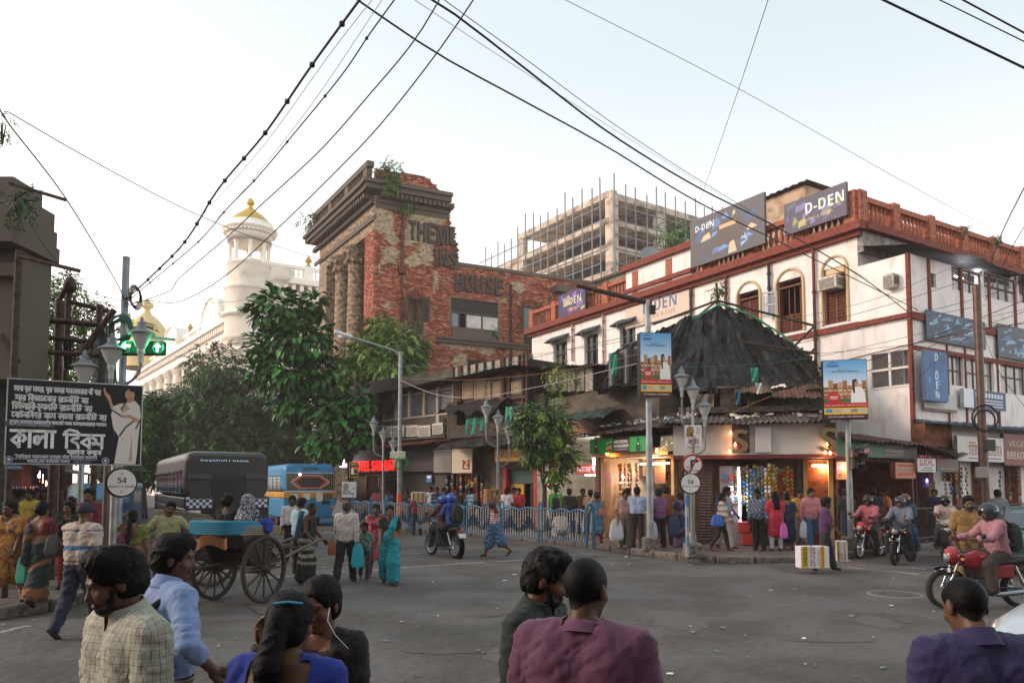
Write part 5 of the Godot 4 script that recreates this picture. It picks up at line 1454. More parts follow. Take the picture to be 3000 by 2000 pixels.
	for q in [[1679,994],[1689,1021],[1676,1037],[1900,1021],[1896,1040],[1908,1041]]:
		var c:=FP(fD,q[0],q[1],.7)
		bulb(["spot bulb by the top of the left gold letter","spot bulb at the middle of the left gold letter","spot bulb under the left gold letter","spot bulb at the middle of the right gold letter","left spot bulb under the right gold letter","right spot bulb under the right gold letter"][k2],fD.p(c.x,c.y,.7),.035,"#ffb070",7.0,.06)
		k2+=1
	var rt:=MB.new()
	tin(rt,fD.p(-.5,fy1+.05,1.0),fD.p(lD+.3,fy1+.02,1.0),fD.p(lD,fy1+.75,-2.5),fD.p(-.4,fy1+.7,-2.5),34,.03,.05)
	part(rt,"tin_roof",greytin,t4)
	var rx:=MB.new();tin(rx,fC.p(-.4,FP(fC,1360,998,.9).y,.9),fC.p(lC+.4,fy1-.06,.9),fC.p(lC,fy1+.55,-2),fC.p(0,FP(fC,1360,998,.9).y+.5,-2),20,.03)
	meta(part(rx,"tin_roof",greytin,t3),"littered corrugated roof")
	var tr:=MB.new()
	for j in 90:
		var f:Face=fD if j%2 else fC
		var s:=R(0,lD if j%2 else lC);var z:=R(-1.6,.8)
		tr.hue(["#b9b0a2","#8a8072","#d0cbc0","#6a6258","#7a8a94"][j%5])
		tr.box(f.p(s,(fy1+.1+(1.0-z)*.2),z),V(R(.05,.25),R(.02,.08),R(.05,.2)),Basis(UP,R(0,3))*Basis(Vector3.RIGHT,R(-.3,.3)))
	solo(tr,"roof_litter",M("litter"),"rubbish scattered over the shop roofs","litter",fD.p(0,fy1,0),"","stuff")
	roller_shutter("roller_shutter","closed rusty roller shutter left of the corner grocer",fD,Rect2(FP(fD,1606,1200).x,.25,FP(fD,1638,1200).x-FP(fD,1606,1200).x,2.45),.1,"#5a4a42")
	var fx0:=FP(fD,1654,1150,.2).x
	var fg:=thing("drinks_fridge","tall drinks fridge with glowing strip beside the shutter","fridge",fD.p(fx0+.3,.15,0))
	var fb:=MB.new();fb.xf=fD.xf();fb.span(V(fx0,.16,-.5),V(fx0+.62,2.55,.1));part(fb,"cabinet",M("fridge_body","#8f8a88",.4),fg)
	shelf_goods(fg,fD,fx0+.03,fx0+.5,[1.05,1.4,1.75,2.1],.32,["#4a8a5a","#c9b8a0","#b04a3a","#d8d8d0","#4a6a9a"])
	lamp_tube("long white light strip down the drinks fridge",fD.p(fx0+.58,.75,.36),fD.p(fx0+.56,2.5,.36),.03,"#f2e0ff",7.0,.5,fD.n*.1)
	for j in 16:
		var u:=1692+j*8.4
		var cols:Array=[["#6a6a50","#4a88b0","#a89a60"],["#4a90c0","#8aa0a8","#c0b070"],["#c0a030","#d8d4c0","#b08a30"],["#d0d0cc","#4a80a8","#a8a8a8"],["#a03028","#7a8a3a","#c04a2a"]][j/4 if j<16 else 4]
		if j>11:cols=["#a8302a","#7a8a3a","#c8502a","#8a2420"]
		var c:=FP(fD,u,1070,.3)
		packet_strip("strip of glossy packets at the corner grocer, %s from the fridge"%ORD[j],fD.p(c.x,2.62-R(0,.2),.25+R(-.1,.12)),9+rng.randi()%4,.12,.13,cols,fD)
	for j in 8:
		var u:float=[1690,1704,1718,1776,1792,1672,1710,1724][j]
		var c:=FP(fD,u,1250,.15)
		var cr:=MB.new();cr.hue(["#8a6a44","#7a5a3a","#a8322a","#2f3a44","#8a6a44","#a02a24","#a02a24","#9a2c26"][j])
		var y:=.17+(.36 if j==6 else .0)
		cr.cbox(fD.p(c.x,y+.17,.0+(.3 if j in [2,6] else -.1)),V(.36,.34,.3),.02,fD.basis())
		solo(cr,"crate",M("crate_plastic","#ffffff",.55),["brown carton beside the grocer's entrance","small brown carton next to the fridge strip","red bottle crate on the pavement edge of the grocer","dark blue crate inside the grocer","brown carton at the plaid man's feet","red crate beside the fridge","red bottle crate stacked on another","red crate right of the stacked crates"][j],"crate",fD.p(c.x,y,0))
	var t5:=shop_room("lit_shop","bright yellow-lit shop right of the corner fascia",fD,FP(fD,1847,1150).x,lD-.06,2.7,2.6,M("yellow_wall","#a88a58",.7,{"tex":"soft","ts":.5}))
	bottle_sign("dull green drinks sign right of the corner fascia",fE,FR(fE,1917,1011,2100,1051,.3),.3,true)
	shop_room("dark_shop","dim shop with brown walls under the dull green sign",fE,.1,lE-.1,2.7,2.5,M("brown_plaster","#7e4f38",.9,{"tex":"grunge","ts":.5}))
	shelf_goods(t5,fD,FP(fD,1850,1150).x,lD-.2,[1.0,1.4,1.8],-2.4,["#c9a040","#d8c080","#8a6a30","#b0502a","#e0d8b0"],false)
	lamp_tube("orange tube light across the right-hand lit shop",fD.p(FP(fD,1868,1054).x,2.55,-.3),fD.p(FP(fD,1912,1054).x,2.55,-.3),.035,"#ffc080",7.0,1.0,Vector3.DOWN*.1)
	bulb("pinkish bulb hanging by the traffic light at the lit shop",fE.p(FP(fE,1949,1066,.3).x,FP(fE,1949,1066,.3).y,.3),.07,"#ffc8e8",8.0,.25)
	panel_sign("hanging_sign","yellow hanging sign with red headline script in the lit shop",fE,FR(fE,1921,1060,1942,1101,.15),.15,.03,"#c9822a",func(p:Print):
		p.ink("#d98a30");p.rect(0,0,1,1);p.up();p.ink("#7a2a14");script_line(p,"emg",.15,.68,.09,.014);script_line(p,"lsr",.15,.42,.09,.014);script_line(p,"bar",.15,.16,.09,.014))
	for q in [[1850,1056,1880,1100],[1882,1066,1920,1104]]:
		panel_sign("menu_board","yellow price board inside the lit shop, "+("left of two" if q[0]==1850 else "right of two"),fD,FR(fD,q[0],q[1],q[2],q[3],-.8),-.8,.03,"#a8935a",func(p:Print):
			p.ink("#b8a468");p.rect(0,0,1,1);p.up();p.ink("#5a4420")
			for j in 6:p.rect(.1,.1+.14*j,.6+.1*(j%3),.05))
	panel_sign("orange_box_sign","orange lit box sign with lines of script beside the lit shop",fE,FR(fE,2046,1062,2093,1099,.5),.5,.15,"#7a3a24",func(p:Print):
		p.ink("#c06a3c");p.rect(.02,.03,.96,.94);p.up();p.ink("#8a2f1c");p.rect(.12,.74,.76,.12);p.ink("#8a7a4a");p.rect(.1,.46,.8,.18);p.ink("#9a3420");p.rect(.1,.18,.8,.16))
	var r5:=MB.new();tin(r5,fE.p(-.3,FP(fE,1917,1005,.9).y,.9),fE.p(lE+.6,FP(fE,2120,1025,.9).y,.9),fE.p(lE+.2,FP(fE,2040,985).y,-2),fE.p(-.3,FP(fE,1930,975).y,-2),20,.03);part(r5,"tin_roof",M("rusty_tin","#5b4136",.8,{"tex":"rust","ts":.4}),t5)
	var u:=thing("decayed_storey","crumbling sooty upper storey above the corner shops","building",fD.p(lD/2,fy1,-3))
	var ub:=MB.new()
	ub.xf=fC.xf();ub.span(V(-.6,2.95,-6),V(lC*.72,FP(fC,1430,893,-.4).y,-.4))
	part(ub,"wall",old,u)
	var u2:=MB.new();u2.xf=fD.xf();u2.span(V(.4,fy1+.3,-7),V(lD,FP(fD,1700,935,-1.2).y,-1.4));u2.span(V(.9,fy1+.3,-6.5),V(lD+.4,FP(fD,1700,880,-2).y,-4.0))
	part(u2,"wall",soot,u)
	for q in [[1655,1692,893,940],[1590,1612,900,950],[1862,1885,895,945]]:
		var r:=FR(fD,q[0],q[2],q[1],q[3],-1.3)
		var pm:=MB.new();pm.xf=fD.xf();pm.span(V(r.position.x,r.position.y,-2.0),V(r.end.x,r.end.y,-1.2));pm.span(V(r.position.x-.1,r.end.y,-2.1),V(r.end.x+.1,r.end.y+.08,-1.1));part(pm,"pillar",old,u)
	for q in [[1600,935,1890,948,.4],[1620,950,1920,960,.2],[1500,948,1620,960,.1]]:
		var r:=FR(fD,q[0],q[1],q[2],q[3],-1.2)
		var lm:=MB.new();lm.xf=fD.xf();lm.span(V(r.position.x,r.position.y,-1.6),V(r.end.x,r.end.y,-1.2+q[4]));part(lm,"ledge",soot,u)
	for q in [[1690,1775,884,900,"#7a6a58"],[1775,1895,888,912,"#6e5442"]]:
		var r:=FR(fD,q[0],q[2],q[1],q[3],-.6)
		var pm:=MB.new();tin(pm,fD.p(r.position.x,r.position.y,-.5),fD.p(r.end.x,r.position.y-.05,-.5),fD.p(r.end.x,r.end.y+.25,-2.2),fD.p(r.position.x,r.end.y+.2,-2.2),12,.02);part(pm,"tin_sheet",M("tin_"+q[4],q[4],.8,{"tex":"rust","ts":.6}),u)
	var ga:=MB.new();var ja:=FP(fB,1300,962,1.2);tin(ga,fB.p(FP(fB,1290,962,1.4).x,FP(fB,1295,965,1.4).y,1.4),fB.p(FP(fB,1385,950,1.0).x,FP(fB,1380,958,1.0).y,1.0),fB.p(FP(fB,1406,930).x,FP(fB,1400,932).y,-.3),fB.p(FP(fB,1310,946).x,FP(fB,1310,946).y,-.3),16,.03);part(ga,"green_awning",M("green_tin","#5c7a74",.6,{"tex":"rust","ts":.4}),u)
	var ub2:=MB.new();ub2.xf=fB.xf();ub2.span(V(-.3,3.72,-5),V(lB,FP(fB,1330,905,-.6).y,-.6));part(ub2,"wall",old,u)
	for j in 7:var pw:=MB.new();pw.xf=fB.xf();var pr0:=FR(fB,1222+j*20,852-j*2,1239+j*20,898,-.9);pw.span(V(pr0.position.x,pr0.position.y,-1.0),V(pr0.end.x,pr0.end.y,-.95));part(pw,"panel",M("grey_panel"),u)
	var pt:=MB.new();tin(pt,fB.p(-.4,FP(fB,1222,846,-.4).y,-.4),fB.p(FP(fB,1372,836,-.4).x,FP(fB,1372,836,-.4).y,-.4),fB.p(lB,FP(fB,1372,832,-.4).y,-5),fB.p(-.4,FP(fB,1222,842,-.4).y,-5),24,.03);part(pt,"tin_roof",blktin,u)
	var ub3:=MB.new();ub3.xf=fA.xf();ub3.span(V(lA-1.6,3.9,-3),V(lA+.6,FP(fA,1230,905,-.3).y,-.3));part(ub3,"wall",soot,u)
	for q in [[1605,1640,905,940,"#6f5f52"],[1560,1600,935,965,"#5a5148"]]:
		var r:=FR(fD,q[0],q[2],q[1],q[3],-.9)
		var cb:=MB.new();cb.grid(8,6,func(s:float,v:float)->Vector3:return fD.p(r.position.x+r.size.x*s,r.end.y-r.size.y*v,-.9+.08*sin(s*12+v*3)));part(cb,"sackcloth",M("cloth_"+q[4],q[4],.9),u)
	for q in [[1688,898,1703,930,"#3a6080","blue cloth hung at the decayed storey"],[1735,880,1752,905,"#c9c8c4","white cloth hung below the tarpaulin"],[1724,846,1743,878,"#2f9a80","green cloth strip on the black tarpaulin"],[1402,815,1420,860,"#2f9a80","green cloth on the tarpaulin's left corner"]]:
		var r:=FR(fD,q[0],q[1],q[2],q[3],-.4)
		var lc:=MB.new();lc.grid(6,8,func(s:float,v:float)->Vector3:return fD.p(r.position.x+r.size.x*(s*(1.0-.3*v)+.15*v),r.end.y-r.size.y*v,-.3+.05*sin(s*9+v*5)))
		solo(lc,"cloth",M("cloth_"+q[4],q[4],.8,{"tex":"weave","ts":4.0}),q[5],"cloth",fD.p(r.get_center().x,r.position.y,-.3))
	tarpaulin()
	var W:=P(1986,1111,27);W.y=0
	var fv:=Face.new(W-SD*1.9,W-SD*1.9+RD*30)
	var t6:=thing("right_shop_row","dark row of small shops under the white house","shop",fv.p(5,.15,.5))
	var bw:=MB.new();bw.xf=fv.xf();var b6:=FR(fv,2106,972,2188,1044,.5);bw.span(V(-.2,b6.position.y,.05),V(b6.end.x,b6.end.y,.5));part(bw,"brown_wall",M("brown_plaster","#7e4f38",.9,{"tex":"grunge","ts":.5}),t6)
	for s in [.0,1.7,3.6,6.0,8.6]:var b7:=MB.new();b7.xf=fv.xf();b7.span(V(s,.16,.05),V(s+.3,3.0,.45));part(b7,"pillar",M("brown_plaster"),t6)
	var aw6:=MB.new();tin(aw6,fv.p(-.3,FP(fv,2110,968,1.2).y,1.2),fv.p(16,FP(fv,2110,968,1.2).y,1.2),fv.p(16,FP(fv,2110,968,1.2).y+.25,.05),fv.p(-.3,FP(fv,2110,968,1.2).y+.25,.05),30,.02);part(aw6,"blue_awning",M("blue_sheet","#2f6a9a",.6,{"tex":"rust","ts":.5}),t6)
	var aw7:=MB.new();tin(aw7,fv.p(-.1,FP(fv,2110,1044,1.4).y,1.4),fv.p(FP(fv,2200,1050,1.4).x,FP(fv,2200,1052,1.4).y,1.4),fv.p(3.0,FP(fv,2190,1035).y,.5),fv.p(-.1,FP(fv,2120,1030).y,.5),14,.02);part(aw7,"tin_awning",greytin,t6)
	panel_sign("shop_board","white shop board with red serif lettering and a gold flourish",fv,FR(fv,2192,1004,2298,1060,.7),.7,.12,"#8c8a86",func(p:Print):
		p.ink("#c4c2be");p.rect(0,0,1,1);p.up();p.ink("#a88f3c");p.rect(.2,.58,.75,.06);p.rect(.24,.7,.14,.1);p.ink("#8e2a2e");ptext(p,"SHREE KRISHNA",.24,.26,.36,{"font":"Droid Serif","bold":true,"fit":.72});p.ink("#5a5a6a");p.rect(.22,.1,.72,.05))
	panel_sign("shop_board","red shop board at the right edge with pale lettering",fv,FR(fv,2299,1000,2420,1070,.7),.7,.12,"#4a1a18",func(p:Print):
		p.ink("#6a1f1c");p.rect(0,0,1,1);p.up();p.ink("#c0a890");ptext(p,"VEGETABLES",.08,.6,.22,{"fit":.7});ptext(p,"BREAST & DRESSING",.05,.2,.28,{"bold":true,"fit":.9}))
	panel_sign("shop_board","white IDEAL shop board with red letters",fv,FR(fv,2101,1053,2143,1084,1.0),1.0,.1,"#8a8884",func(p:Print):
		p.ink("#c8c4be");p.rect(0,0,1,1);p.up();p.ink("#a03028");ptext(p,"IDEAL",.12,.46,.34,{"bold":true,"fit":.76});p.ink("#5a5a62");p.rect(.3,.28,.5,.07);p.rect(.15,.12,.7,.06))
	panel_sign("shop_board","dark IDEAL shop board right of the white one",fv,FR(fv,2145,1054,2196,1084,.9),.9,.1,"#3a3836",func(p:Print):
		p.ink("#4a4640");p.rect(0,0,1,1);p.up();p.ink("#7a2a26");ptext(p,"IDEAL",.06,.5,.32,{"bold":true,"fit":.7});p.ink("#8a7a3a");p.rect(.1,.22,.8,.08))
	var pp:=MB.new();pp.xf=fv.xf();pp.hue("#d2d0cc");var pr:=FR(fv,2143,1105,2196,1150,.2);pp.span(V(pr.position.x,.16,.1),V(pr.end.x,pr.end.y,.3));part(pp,"white_stall",M("painted_wood"),t6)
	var cc:=["#b33a2a","#c9a53a","#3f7a3a","#d8d2c0","#3a6aa0"]
	for j in 5:packet_strip("strip of small packets in the right-hand shops, %s from the left"%ORD[j],fv.p(.9+j*.35,2.6,.5),8,.13,.14,cc,fv)
	for j in 4:packet_strip("strip of packets hung beside the utility pole, %s from the left"%ORD[j],fv.p(4.6+j*.7,2.5,.5),7,.14,.16,cc,fv)
	bulb("small blue light in the dark right-hand shop",fv.p(FP(fv,2130,1104,.4).x,FP(fv,2130,1104,.4).y,.4),.04,"#6070ff",8.0,.12)
func bottle_sign(label:String,f:Face,r:Rect2,out:float,dull:bool)->void:
	panel_sign("drinks_sign",label,f,r,out,.1,"#20242a",func(p:Print):
		var g1:="#0f9a48" if not dull else "#17633a"
		p.ink(g1);p.rect(0,0,1,1);p.up()
		var a:=.41;var b:=.70
		if dull:a=.55;b=1.0
		p.ink("#17181c" if not dull else "#3a3836");p.rect(a,0,b-a,1);p.up()
		p.ink("#e8e8e6" if not dull else "#a8a69e");ptext(p,"SHREE KRISHNA",a+.02,.62,.1,{"bold":true,"fit":b-a-.05 if not dull else .24});ptext(p,"MISTANNA BHANDER",a+.02,.33,.1,{"bold":true,"fit":b-a-.04 if not dull else .24});ptext(p,"146/A B.N. BANERJEE ROAD KOL-13",a+.02,.12,.05,{"fit":b-a-.05 if not dull else .24})
		for x in ([.12,.84] if not dull else [.22]):
			var k:=.035 if not dull else .03
			p.ink("#0b3a24")
			p.poly([x-k,.02,x+k,.02,x+k*1.05,.45,x+k*.45,.6,x+k*.4,.9,x-k*.4,.9,x-k*.45,.6,x-k*1.05,.45])
			for q in [[-.06,.28],[.065,.3],[-.085,.12],[.09,.14]]:p.poly([x+q[0]*.6,.1,x+q[0]*1.1,q[1],x+q[0]*.8,q[1]*.8])
		p.up();p.ink("#d8d8c8")
		for x in ([.12,.84] if not dull else [.22]):p.disc(x,.5,.035)
		p.up();p.ink("#c8281e" if not dull else "#a04038")
		p.poly([.3,.1,.4,.2,.38,.55,.31,.5]);p.up();p.ink("#e6ead8");ptext(p,"Mountain",.3,.6,.05,{"bold":true,"rot":12.0});ptext(p,"dew",.31,.24,.1,{"bold":true,"rot":10.0}))
func tarpaulin()->void:
	var t:=thing("tarpaulin","great black plastic tarpaulin draped like a tent over the corner","tarpaulin",P(1650,890,25.0))
	var ridge:=[P(1372,880,27.0),P(1405,812,27.0),P(1480,775,27.0),P(1560,735,27.0),P(1655,702,27.0),P(1730,730,27.0),P(1800,775,26.8),P(1865,825,26.6),P(1892,885,26.4)]
	var hem:=[P(1375,895,25.0),P(1430,885,24.8),P(1480,882,24.5),P(1560,890,24.3),P(1640,905,24.0),P(1730,895,24.0),P(1800,885,24.0),P(1860,890,24.2),P(1895,890,24.6)]
	var cr:=Curve3D.new();var ch:=Curve3D.new()
	for p in ridge:cr.add_point(p)
	for p in hem:ch.add_point(p)
	var lr:=cr.get_baked_length();var lh:=ch.get_baked_length()
	var fn:=FastNoiseLite.new();fn.seed=3;fn.frequency=1.0
	var m:=MB.new()
	m.grid(150,44,func(s:float,v:float)->Vector3:
		var a:=cr.sample_baked(s*lr);var b:=ch.sample_baked(s*lh)
		var p:=a.lerp(b,v)
		var sw:=sin(v*PI)
		p.y-=.55*sw*sw*(.6+.4*sin(s*11.0))
		var g:=(s-.5)/(.3+v*.7)
		var fold:=fn.get_noise_2d(g*20.0,v*.8)*.17+fn.get_noise_2d(g*7.0+9.0,v*2.0)*.32+fn.get_noise_2d(s*16.0,v*9.0)*.09+fn.get_noise_2d(g*45.0,v*1.6+5.0)*.05
		p+=V(.1,.35,.9)*fold
		return p)
	part(m,"sheet",M("black_plastic_sheet","#191716",.42,{"spec":.35,"nrm":"n_fold","ts":.5,"nk":.25}),t)
	var tw:=MB.new()
	for q in [[[1590,736,27.0],[1655,700,26.8],[1730,728,26.8]],[[1730,728,26.8],[1800,772,26.6],[1850,815,26.4]]]:
		tw.tube(q.map(func(z):return P(z[0],z[1]-2,z[2])),.04,6)
	part(tw,"green_rope",M("green_rope","#2a8a6a",.8),t)
	var k:=0
	for q in [[[1398,808],[1490,770],"slack grey plastic flap at the left end of the tarpaulin"]]:
		var fl:=MB.new();fl.grid(20,12,func(s:float,v:float)->Vector3:return P(1398+75*s,812+80*v-20*s*(1.0-v),26.2-.2*sin(s*14.0)-.5*v));solo(fl,"plastic_flap",M("grey_plastic_sheet","#3d3a38",.45,{"nrm":"n_fold","ts":.8}),q[2],"tarpaulin",P(1430,890,25.6))
	var fr:=thing("pole_frame","rusty pole frame standing over the black tarpaulin","frame",P(1650,890,25.0))
	for q in [[[1500,745],[1648,690],27.2],[[1648,690],[1872,748],27.0],[[1872,748],[1790,830],26.5],[[1700,785],[1880,812],26.0],[[1648,690],[1592,735],27.1],[[1670,704],[1735,762],26.9],[[1870,690],[1880,970],26.8],[[1646,650],[1650,735],27.2],[[1848,825],[1872,800],26.3],[[1880,845],[1988,868],25.6]]:
		var b:=MB.new();b.tube([P(q[0][0],q[0][1],q[2]),P(q[1][0],q[1][1],q[2]-.05)],.045,6);part(b,"pole",M("rusty_pole","#4a3a34",.75,{"tex":"rust","ts":.8}),fr)
# ---- foliage
func leaf_mesh(l:float,w:float)->ArrayMesh:
	var m:=MB.new()
	var a:=[V(0,0,0),V(w*.5,.08*l,l*.35),V(w*.3,.02*l,l*.78),V(0,-.08*l,l),V(-w*.3,.02*l,l*.78),V(-w*.5,.08*l,l*.35),V(0,0,l*.45)]
	for q in [[0,6,1],[1,6,2],[2,6,3],[3,6,4],[4,6,5],[5,6,0]]:m.tri(a[q[0]],a[q[1]],a[q[2]])
	return m.mesh()
func sprig_mesh(n:int,l:float,w:float,sd:int)->ArrayMesh:
	var g:=RandomNumberGenerator.new();g.seed=sd
	var m:=MB.new()
	for k in n:
		var t:=float(k)/n
		var b:=Basis(UP,(.9 if k%2 else -.9)*(1.15-t)+g.randf_range(-.4,.4))*Basis(Vector3.RIGHT,g.randf_range(-.2,.7))*Basis(V(0,0,1),g.randf_range(-.5,.5))
		var o:=V(0,-t*t*l*.6,t*l*2.4)
		m.quad(o,o+b*V(w*.5,0,l*.5),o+b*V(0,-l*.1,l),o+b*V(-w*.5,0,l*.5))
	return m.mesh()
func crown(parent:Node3D,clumps:Array,n:int,mesh:Mesh,sz:Vector2,cols:Array,own:=0)->void:
	var spots:=[]
	var tot:=.0
	for c in clumps:tot+=c[1].x*c[1].y+c[1].y*c[1].z
	for c in clumps:
		for k in int(n*(c[1].x*c[1].y+c[1].y*c[1].z)/tot):
			var d:=V(rng.randfn(),rng.randfn(),rng.randfn()).normalized()
			var r:=pow(rng.randf(),.42)*(1.0+.12*sin(d.x*7+d.y*9+c[0].x))
			var p:Vector3=c[0]+d*c[1]*r
			var out:=(d*V(1,.7,1)+V(R(-.5,.5),R(-.4,.3),R(-.5,.5))).normalized()
			var x:=out.cross(UP+V(R(-.4,.4),0,R(-.4,.4))).normalized()
			var b:=Basis(-x,out.cross(-x)*1.0,out)
			if b.determinant()<0:b.x=-b.x
			b=b*Basis(Vector3.RIGHT,R(.1,.9))
			spots.append([p,b.scaled_local(Vector3.ONE*R(sz.x,sz.y)),cols[rng.randi()%cols.size()]])
	var start:=0
	var lm:=M("leaf","#ffffff",.5,{"back":"#2a3a12","spec":.4})
	if own>0:
		spots.sort_custom(func(a,b):return a[0].z>b[0].z)
		var kinds:={}
		for c in cols:
			var q:=MB.new();q.add(mesh,ID3,lin(c));kinds[c]=q.mesh()
		start=mini(own,spots.size())
		for k in start:
			var o:=MeshInstance3D.new();o.mesh=kinds[spots[k][2]];o.material_override=lm;o.name="leaf"
			parent.add_child(o,true);o.transform=Transform3D(spots[k][1],spots[k][0]-base[parent].origin)
	var mm:=MultiMesh.new()
	mm.transform_format=MultiMesh.TRANSFORM_3D;mm.use_colors=true;mm.mesh=mesh;mm.instance_count=spots.size()-start
	for k in range(start,spots.size()):
		mm.set_instance_transform(k-start,Transform3D(spots[k][1],spots[k][0]-base[parent].origin))
		var c:=lin(spots[k][2]);var v:=R(.75,1.2)
		mm.set_instance_color(k-start,Color(c.r*v,c.g*v,c.b*v))
	var mi:=MultiMeshInstance3D.new();mi.multimesh=mm;mi.material_override=lm;mi.name="crown"
	mi.set_meta("kind","stuff");mi.set_meta("label","mass of leaves of the crown")
	parent.add_child(mi,true)
func limbs(parent:Node3D,root:Vector3,fork:Vector3,tips:Array,r:float,hue:="#4a4038")->void:
	var m:=MB.new()
	var bend:=V(R(-.2,.2),0,R(-.2,.2))
	m.tube([root,root.lerp(fork,.35)+bend,root.lerp(fork,.7)-bend*.5,fork],[r*1.3,r,r*.85,r*.7],8)
	for t in tips:
		var mid:Vector3=fork.lerp(t,.5)+V(R(-.3,.3),R(.0,.3),R(-.3,.3))
		m.tube([fork-(fork-root)*R(.0,.2),mid,t],[r*.55,r*.35,r*.12],6)
		m.tube([mid,mid.lerp(t,.6)+V(R(-.6,.6),R(-.3,.5),R(-.6,.6))],[r*.25,r*.08],5)
	part(m,"trunk",M("bark_"+hue,hue,.95,{"tex":"stain","ts":1.0,"nrm":"n_rough"}),parent)
func bush(called:String,label:String,cat:String,at:Vector3,rad:Vector3,n:int,l:float,cols:Array)->void:
	var t:=thing(called,label,cat,at)
	var st:=MB.new()
	for k in 4:st.tube([at,at+V(R(-.5,.5)*rad.x,rad.y*R(.6,1.2),R(-.4,.4)*rad.z)],[.02,.008],4)
	part(st,"stem",M("bark_#4a4038","#4a4038",.95),t)
	crown(t,[[at+UP*rad.y*.8,rad],[at+V(rad.x*.4,rad.y*1.2,0),rad*.6]],n,sprig_mesh(7,l,l*.42,n),Vector2(.7,1.2),cols)
func trees()->void:
	var dg:=["#2f4a22","#3a5a2a","#27401d","#446632","#34522a"]
	var mg:=["#3f6a2c","#4d7a34","#35582a","#5c8840","#2c4a22"]
	var b1:=P(809,1150,37.5);b1.y=.15
	var t:=thing("broadleaf_tree","tall tree with big bright green leaves behind the blue bus","tree",b1)
	var cl:=[]
	for q in [[645,715,36.5,75,55],[690,780,36.5,75,55],[610,800,37,45,45],[660,860,37,75,50],[735,850,37.5,40,50],[690,930,38,70,50],[770,950,37,60,45],[820,920,37,40,35],[760,1015,37.5,65,40],[830,985,37,40,40],[720,700,37,30,30],[590,860,37.5,25,25]]:
		cl.append([P(q[0],q[1],q[2]),V(q[3],q[4],q[3])*q[2]/FPX])
	limbs(t,b1,P(800,1000,37.5),[P(690,900,37.5),P(650,780,37),P(700,730,37),P(820,930,37),P(760,850,37.5),P(610,820,37)],.16)
	crown(t,cl,4200,leaf_mesh(.5,.32),Vector2(.6,1.15),["#2b5d28","#356f30","#23491d","#447f3a","#1b3f1a","#2f6228"],300)
	var b3:=P(860,1130,44);b3.y=.15
	t=thing("slender_tree","light green fine-leaved tree against the brick wall","tree",b3)
	cl=[]
	for q in [[880,760,44,55,35],[920,800,43,55,40],[850,820,43,60,40],[800,860,43,50,35],[890,860,42,70,35],[945,850,43,40,35],[780,900,42,40,30],[965,800,44,20,30]]:cl.append([P(q[0],q[1],q[2]),V(q[3],q[4],q[3])*q[2]/FPX])
	limbs(t,b3,P(855,960,43.5),[P(880,780,44),P(800,870,43),P(930,820,43),P(950,860,43)],.12)
	crown(t,cl,3000,sprig_mesh(9,.2,.09,3),Vector2(.7,1.3),["#55752f","#6a8a3c","#476526","#7d9a4a","#3c5a24"])
	for q in [[500,55,[[500,860,75,70],[470,920,80,60],[545,930,60,60],[440,980,70,60],[520,1000,90,50]],"dark feathery tree left of the tall broadleaf tree"],[390,62,[[390,960,70,60],[360,1010,60,50],[420,1030,70,40]],"low dark tree behind the police bus"],[610,58,[[620,960,60,60],[600,1020,80,50],[660,1030,70,50]],"dark tree between the bus lamp and the broadleaf tree"],[330,40,[[325,1010,40,40],[345,960,25,40],[300,1060,60,40]],"leafy branches right beside the black banner"]]:
		var b:=P(q[0],1111,q[1]);b.y=.1
		t=thing("street_tree",q[3],"tree",b)
		cl=[]
		for z in q[2]:cl.append([P(z[0],z[1],q[1]+R(-1,1)),V(z[2],z[3],z[2])*q[1]/FPX])
		limbs(t,b,P(q[0],1010,q[1]),cl.map(func(c):return c[0]),.2)
		crown(t,cl,2600,sprig_mesh(10,.26,.1,5),Vector2(.8,1.5),dg)
	var b5:=P(120,1111,20);b5.y=.15
	t=thing("feathery_tree","tree with fine feathery leaves at the left edge behind the banner","tree",b5)
	cl=[]
	for q in [[90,680,45,50],[150,660,45,40],[190,720,45,45],[100,760,70,50],[200,790,45,50],[60,830,60,50],[150,850,80,40],[230,700,22,20],[305,745,35,12],[30,900,60,60],[110,930,90,50],[220,900,60,50],[180,1000,90,50],[290,960,50,60]]:cl.append([P(q[0],q[1],20+R(-1,1)),V(q[2],q[3],q[2])*20/FPX])
	limbs(t,b5,P(130,850,20),[P(90,690,20),P(190,710,20),P(220,790,20),P(60,780,20),P(300,745,20.3)],.13)
	crown(t,cl,3600,sprig_mesh(10,.085,.035,6),Vector2(.8,1.4),["#5d7634","#4c6a2c","#76904a","#3d5626","#68813c"])
	var b4:=G(1262,1236,.15)
	t=thing("young_tree","young dark-leaved tree leaning inside the blue railing","tree",b4)
	cl=[]
	for q in [[1240,945,45,25],[1210,985,35,25],[1262,985,45,30],[1235,1030,35,25],[1290,1040,30,35],[1200,965,20,15],[1280,960,25,20],[1275,1080,15,25]]:cl.append([P(q[0],q[1],25.4),V(q[2],q[3],q[2])*25.4/FPX])
	limbs(t,b4,P(1243,1075,25.3),[P(1240,950,25.4),P(1205,985,25.4),P(1275,985,25.4),P(1295,1050,25.4)],.09)
	crown(t,cl,900,sprig_mesh(8,.19,.07,9),Vector2(.7,1.2),["#2f4a2a","#3d5c33","#263d22","#55773f","#7d9a3c"])
	bush("roof_shrub","shrub growing on the brick tower's cornice","plant",P(895,432,49.3),V(.9,1.0,.6),160,.2,mg)
	bush("roof_sapling","sapling sprouting from the top of the brick tower","plant",P(884,392,50),V(.22,.7,.22),22,.16,dg)
	bush("roof_shrub","shrub at the far end of the tower's balustrade","plant",P(716,530,60),V(1.0,.9,.8),110,.22,dg)
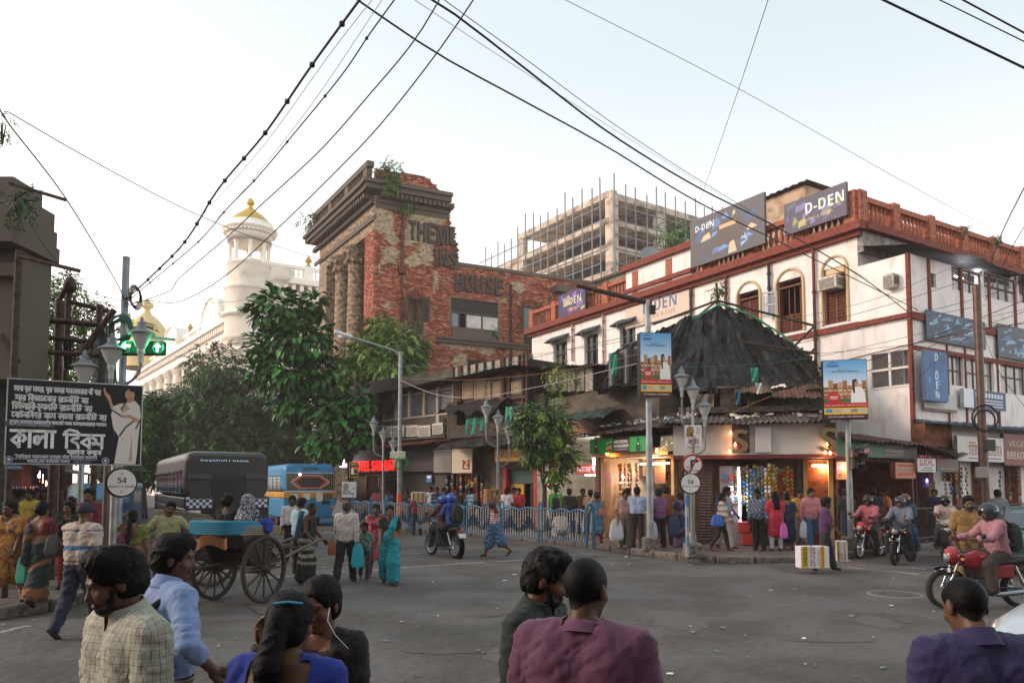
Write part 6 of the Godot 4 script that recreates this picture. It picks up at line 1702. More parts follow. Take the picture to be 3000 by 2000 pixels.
	bush("wall_creeper","creeper on the brick tower beside the rain pipe","plant",P(932,485,50.3),V(.5,.5,.25),50,.16,mg)
	bush("wall_shrub","shrub under the boarded brick window","plant",P(1136,772,51.5),V(.45,.35,.25),40,.14,mg)
	bush("rooftop_plants","bushy plants on the roof left of the big billboard","plant",P(1545,572,38),V(.9,.8,.6),130,.17,mg)
	bush("rooftop_vine","yellow-green vine on the roof edge above the sweet shop","plant",P(1285,898,29),V(.75,.7,.4),130,.1,["#8a9a3c","#6a8a34","#a8b050","#55752f"])
	bush("ledge_bush","green bush on the ledge left of the lantern post","plant",P(1090,1002,33),V(.55,.5,.4),90,.11,mg)
	bush("ledge_bush","small bush on the ledge right of the lantern post","plant",P(1152,1005,31),V(.3,.35,.3),50,.1,mg)
	bush("wall_plant","plant growing from the pole over the tarpaulin","plant",P(1650,688,27.2),V(.3,.4,.25),45,.12,mg)
	bush("wall_plant","dry creeper hanging under the white house cornice","plant",P(1865,600,29.3),V(.5,.5,.12),45,.11,["#7a7a5a","#6a7a4a","#5a5a44"])
	bush("parapet_sapling","sapling on the roof corner beside the purple billboard","plant",P(1968,478,27),V(.15,.3,.15),18,.1,dg)
	bush("parapet_sapling","sapling standing on the right-hand balustrade","plant",P(2215,535,29),V(.18,.25,.15),20,.1,dg)
	bush("parapet_sapling","sapling near the leaning pole on the balustrade","plant",P(2290,560,30),V(.25,.25,.15),26,.1,dg)
	bush("wall_plant","small green plant on the decayed storey's ledge","plant",P(1722,930,23.4),V(.2,.2,.12),22,.08,mg)
	bush("ruin_plant","leafy plant on the dark ruin at the left edge","plant",P(40,500,12),V(.2,.3,.15),40,.09,dg)
	bush("ruin_twigs","twigs hanging into the picture at the upper left edge","plant",P(4,330,12),V(.12,.3,.1),16,.06,dg)
# ---- left edge: ruin, pole frames, stalls, banner
func left_side()->void:
	var soot:=M("sooty_stone","#47413a",.95)
	var t:=thing("sooty_ruin","dark sooty ornate building corner at the left edge","building",P(20,1111,13)*V(1,0,1))
	var m:=MB.new()
	for q in [[52,575,870,.0],[66,500,540,.3],[72,540,575,.5],[44,610,640,.2],[60,455,500,.1],[30,405,455,.0]]:
		var a:=P(q[0],q[1],12.6);var b:=P(q[0],q[2],12.6)
		m.span(V(-13.0,b.y,-13.4),V(a.x,a.y,-12.6+q[3]))
	part(m,"corner",soot,t)
	var m2:=MB.new();m2.span(V(-13.5,.15,-13.6),V(-9.2,4.0,-13.0));part(m2,"ground_floor",M("dark_plaster","#3d3833",.9),t)
	var near:=thing("near_corner_house","tall house standing behind the viewer on the near corner","building",V(0,0,8))
	var nw:=MB.new();nw.xf=Transform3D(Basis(UP,PI),V(24,0,6.5));var nh:=[]
	for k in 9:
		for y in [4.6,8.6]:nh.append(Rect2(1.6+k*5.2,y,1.6,2.4))
	nw.wall(48,12.5,nh,.4);part(nw,"front_wall",M("brown_plaster","#7e4f38",.9,{"tex":"grunge","ts":.5}),near)
	var rod:=M("rusty_pole","#4a3a34",.75,{"tex":"rust","ts":.8})
	var fr:=thing("pole_frame","tangle of dark poles and beams at the left edge","frame",P(140,1111,14)*V(1,0,1))
	for q in [[20,420,150,459,12,.03],[40,588,182,622,12,.035],[9,766,202,784,14,.05],[52,730,228,746,14,.06],[20,804,231,816,13.5,.05],[58,795,97,868,13.5,.06],[9,720,45,800,13,.06],[181,816,262,711,14,.06],[150,690,250,715,15,.05],[40,830,0,770,12.5,.05]]:
		var b:=MB.new();b.tube([P(q[0],q[1],q[4]),P(q[2],q[3],q[4])],q[5],6);part(b,"beam",rod,fr)
	for q in [[42,575,12.2,.055],[137,690,14.5,.09],[228,700,14.2,.06],[158,640,15,.06]]:
		var a:=P(q[0],q[1],q[2]);var b:=MB.new();b.tube([V(a.x,.15,a.z),a],q[3],8);part(b,"post",rod,fr)
	var fl:=MB.new();fl.tube([P(135,690,14.5),P(158,648,14.4),P(172,665,14.4)],.05,6);fl.ball(P(160,655,14.4),V(.12,.18,.12),5);part(fl,"floodlight",rod,fr)
	for q in [[205,262,775,880,"#7d8482","grey plastic sheet hanging from the left pole frame"],[138,160,800,850,"#56605a","dark cloth hanging from the left pole frame"]]:
		var c:=MB.new();c.grid(14,8,func(s:float,v:float)->Vector3:return P(lerpf(q[0],q[1],s)+6*v,lerpf(q[2],q[3],v)-40*s*(1-v),14.1+.08*sin(s*15+v*3)))
		solo(c,"hanging_sheet",M("cloth_"+q[4],q[4],.8,{"tex":"stain","ts":.8}),q[5],"cloth",P(q[0],q[3],14.1))
	var sd:=Face.new(P(-60,1111,15)*V(1,0,1),P(232,1111,60)*V(1,0,1))
	for k in 7:
		var s:=3.0+k*7.5
		var st:=thing("street_stall",["dark awning stall nearest behind the yellow floral woman","second dark stall along the left pavement","stall with lit goods midway down the left pavement","fourth awning down the left pavement","stall with a brown front down the left street","sixth stall front down the left street","farthest stall front on the left street"][k],"stall",sd.p(s,.15,-1))
		var hh:float=[3.4,3.0,3.2,4.5,6.0,7.5,8.0][k]
		var w:=MB.new();w.xf=sd.xf();w.span(V(s,.15,-4),V(s+7.3,hh,-2.4));part(w,"front",M("stall_%d"%(k%3),["#4a3c32","#3c3a38","#54463a"][k%3],.9,{"tex":"stain","ts":.5}),st)
		var a:=MB.new();tin(a,sd.p(s,2.5,.2),sd.p(s+7.3,2.5+R(-.15,.15),.2),sd.p(s+7.3,3.2,-2.5),sd.p(s,3.2,-2.5),24,.03);part(a,"awning",M("black_tin"),st)
		for j in 2:var ps:=MB.new();ps.tube([sd.p(s+.3+j*6.6,.15,.1),sd.p(s+.3+j*6.6,2.5,.1)],.035,6);part(ps,"post",rod,st)
		for j in 14:var g:=MB.new();g.hue(["#8a4a3a","#a88a5a","#4a6a8a","#c0b8a8","#6a3a5a"][rng.randi()%5]);g.cbox(sd.p(s+.5+j*.47,.9+.8*(j%2),-2.2),V(.3,.4,.25),.03,sd.basis());part(g,"goods",M("goods","#ffffff",.45),st)
	bulb("distant violet shop light on the left pavement",P(92,1093,34),.12,"#c8b0ff",9.0,.5)
	bulb("distant orange shop light on the left pavement",P(95,1105,38),.1,"#ff9060",9.0,.4)
	bulb("distant pink shop light on the left pavement",P(104,1112,40),.1,"#ffb0a0",9.0,.3)
	panel_sign("hotel_board","small dark blue hotel board hanging under the banner",Face.new(P(8,1111,12.0)*V(1,0,1),P(50,1111,12.3)*V(1,0,1)),Rect2(.0,P(20,1078,12).y,.3,.14),.0,.03,"#1a2436",func(p:Print):
		p.ink("#1c2a44");p.rect(0,0,1,1);p.up();p.ink("#8a9ab0");ptext(p,"R",.4,.56,.04,{"bold":true});ptext(p,"HOTEL",.08,.12,.04,{"bold":true,"fit":.84}))
	var fb:=Face.new(P(10,1111,9.5)*V(1,0,1),P(328,1111,10.3)*V(1,0,1))
	var q0:=FP(fb,8,1062);var q1:=FP(fb,328,893)
	var r:=Rect2(q0.x,q0.y-.02,q1.x-q0.x,q1.y-q0.y+.06)
	var bn:=panel_sign("political_banner","large black banner with white headline script and a figure in white",fb,r,.0,.05,"#c4c8c4",func(p:Print):
		p.ink("#131317");p.rect(.01,.012,.98,.976);p.up()
		p.ink("#4a4e58");p.rect(.0,.44,.34,.055);p.up()
		p.ink("#d6d4d0");var w:=p.h*.013
		script_line(p,"eEsa muK ekera, muK ekera AnDkaerer EI dar",.05,.855,p.h*.055,w,.62)
		script_line(p,"Aar ibBajener rajnIit ny",.06,.745,p.h*.06,w*1.1,.52)
		script_line(p,"ihTlair-tuGlik rajnIit ny",.04,.645,p.h*.062,w*1.1,.57)
		script_line(p,"enaTbindr naem kaela rajnIit ny",.04,.545,p.h*.06,w*1.1,.68)
		script_line(p,"tunmul kaKeser srbBartIy sBaentI mmta bendyapaDyayer Ahbaen",.03,.475,p.h*.034,w*.8,.69)
		p.ink("#8a9098");script_line(p,"bI neBmbr, jlaT",.03,.447,p.h*.032,w*.8,.28)
		p.ink("#e6e4e0");script_line(p,"kala",.04,.2,p.h*.19,p.h*.034,.31);script_line(p,"idbs",.41,.2,p.h*.16,p.h*.03,.3)
		script_line(p,"paln krun",.44,.125,p.h*.045,w*1.1,.25)
		p.ink("#b8bcc4");script_line(p,"IniDyan nyasnal tunmul eTD IUinyn kaKes",.08,.075,p.h*.03,w*.8,.58)
		p.line([.06,.062,.66,.062],.006);script_line(p,"pcaer utr klkata ejla".replace("c","b"),.16,.025,p.h*.024,w*.7,.3);ptext(p,"I.N.T.T.U.C.",.49,.022,.028,{"fit":.13})
		for x in [.015,.705]:p.ink("#9aa4b8");p.disc(x+.02,.055,.045);p.z+=.0004;p.ink("#23283a");p.disc(x+.02,.055,.034);p.z+=.0004;p.ink("#c8ccd4");p.disc(x+.02,.055,.02);p.z-=.0008
		p.up();p.ink("#b58a6c");p.poly([.69,.93,.705,.95,.71,.9,.745,.85,.765,.74,.81,.7,.8,.66,.755,.68,.735,.78,.7,.86]);p.disc(.895,.875,.06,.075);p.poly([.86,.74,.93,.74,.93,.84,.88,.82])
		p.z+=.0005;p.ink("#17120f");p.poly([.885,.92,.9,.955,.935,.96,.955,.91,.95,.85,.935,.86,.93,.91])
		p.z+=.0005;p.ink("#d2ccc0");p.poly([.79,.015,.955,.015,.965,.16,.975,.4,.985,.62,.975,.74,.94,.8,.88,.77,.82,.76,.77,.72,.755,.62,.775,.45,.82,.35])
		p.z+=.0005;p.ink("#a89c8a");p.poly([.86,.77,.9,.7,.84,.64,.82,.7]);p.poly([.9,.05,.92,.4,.93,.05])
		p.ink("#b58a6c");p.poly([.83,.62,.9,.625,.965,.58,.96,.53,.9,.585,.83,.585])
		p.z+=.0005;p.ink("#23493f");p.line([.755,.68,.78,.66,.83,.61],.02);p.line([.825,.36,.87,.47,.93,.55],.022);p.line([.985,.58,.95,.46],.02);p.line([.86,.77,.835,.69],.018);p.line([.775,.45,.79,.34],.014))
	var ps:=MB.new();ps.tube([fb.p(r.position.x+.05,r.end.y-.08,-.05),P(42,870,12.2)],.02,6);part(ps,"bracket",M("banner_post","#5a554e",.6),bn)
# ---- street furniture
func lantern(mb:MB,gl:MB,at:Vector3,s:float)->void:
	gl.lathe([[.07*s,.0],[.12*s,.1*s],[.2*s,.3*s]],12,at)
	mb.lathe([[.2*s,.3*s],[.26*s,.3*s],[.25*s,.33*s],[.1*s,.42*s],[.08*s,.5*s],[.1*s,.52*s],[.03*s,.57*s],[.035*s,.62*s],[0,.66*s]],12,at)
	gl.lathe([[.05*s,-.28*s],[.055*s,-.1*s],[.08*s,-.08*s],[.07*s,.0]],10,at)
func triple_lamp(label:String,foot:Vector3,lamps:Array,joints:Array,d:float,s:float,flip:=1)->void:
	var t:=thing("lantern_post",label,"street lamp",foot,.0,"triple lantern posts")
	var mid:=P(lamps[1][0],lamps[1][1],d)
	var st:=M("lamp_steel","#82868a",.45,{"metal":.4,"tex":"soft","ts":1.0})
	var p:=MB.new()
	p.tube([foot,V(mid.x,mid.y-.28*s,mid.z)],[.06*s,.045*s],10)
	p.lathe([[.13*s,0],[.12*s,.5],[.08*s,.6],[.06*s,.62]],12,foot)
	for k in 22:p.tube([foot.lerp(mid,.25+k*.025),foot.lerp(mid,.25+k*.025)+UP*.03],.066*s,8)
	part(p,"post",st,t)
	for k in [0,2]:
		var e:=P(lamps[k][0],lamps[k][1],d);var j:=P(lamps[1][0],joints[k/2],d);j.x=mid.x
		var a:=MB.new();var pts:=[]
		for q in 9:var an:=PI/2*q/8.0;pts.append(V(lerpf(j.x,e.x,sin(an)),j.y+(minf(e.y-j.y,absf(e.x-j.x))*.8)*(1.0-cos(an)),d*-1.0))
		pts.append(e-UP*.2*s);a.tube(pts,.03*s,7);part(a,"arm",st,t)
	for q in lamps:
		var c:=MB.new();var g:=MB.new();lantern(c,g,P(q[0],q[1],d),s)
		var l:=part(c,"lantern",st,t);part(g,"glass",M("lamp_glass","#a9aaa6",.3),l)
func disc_sign(label:String,c:Vector3,r:float,yaw:float,draw:Callable,edge:String)->Node3D:
	var t:=thing("round_sign",label,"sign",c-UP*r,yaw)
	var b:=MB.new();b.hue(edge);b.lathe([[0,.02],[r,.02],[r,.0],[0,-.001]].map(func(q):return [q[0],-q[1]]),32,V(0,r,0),Basis(Vector3.RIGHT,PI/2))
	part(b,"disc",M("sign_board","#ffffff",.55),t,true)
	var p:=Print.new();p.w=2*r;p.h=2*r;p.mb.xf=Transform3D(Basis(),V(-r,0,.021));draw.call(p)
	part(p.mb,"print",M("print","#ffffff",.5),t,true)
	return t
func guard_disc(p:Print)->void:
	p.ink("#d4d0ce");p.disc(.5,.5,p.w*.44,0,28);p.up();p.ink("#15161a");ptext(p,"F",.5,.74,p.w*.09,{"bold":true,"mid":true});ptext(p,"54",.5,.48,p.w*.19,{"bold":true,"mid":true});p.ink("#3a2026");ptext(p,"SOUTH T.P. GUARD",.1,.33,p.w*.075,{"bold":true,"fit":.8});ptext(p,"KP",.5,.16,p.w*.07,{"mid":true})
func ad_board(label:String,c:Vector3,w:float,h:float,yaw:float,side:String)->void:
	var t:=thing("advert_board",label,"billboard",c,yaw,"housing adverts on masts")
	var b:=MB.new();b.hue("#151515");b.span(V(-w/2,0,-.3),V(w/2,h,0));part(b,"box",M("sign_board","#ffffff",.55),t,true)
	var p:=Print.new();p.w=w;p.h=h;p.mb.xf=Transform3D(Basis(),V(-w/2,0,0))
	for k in 10:p.ink(Color("#dfe8ee").lerp(Color("#5f9ed2"),k/9.0));p.rect(.01,.5+k*.049,.98,.05)
	p.up();p.ink("#3f6a34");p.rect(.01,.27,.98,.24);p.up()
	var g:=RandomNumberGenerator.new();g.seed=6
	for k in 9:
		var x:=.01+k*.108;var hh:=.2+.12*absf(sin(k*1.3));p.ink(["#9a6a44","#b08458","#7d5234","#c2a07a"][k%4]);p.rect(x,.34,.104,hh)
	p.up()
	for k in 9:
		for j in 5:p.ink(["#5a3a26","#d8c8a8"][j%2]);p.rect(.025+k*.108,.37+j*.035,.075,.016)
	p.up();p.ink("#e0785a" if side=="r" else "#d84a34");p.ink("#c02a22");p.poly([.01,.2,.99,.2,.99,.3,.7,.26,.35,.29,.01,.27]);p.disc(.24,.36,w*.15,0,20);p.up()
	p.ink("#b98468");p.disc(.74,.6,w*.055,w*.075);p.ink("#e6e2e0");p.poly([.62,.27,.96,.27,.93,.46,.86,.53,.72,.54,.63,.45]);p.ink("#c08a6c");p.poly([.44,.43,.62,.4,.62,.44,.46,.47]);p.z+=.0006;p.ink("#2a1712");p.poly([.68,.42,.72,.44,.71,.6,.78,.66,.72,.67,.66,.62]);p.up()
	p.ink("#e2b92e");p.rect(.01,.08,.98,.11);p.ink("#4a1a18");p.rect(.01,.005,.98,.075);p.up()
	for k in 5:p.ink(["#3a8ac0","#b8a890","#c8b8b0","#7a8a94","#a8b0b4"][k]);p.rect(.05+k*.19,.11,.15,.06)
	p.ink("#f2ece6");ptext(p,"033 40556000 | 033 40556055",.1,.022,h*.022,{"fit":.8});ptext(p,"2BHK @ 13.99 lacs | 3BHK @ 21.49 lacs",.04,.215,h*.02,{"fit":.92});p.rect(.14,.37,.2,.012);p.rect(.16,.34,.16,.012)
	p.ink("#24386a");ptext(p,"GRAND",.1,.88,h*.035,{"bold":true,"fit":.26});p.poly([.1,.93,.23,.97,.36,.93,.23,.955]);ptext(p,"Welcome to a",.34,.82,h*.02,{"fit":.3});ptext(p,"New World of Happiness",.2,.78,h*.022,{"bold":true,"fit":.62})
	part(p.mb,"print",M("print","#ffffff",.5),t,true)
func mast(label:String,foot:Vector3,top:float,r:float,hue:="#9ea2a6",block:=true)->Node3D:
	var t:=thing("mast",label,"pole",foot)
	var m:=MB.new();m.tube([foot+UP*.05,foot+UP*(top-foot.y)*.45],r*1.15,12);m.tube([foot+UP*(top-foot.y)*.45,V(foot.x,top,foot.z)],r,12)
	part(m,"shaft",M("mast_"+hue,hue,.45,{"metal":.35,"tex":"soft","ts":.9}),t)
	if block:var b:=MB.new();b.cbox(foot+UP*.18,V(.42,.38,.42),.04);part(b,"footing",M("kerb_stone"),t)
	return t
func street_furniture()->void:
	var rl:=[]
	for q in [[806,1207],[850,1210.5],[884,1214],[937,1219],[997,1224],[1066,1231],[1150,1238],[1238,1246],[1348,1258]]:rl.append(G(q[0],q[1],.15))
	var blue:=M("rail_blue","#1f6c96",.5,{"tex":"stain","ts":1.5});var whit:=M("rail_white","#b9bcc0",.5,{"tex":"stain","ts":1.5})
	for k in rl.size()-1:
		var a:Vector3=rl[k];var b:Vector3=rl[k+1];var x:=(b-a).normalized();var l:=a.distance_to(b)
		var t:=thing("pavement_railing","blue and white wave-topped railing, %s from the hotel end"%["first","second","third","fourth","fifth","sixth","seventh","eighth"][k],"railing",a,.0,"railing panels along the pavement")
		var n:=maxi(4,int(l/.125))
		var wv:=func(s:float)->float:return 1.0+.09*absf(sin(s*PI*maxf(1.0,round(l/.8))/l))
		var pts:=[]
		for j in 25:pts.append(a+x*l*j/24.0+UP*wv.call(l*j/24.0))
		var top:=MB.new();top.tube(pts,.03,6);part(top,"top_rail",blue,t)
		var lo:=MB.new();lo.beam(a+UP*.16,b+UP*.16,.04,.04);part(lo,"bottom_rail",blue,t)
		for j in range(1,n):
			var s:=l*j/n;var f:=absf(fmod(s/l*2.0,1.0)-.5)*2.0
			var u:=MB.new();var p:=a+x*s;var h:float=wv.call(s)
			var cut:=.2+(h-.25)*(1.0-f)*.55
			u.hue("#c9ccd0");u.tube([p+UP*(.17+cut),p+UP*h],.014,5)
			u.tube([p+UP*.17,p+UP*(.17+cut*.4)],.014,5)
			u.hue("#1f6c96");u.tube([p+UP*(.17+cut*.4),p+UP*(.17+cut)],.014,5)
			part(u,"bar",M("rail_bar","#ffffff",.5,{"tex":"stain","ts":1.5}),t)
		var po:=MB.new()
		po.tube([a,a+UP*1.15,a+UP*1.24+x*.03,a+UP*1.27+x*.08,a+UP*1.24+x*.13,a+UP*1.15+x*.16,a+x*.16],.03,6);part(po,"post",blue,t)
	var en:=MB.new();var eb:Vector3=rl[8]
	en.tube([eb,eb+UP*1.15,eb+V(.06,1.25,0),eb+V(.14,1.25,0),eb+V(.2,1.15,0),eb+V(.2,0,0)],.04,8);solo(en,"railing_end",blue,"blue arched end post of the railing by the snack shop","railing",eb)
	var br:=[G(2080,1255,.15),G(2180,1242,.15),G(2300,1228,.15),G(2440,1214,.15)]
	for k in 3:
		var a:Vector3=br[k];var b:Vector3=br[k+1]
		var t:=thing("iron_railing","black iron railing panel behind the motorbikes, %s"%["left of three","middle of three","right of three"][k],"railing",a,.0,"black railing panels")
		var rm:=MB.new();rm.beam(a+UP*1.1,b+UP*1.1,.05,.04);part(rm,"top_rail",M("iron"),t)
		var rb:=MB.new();rb.beam(a+UP*.2,b+UP*.2,.04,.04);part(rb,"bottom_rail",M("iron"),t)
		var n:=int(a.distance_to(b)/.14)
		for j in n:var u:=MB.new();u.tube([a.lerp(b,(j+.5)/n)+UP*.12,a.lerp(b,(j+.5)/n)+UP*1.08],.014,5);part(u,"bar",M("iron"),t)
	triple_lamp("triple lantern post by the hotel behind the railing",G(880,1208,.15),[[858,986],[880,1010],[903,1031]],[1048,1083],33.5,.95)
	triple_lamp("triple lantern post left of the young tree",G(1143,1228,.15),[[1117,954],[1144,977],[1169,1003]],[1026,1072],27.2,.95)
	triple_lamp("triple lantern post above the no right turn sign",G(1591,1277,.15),[[1566,890],[1592,918],[1619,957]],[986,1044],20.6,.95)
	triple_lamp("triple lantern post behind the black banner",P(255,1111,12.4)*V(1,0,1)+UP*.15,[[192,878],[255,838],[323,802]],[905,890],12.4,.85)
	for q in [[917,1226,31.0,808,800,772,1.0,"tall street lamp with long arm left of the glazed upper floor"],[575,1165,62.0,928,498,895,1.3,"distant street lamp arching out of the dark trees"]]:
		var f:=P(q[0],1111,q[2]);f.y=.1
		var tp:=P(q[0],q[3],q[2]);var e:=P(q[4],q[5],q[2])
		var t:=mast(q[7],f,tp.y,.085*q[6],"#8e9194",false)
		var a:=MB.new();a.tube([tp-UP*.15,tp+(e-tp)*.12,e],.045*q[6],8);part(a,"arm",M("mast_#8e9194"),t)
		var dr:=(e-tp).normalized();var h:=MB.new();var s:float=q[6]
		h.cbox(e+dr*.2*s,V(.32,.18,.85)*s,.07*s,Basis(UP.cross(dr).normalized(),dr.cross(UP.cross(dr)).normalized(),dr));part(h,"lamp_head",M("lamp_head","#b4b6b6",.4),t)
		var gl:=MB.new();gl.ball(e+dr*.25*s-UP*.1*s,V(.14,.1,.26)*s,6,Basis(UP.cross(dr).normalized(),UP,dr));part(gl,"glass",M("lamp_glass"),t)
		if q[0]==917:
			var bx:=MB.new();var c:=P(914,1045,30.8);bx.cbox(c,V(.62,.3,.22),.02);part(bx,"meter_box",M("ac_white"),t)
			var ob:=MB.new();ob.hue("#c8552a");ob.tube([f+UP*.6,f+UP*1.5],.105,12);part(ob,"orange_band",M("painted_wood"),t)
			var co:=MB.new()
			for k in 5:co.lathe([[.2+.02*k,0],[.22+.02*k,.02],[.2+.02*k,.03]],16,P(922,1065,30.7)+V(0,R(-.05,.05),0),Basis(V(1,0,0),PI/2+R(-.3,.3)))
			part(co,"wire_coil",M("green_wire","#2f9a4a",.6),t)
	var mf:=G(1494,1264,.15);var t:=mast("tall grey mast carrying the left advert board",mf,P(1497,690,-mf.z).y,.085)
	var am:=MB.new();am.tube([P(1497,697,-mf.z),P(1325,655,-mf.z)],[.075,.06],10);part(am,"arm",M("rusty_pole","#4a3a34",.75),t)
	for k in 3:var cl:=MB.new();cl.tube([P(1497,702+k*7,-mf.z),P(1497,706+k*7,-mf.z)],.12,10);part(cl,"clamp",M("iron"),t)
	var s1:=-mf.z+-.25
	ad_board("housing advert with blue sky on the mast left of the tarpaulin",P(1508,911,s1),75.0*s1/FPX,150.0*s1/FPX,.12,"l")
	var m2:=G(1956,1262,.15);t=mast("grey mast carrying the right advert board and a signal",m2,P(1958,900,-m2.z).y,.075)
	ad_board("housing advert leaning over the mast in front of the lattice window",P(1944,962,-m2.z-.25),95.0*20.8/FPX,138.0*20.8/FPX,-.24,"r")
	var tl:=thing("traffic_signal","black two-lamp traffic signal hood on the right mast","traffic light",P(1970,1080,-m2.z-.2))
	for k in 2:
		var b:=MB.new();var c:=P(1970,1040+k*26,-m2.z-.25);b.cbox(c,V(.34,.31,.2),.03);b.lathe([[.15,.0],[.15,.22]],14,c+V(.02,0,.08),Basis(Vector3.RIGHT,PI/2+.2),PI);part(b,"signal_head",M("black_plastic","#1b1b1b",.5),tl)
		var ln:=MB.new();ln.ball(c+V(.02,0,.1),V(.11,.11,.03),6);part(ln,"lens",M("dark_lens","#241a18",.2),tl)
	var sp:=G(1580,1283,.15)
	t=mast("blue and white striped post leaning below the round signs",sp,P(1590,1045,-sp.z).y,.045,"#a8acb0",false)
	for k in 4:var sb:=MB.new();sb.hue("#2f6f94");sb.tube([sp+UP*(.3+k*.5),sp+UP*(.55+k*.5)],.054,8);part(sb,"blue_band",M("painted_wood"),t)
	var gs:=G(1592,1281,.15);mast("short grey post in a concrete foot beside the striped post",gs,P(1592,1050,-gs.z).y,.05,"#8a8780")
	var dd:=-sp.z-.15
	disc_sign("round white guard sign numbered 54 below the no right turn sign",P(1586,1110,dd-.02),24.5*dd/FPX,.0,guard_disc,"#15161a")
	disc_sign("round red-rimmed no right turn sign",P(1591,1067,dd),24.5*dd/FPX,.0,func(p:Print):
		p.ink("#d0ccc8");p.disc(.5,.5,p.w*.41,0,28);p.up();p.ink("#17171a");p.line([.44,.32,.44,.68,.68,.68],p.w*.1);p.poly([.64,.78,.84,.68,.64,.58]);ptext(p,"NO",.2,.34,p.w*.08,{"bold":true});ptext(p,"RIGHT TURN",.16,.18,p.w*.075,{"bold":true,"fit":.68});p.up();p.ink("#a0222a");p.line([.34,.1,.72,.92],p.w*.09),"#a0222a")
	var lf:=P(250,1111,10.9);disc_sign("oval-looking turned guard sign numbered 54 on the left pole",P(278,1108,10.6),.215,.75,guard_disc,"#2a0f1c")
	var fz:=Face.new(P(1500,1111,20.2)*V(1,0,1),P(1650,1111,20.2)*V(1,0,1))
	panel_sign("bill_poster","white poster with a bronze bust and red script on the lantern post",fz,FR(fz,1573,976,1612,1030),.0,.01,"#c8c4be",func(p:Print):
		p.ink("#d0ccc6");p.rect(0,0,1,1);p.up();p.ink("#8a6a3c");p.poly([.06,.5,.5,.48,.48,.62,.56,.72,.5,.92,.26,.96,.1,.85,.1,.65]);p.ink("#5a4426");p.poly([.3,.55,.44,.52,.46,.64,.36,.66]);p.ink("#a02028");script_line(p,"elinn",.2,.2,p.h*.2,p.h*.03,.6);p.rect(.1,.06,.8,.03);p.ink("#6a6a72")
		for k in 4:p.rect(.66,.62+k*.08,.26,.025))
	var bills:=[[785,1106,818,1147,33.2,"mass meeting poster tied to the railing by the blue bus",0],[802,1061,823,1096,33.6,"black and orange poster on the tall tree trunk",1],[1245,1048,1277,1090,25.2,"tilted black and orange poster on the young tree",1]]
	for q in bills:
		var d:float=q[4];var fq:=Face.new(P(q[0],1111,d)*V(1,0,1),P(q[2],1111,d)*V(1,0,1));if q[0]==1245:fq.x=V(fq.x.x,0,.05).normalized()
		panel_sign("bill_poster",q[5],fq,FR(fq,q[0],q[1],q[2],q[3]),.0,.01,"#b8b0a0",func(p:Print):
			if q[6]==0:
				p.ink("#c4c2c4");p.rect(0,0,1,1);p.ink("#4a1f24");p.z+=.001;p.rect(0,0,1,.12);p.up();p.ink("#8a7a6a");p.disc(.28,.72,p.w*.2,p.h*.2);p.ink("#16161a");ptext(p,"Mass",.08,.42,p.h*.13,{"bold":true,"fit":.5});ptext(p,"Meeting",.08,.24,p.h*.13,{"bold":true,"fit":.78});ptext(p,"17",.72,.56,p.h*.11,{"bold":true})
			else:
				p.ink("#b8862c");p.rect(0,0,1,1);p.up();p.ink("#1f1612");p.rect(.06,.05,.88,.9);p.up();p.ink("#d8d2cc");p.poly([.2,.2,.5,.2,.46,.6,.34,.66,.22,.56]);p.ink("#8a5a40");p.disc(.34,.72,p.w*.1);p.ink("#c8701f");p.rect(.5,.5,.4,.2);p.ink("#d8b02c");p.rect(.2,.82,.6,.06);p.rect(.5,.22,.4,.04))
	var lb:=thing("street_barrier","grey barrier board leaning against the railing beside the bus","barrier",G(792,1212,.0))
	var bb:=MB.new();bb.hue("#6a6c6e");var ba:=P(772,1150,32.5);bb.beam(P(768,1165,32.5),P(812,1195,32.0),.03,.75);part(bb,"board",M("painted_wood"),lb)
	for q in [[770,1212,772,1150],[812,1220,812,1180]]:var lg:=MB.new();lg.tube([G(q[0],q[1]),P(q[2],q[3],-G(q[0],q[1]).z)],.025,6);part(lg,"leg",M("iron","#26221f",.6),lb)
	var uf:=P(2262,1111,21.5)*V(1,0,1)+UP*.15;t=mast("brown utility pole carrying many cables at the right",uf,P(2264,655,-uf.z).y,.11,"#5d463a",false)
	for q in [[2264,960,.38],[2263,965,.3]]:var co:=MB.new();co.lathe([[q[2],-.03],[q[2]+.03,.0],[q[2],.03],[q[2]-.03,.0],[q[2],-.03]],20,P(q[0],q[1],-uf.z-.16),Basis(Vector3.RIGHT,PI/2));part(co,"cable_coil",M("black_cable","#1a1718",.6),t)
	for q in [[2256,1085,.3,"#8a8278"],[2275,1022,.25,"#2a3a34"]]:var bx:=MB.new();bx.hue(q[3]);bx.cbox(P(q[0],q[1],-uf.z-.2),V(q[2],.32,.16),.02);part(bx,"junction_box",M("painted_wood"),t)
	var pf:=P(272,1111,13.0);pf.y=.15;t=mast("tall grey steel pole with cables at the left",pf,P(280,590,13.0).y,.06,"#8d97a0",false)
	var gc:=MB.new()
	for k in 7:gc.lathe([[.2+R(0,.04),0],[.22+R(0,.04),.015],[.2,.03]],18,P(276,755,12.9)+V(0,R(-.08,.08),0),Basis(V(1,0,.2).normalized(),PI/2+R(-.5,.5)))
	part(gc,"cable_coil",M("dark_green_wire","#1f4a3a",.6),t)
	var bc:=MB.new()
	for k in 5:bc.lathe([[.09+.012*k,0],[.1+.012*k,.01],[.09+.012*k,.02]],16,P(311,683,12.9),Basis(V(.1,0,1).normalized(),.3*k*.2)*Basis(Vector3.RIGHT,PI/2)*Basis.from_scale(V(.8,1,1.6)))
	part(bc,"hanging_loop",M("black_cable"),t)
	var fa:=MB.new();fa.tube([P(283,768,12.9),P(400,780,12.6)],.025,6);part(fa,"signal_arm",M("mast_#8d97a0"),t)
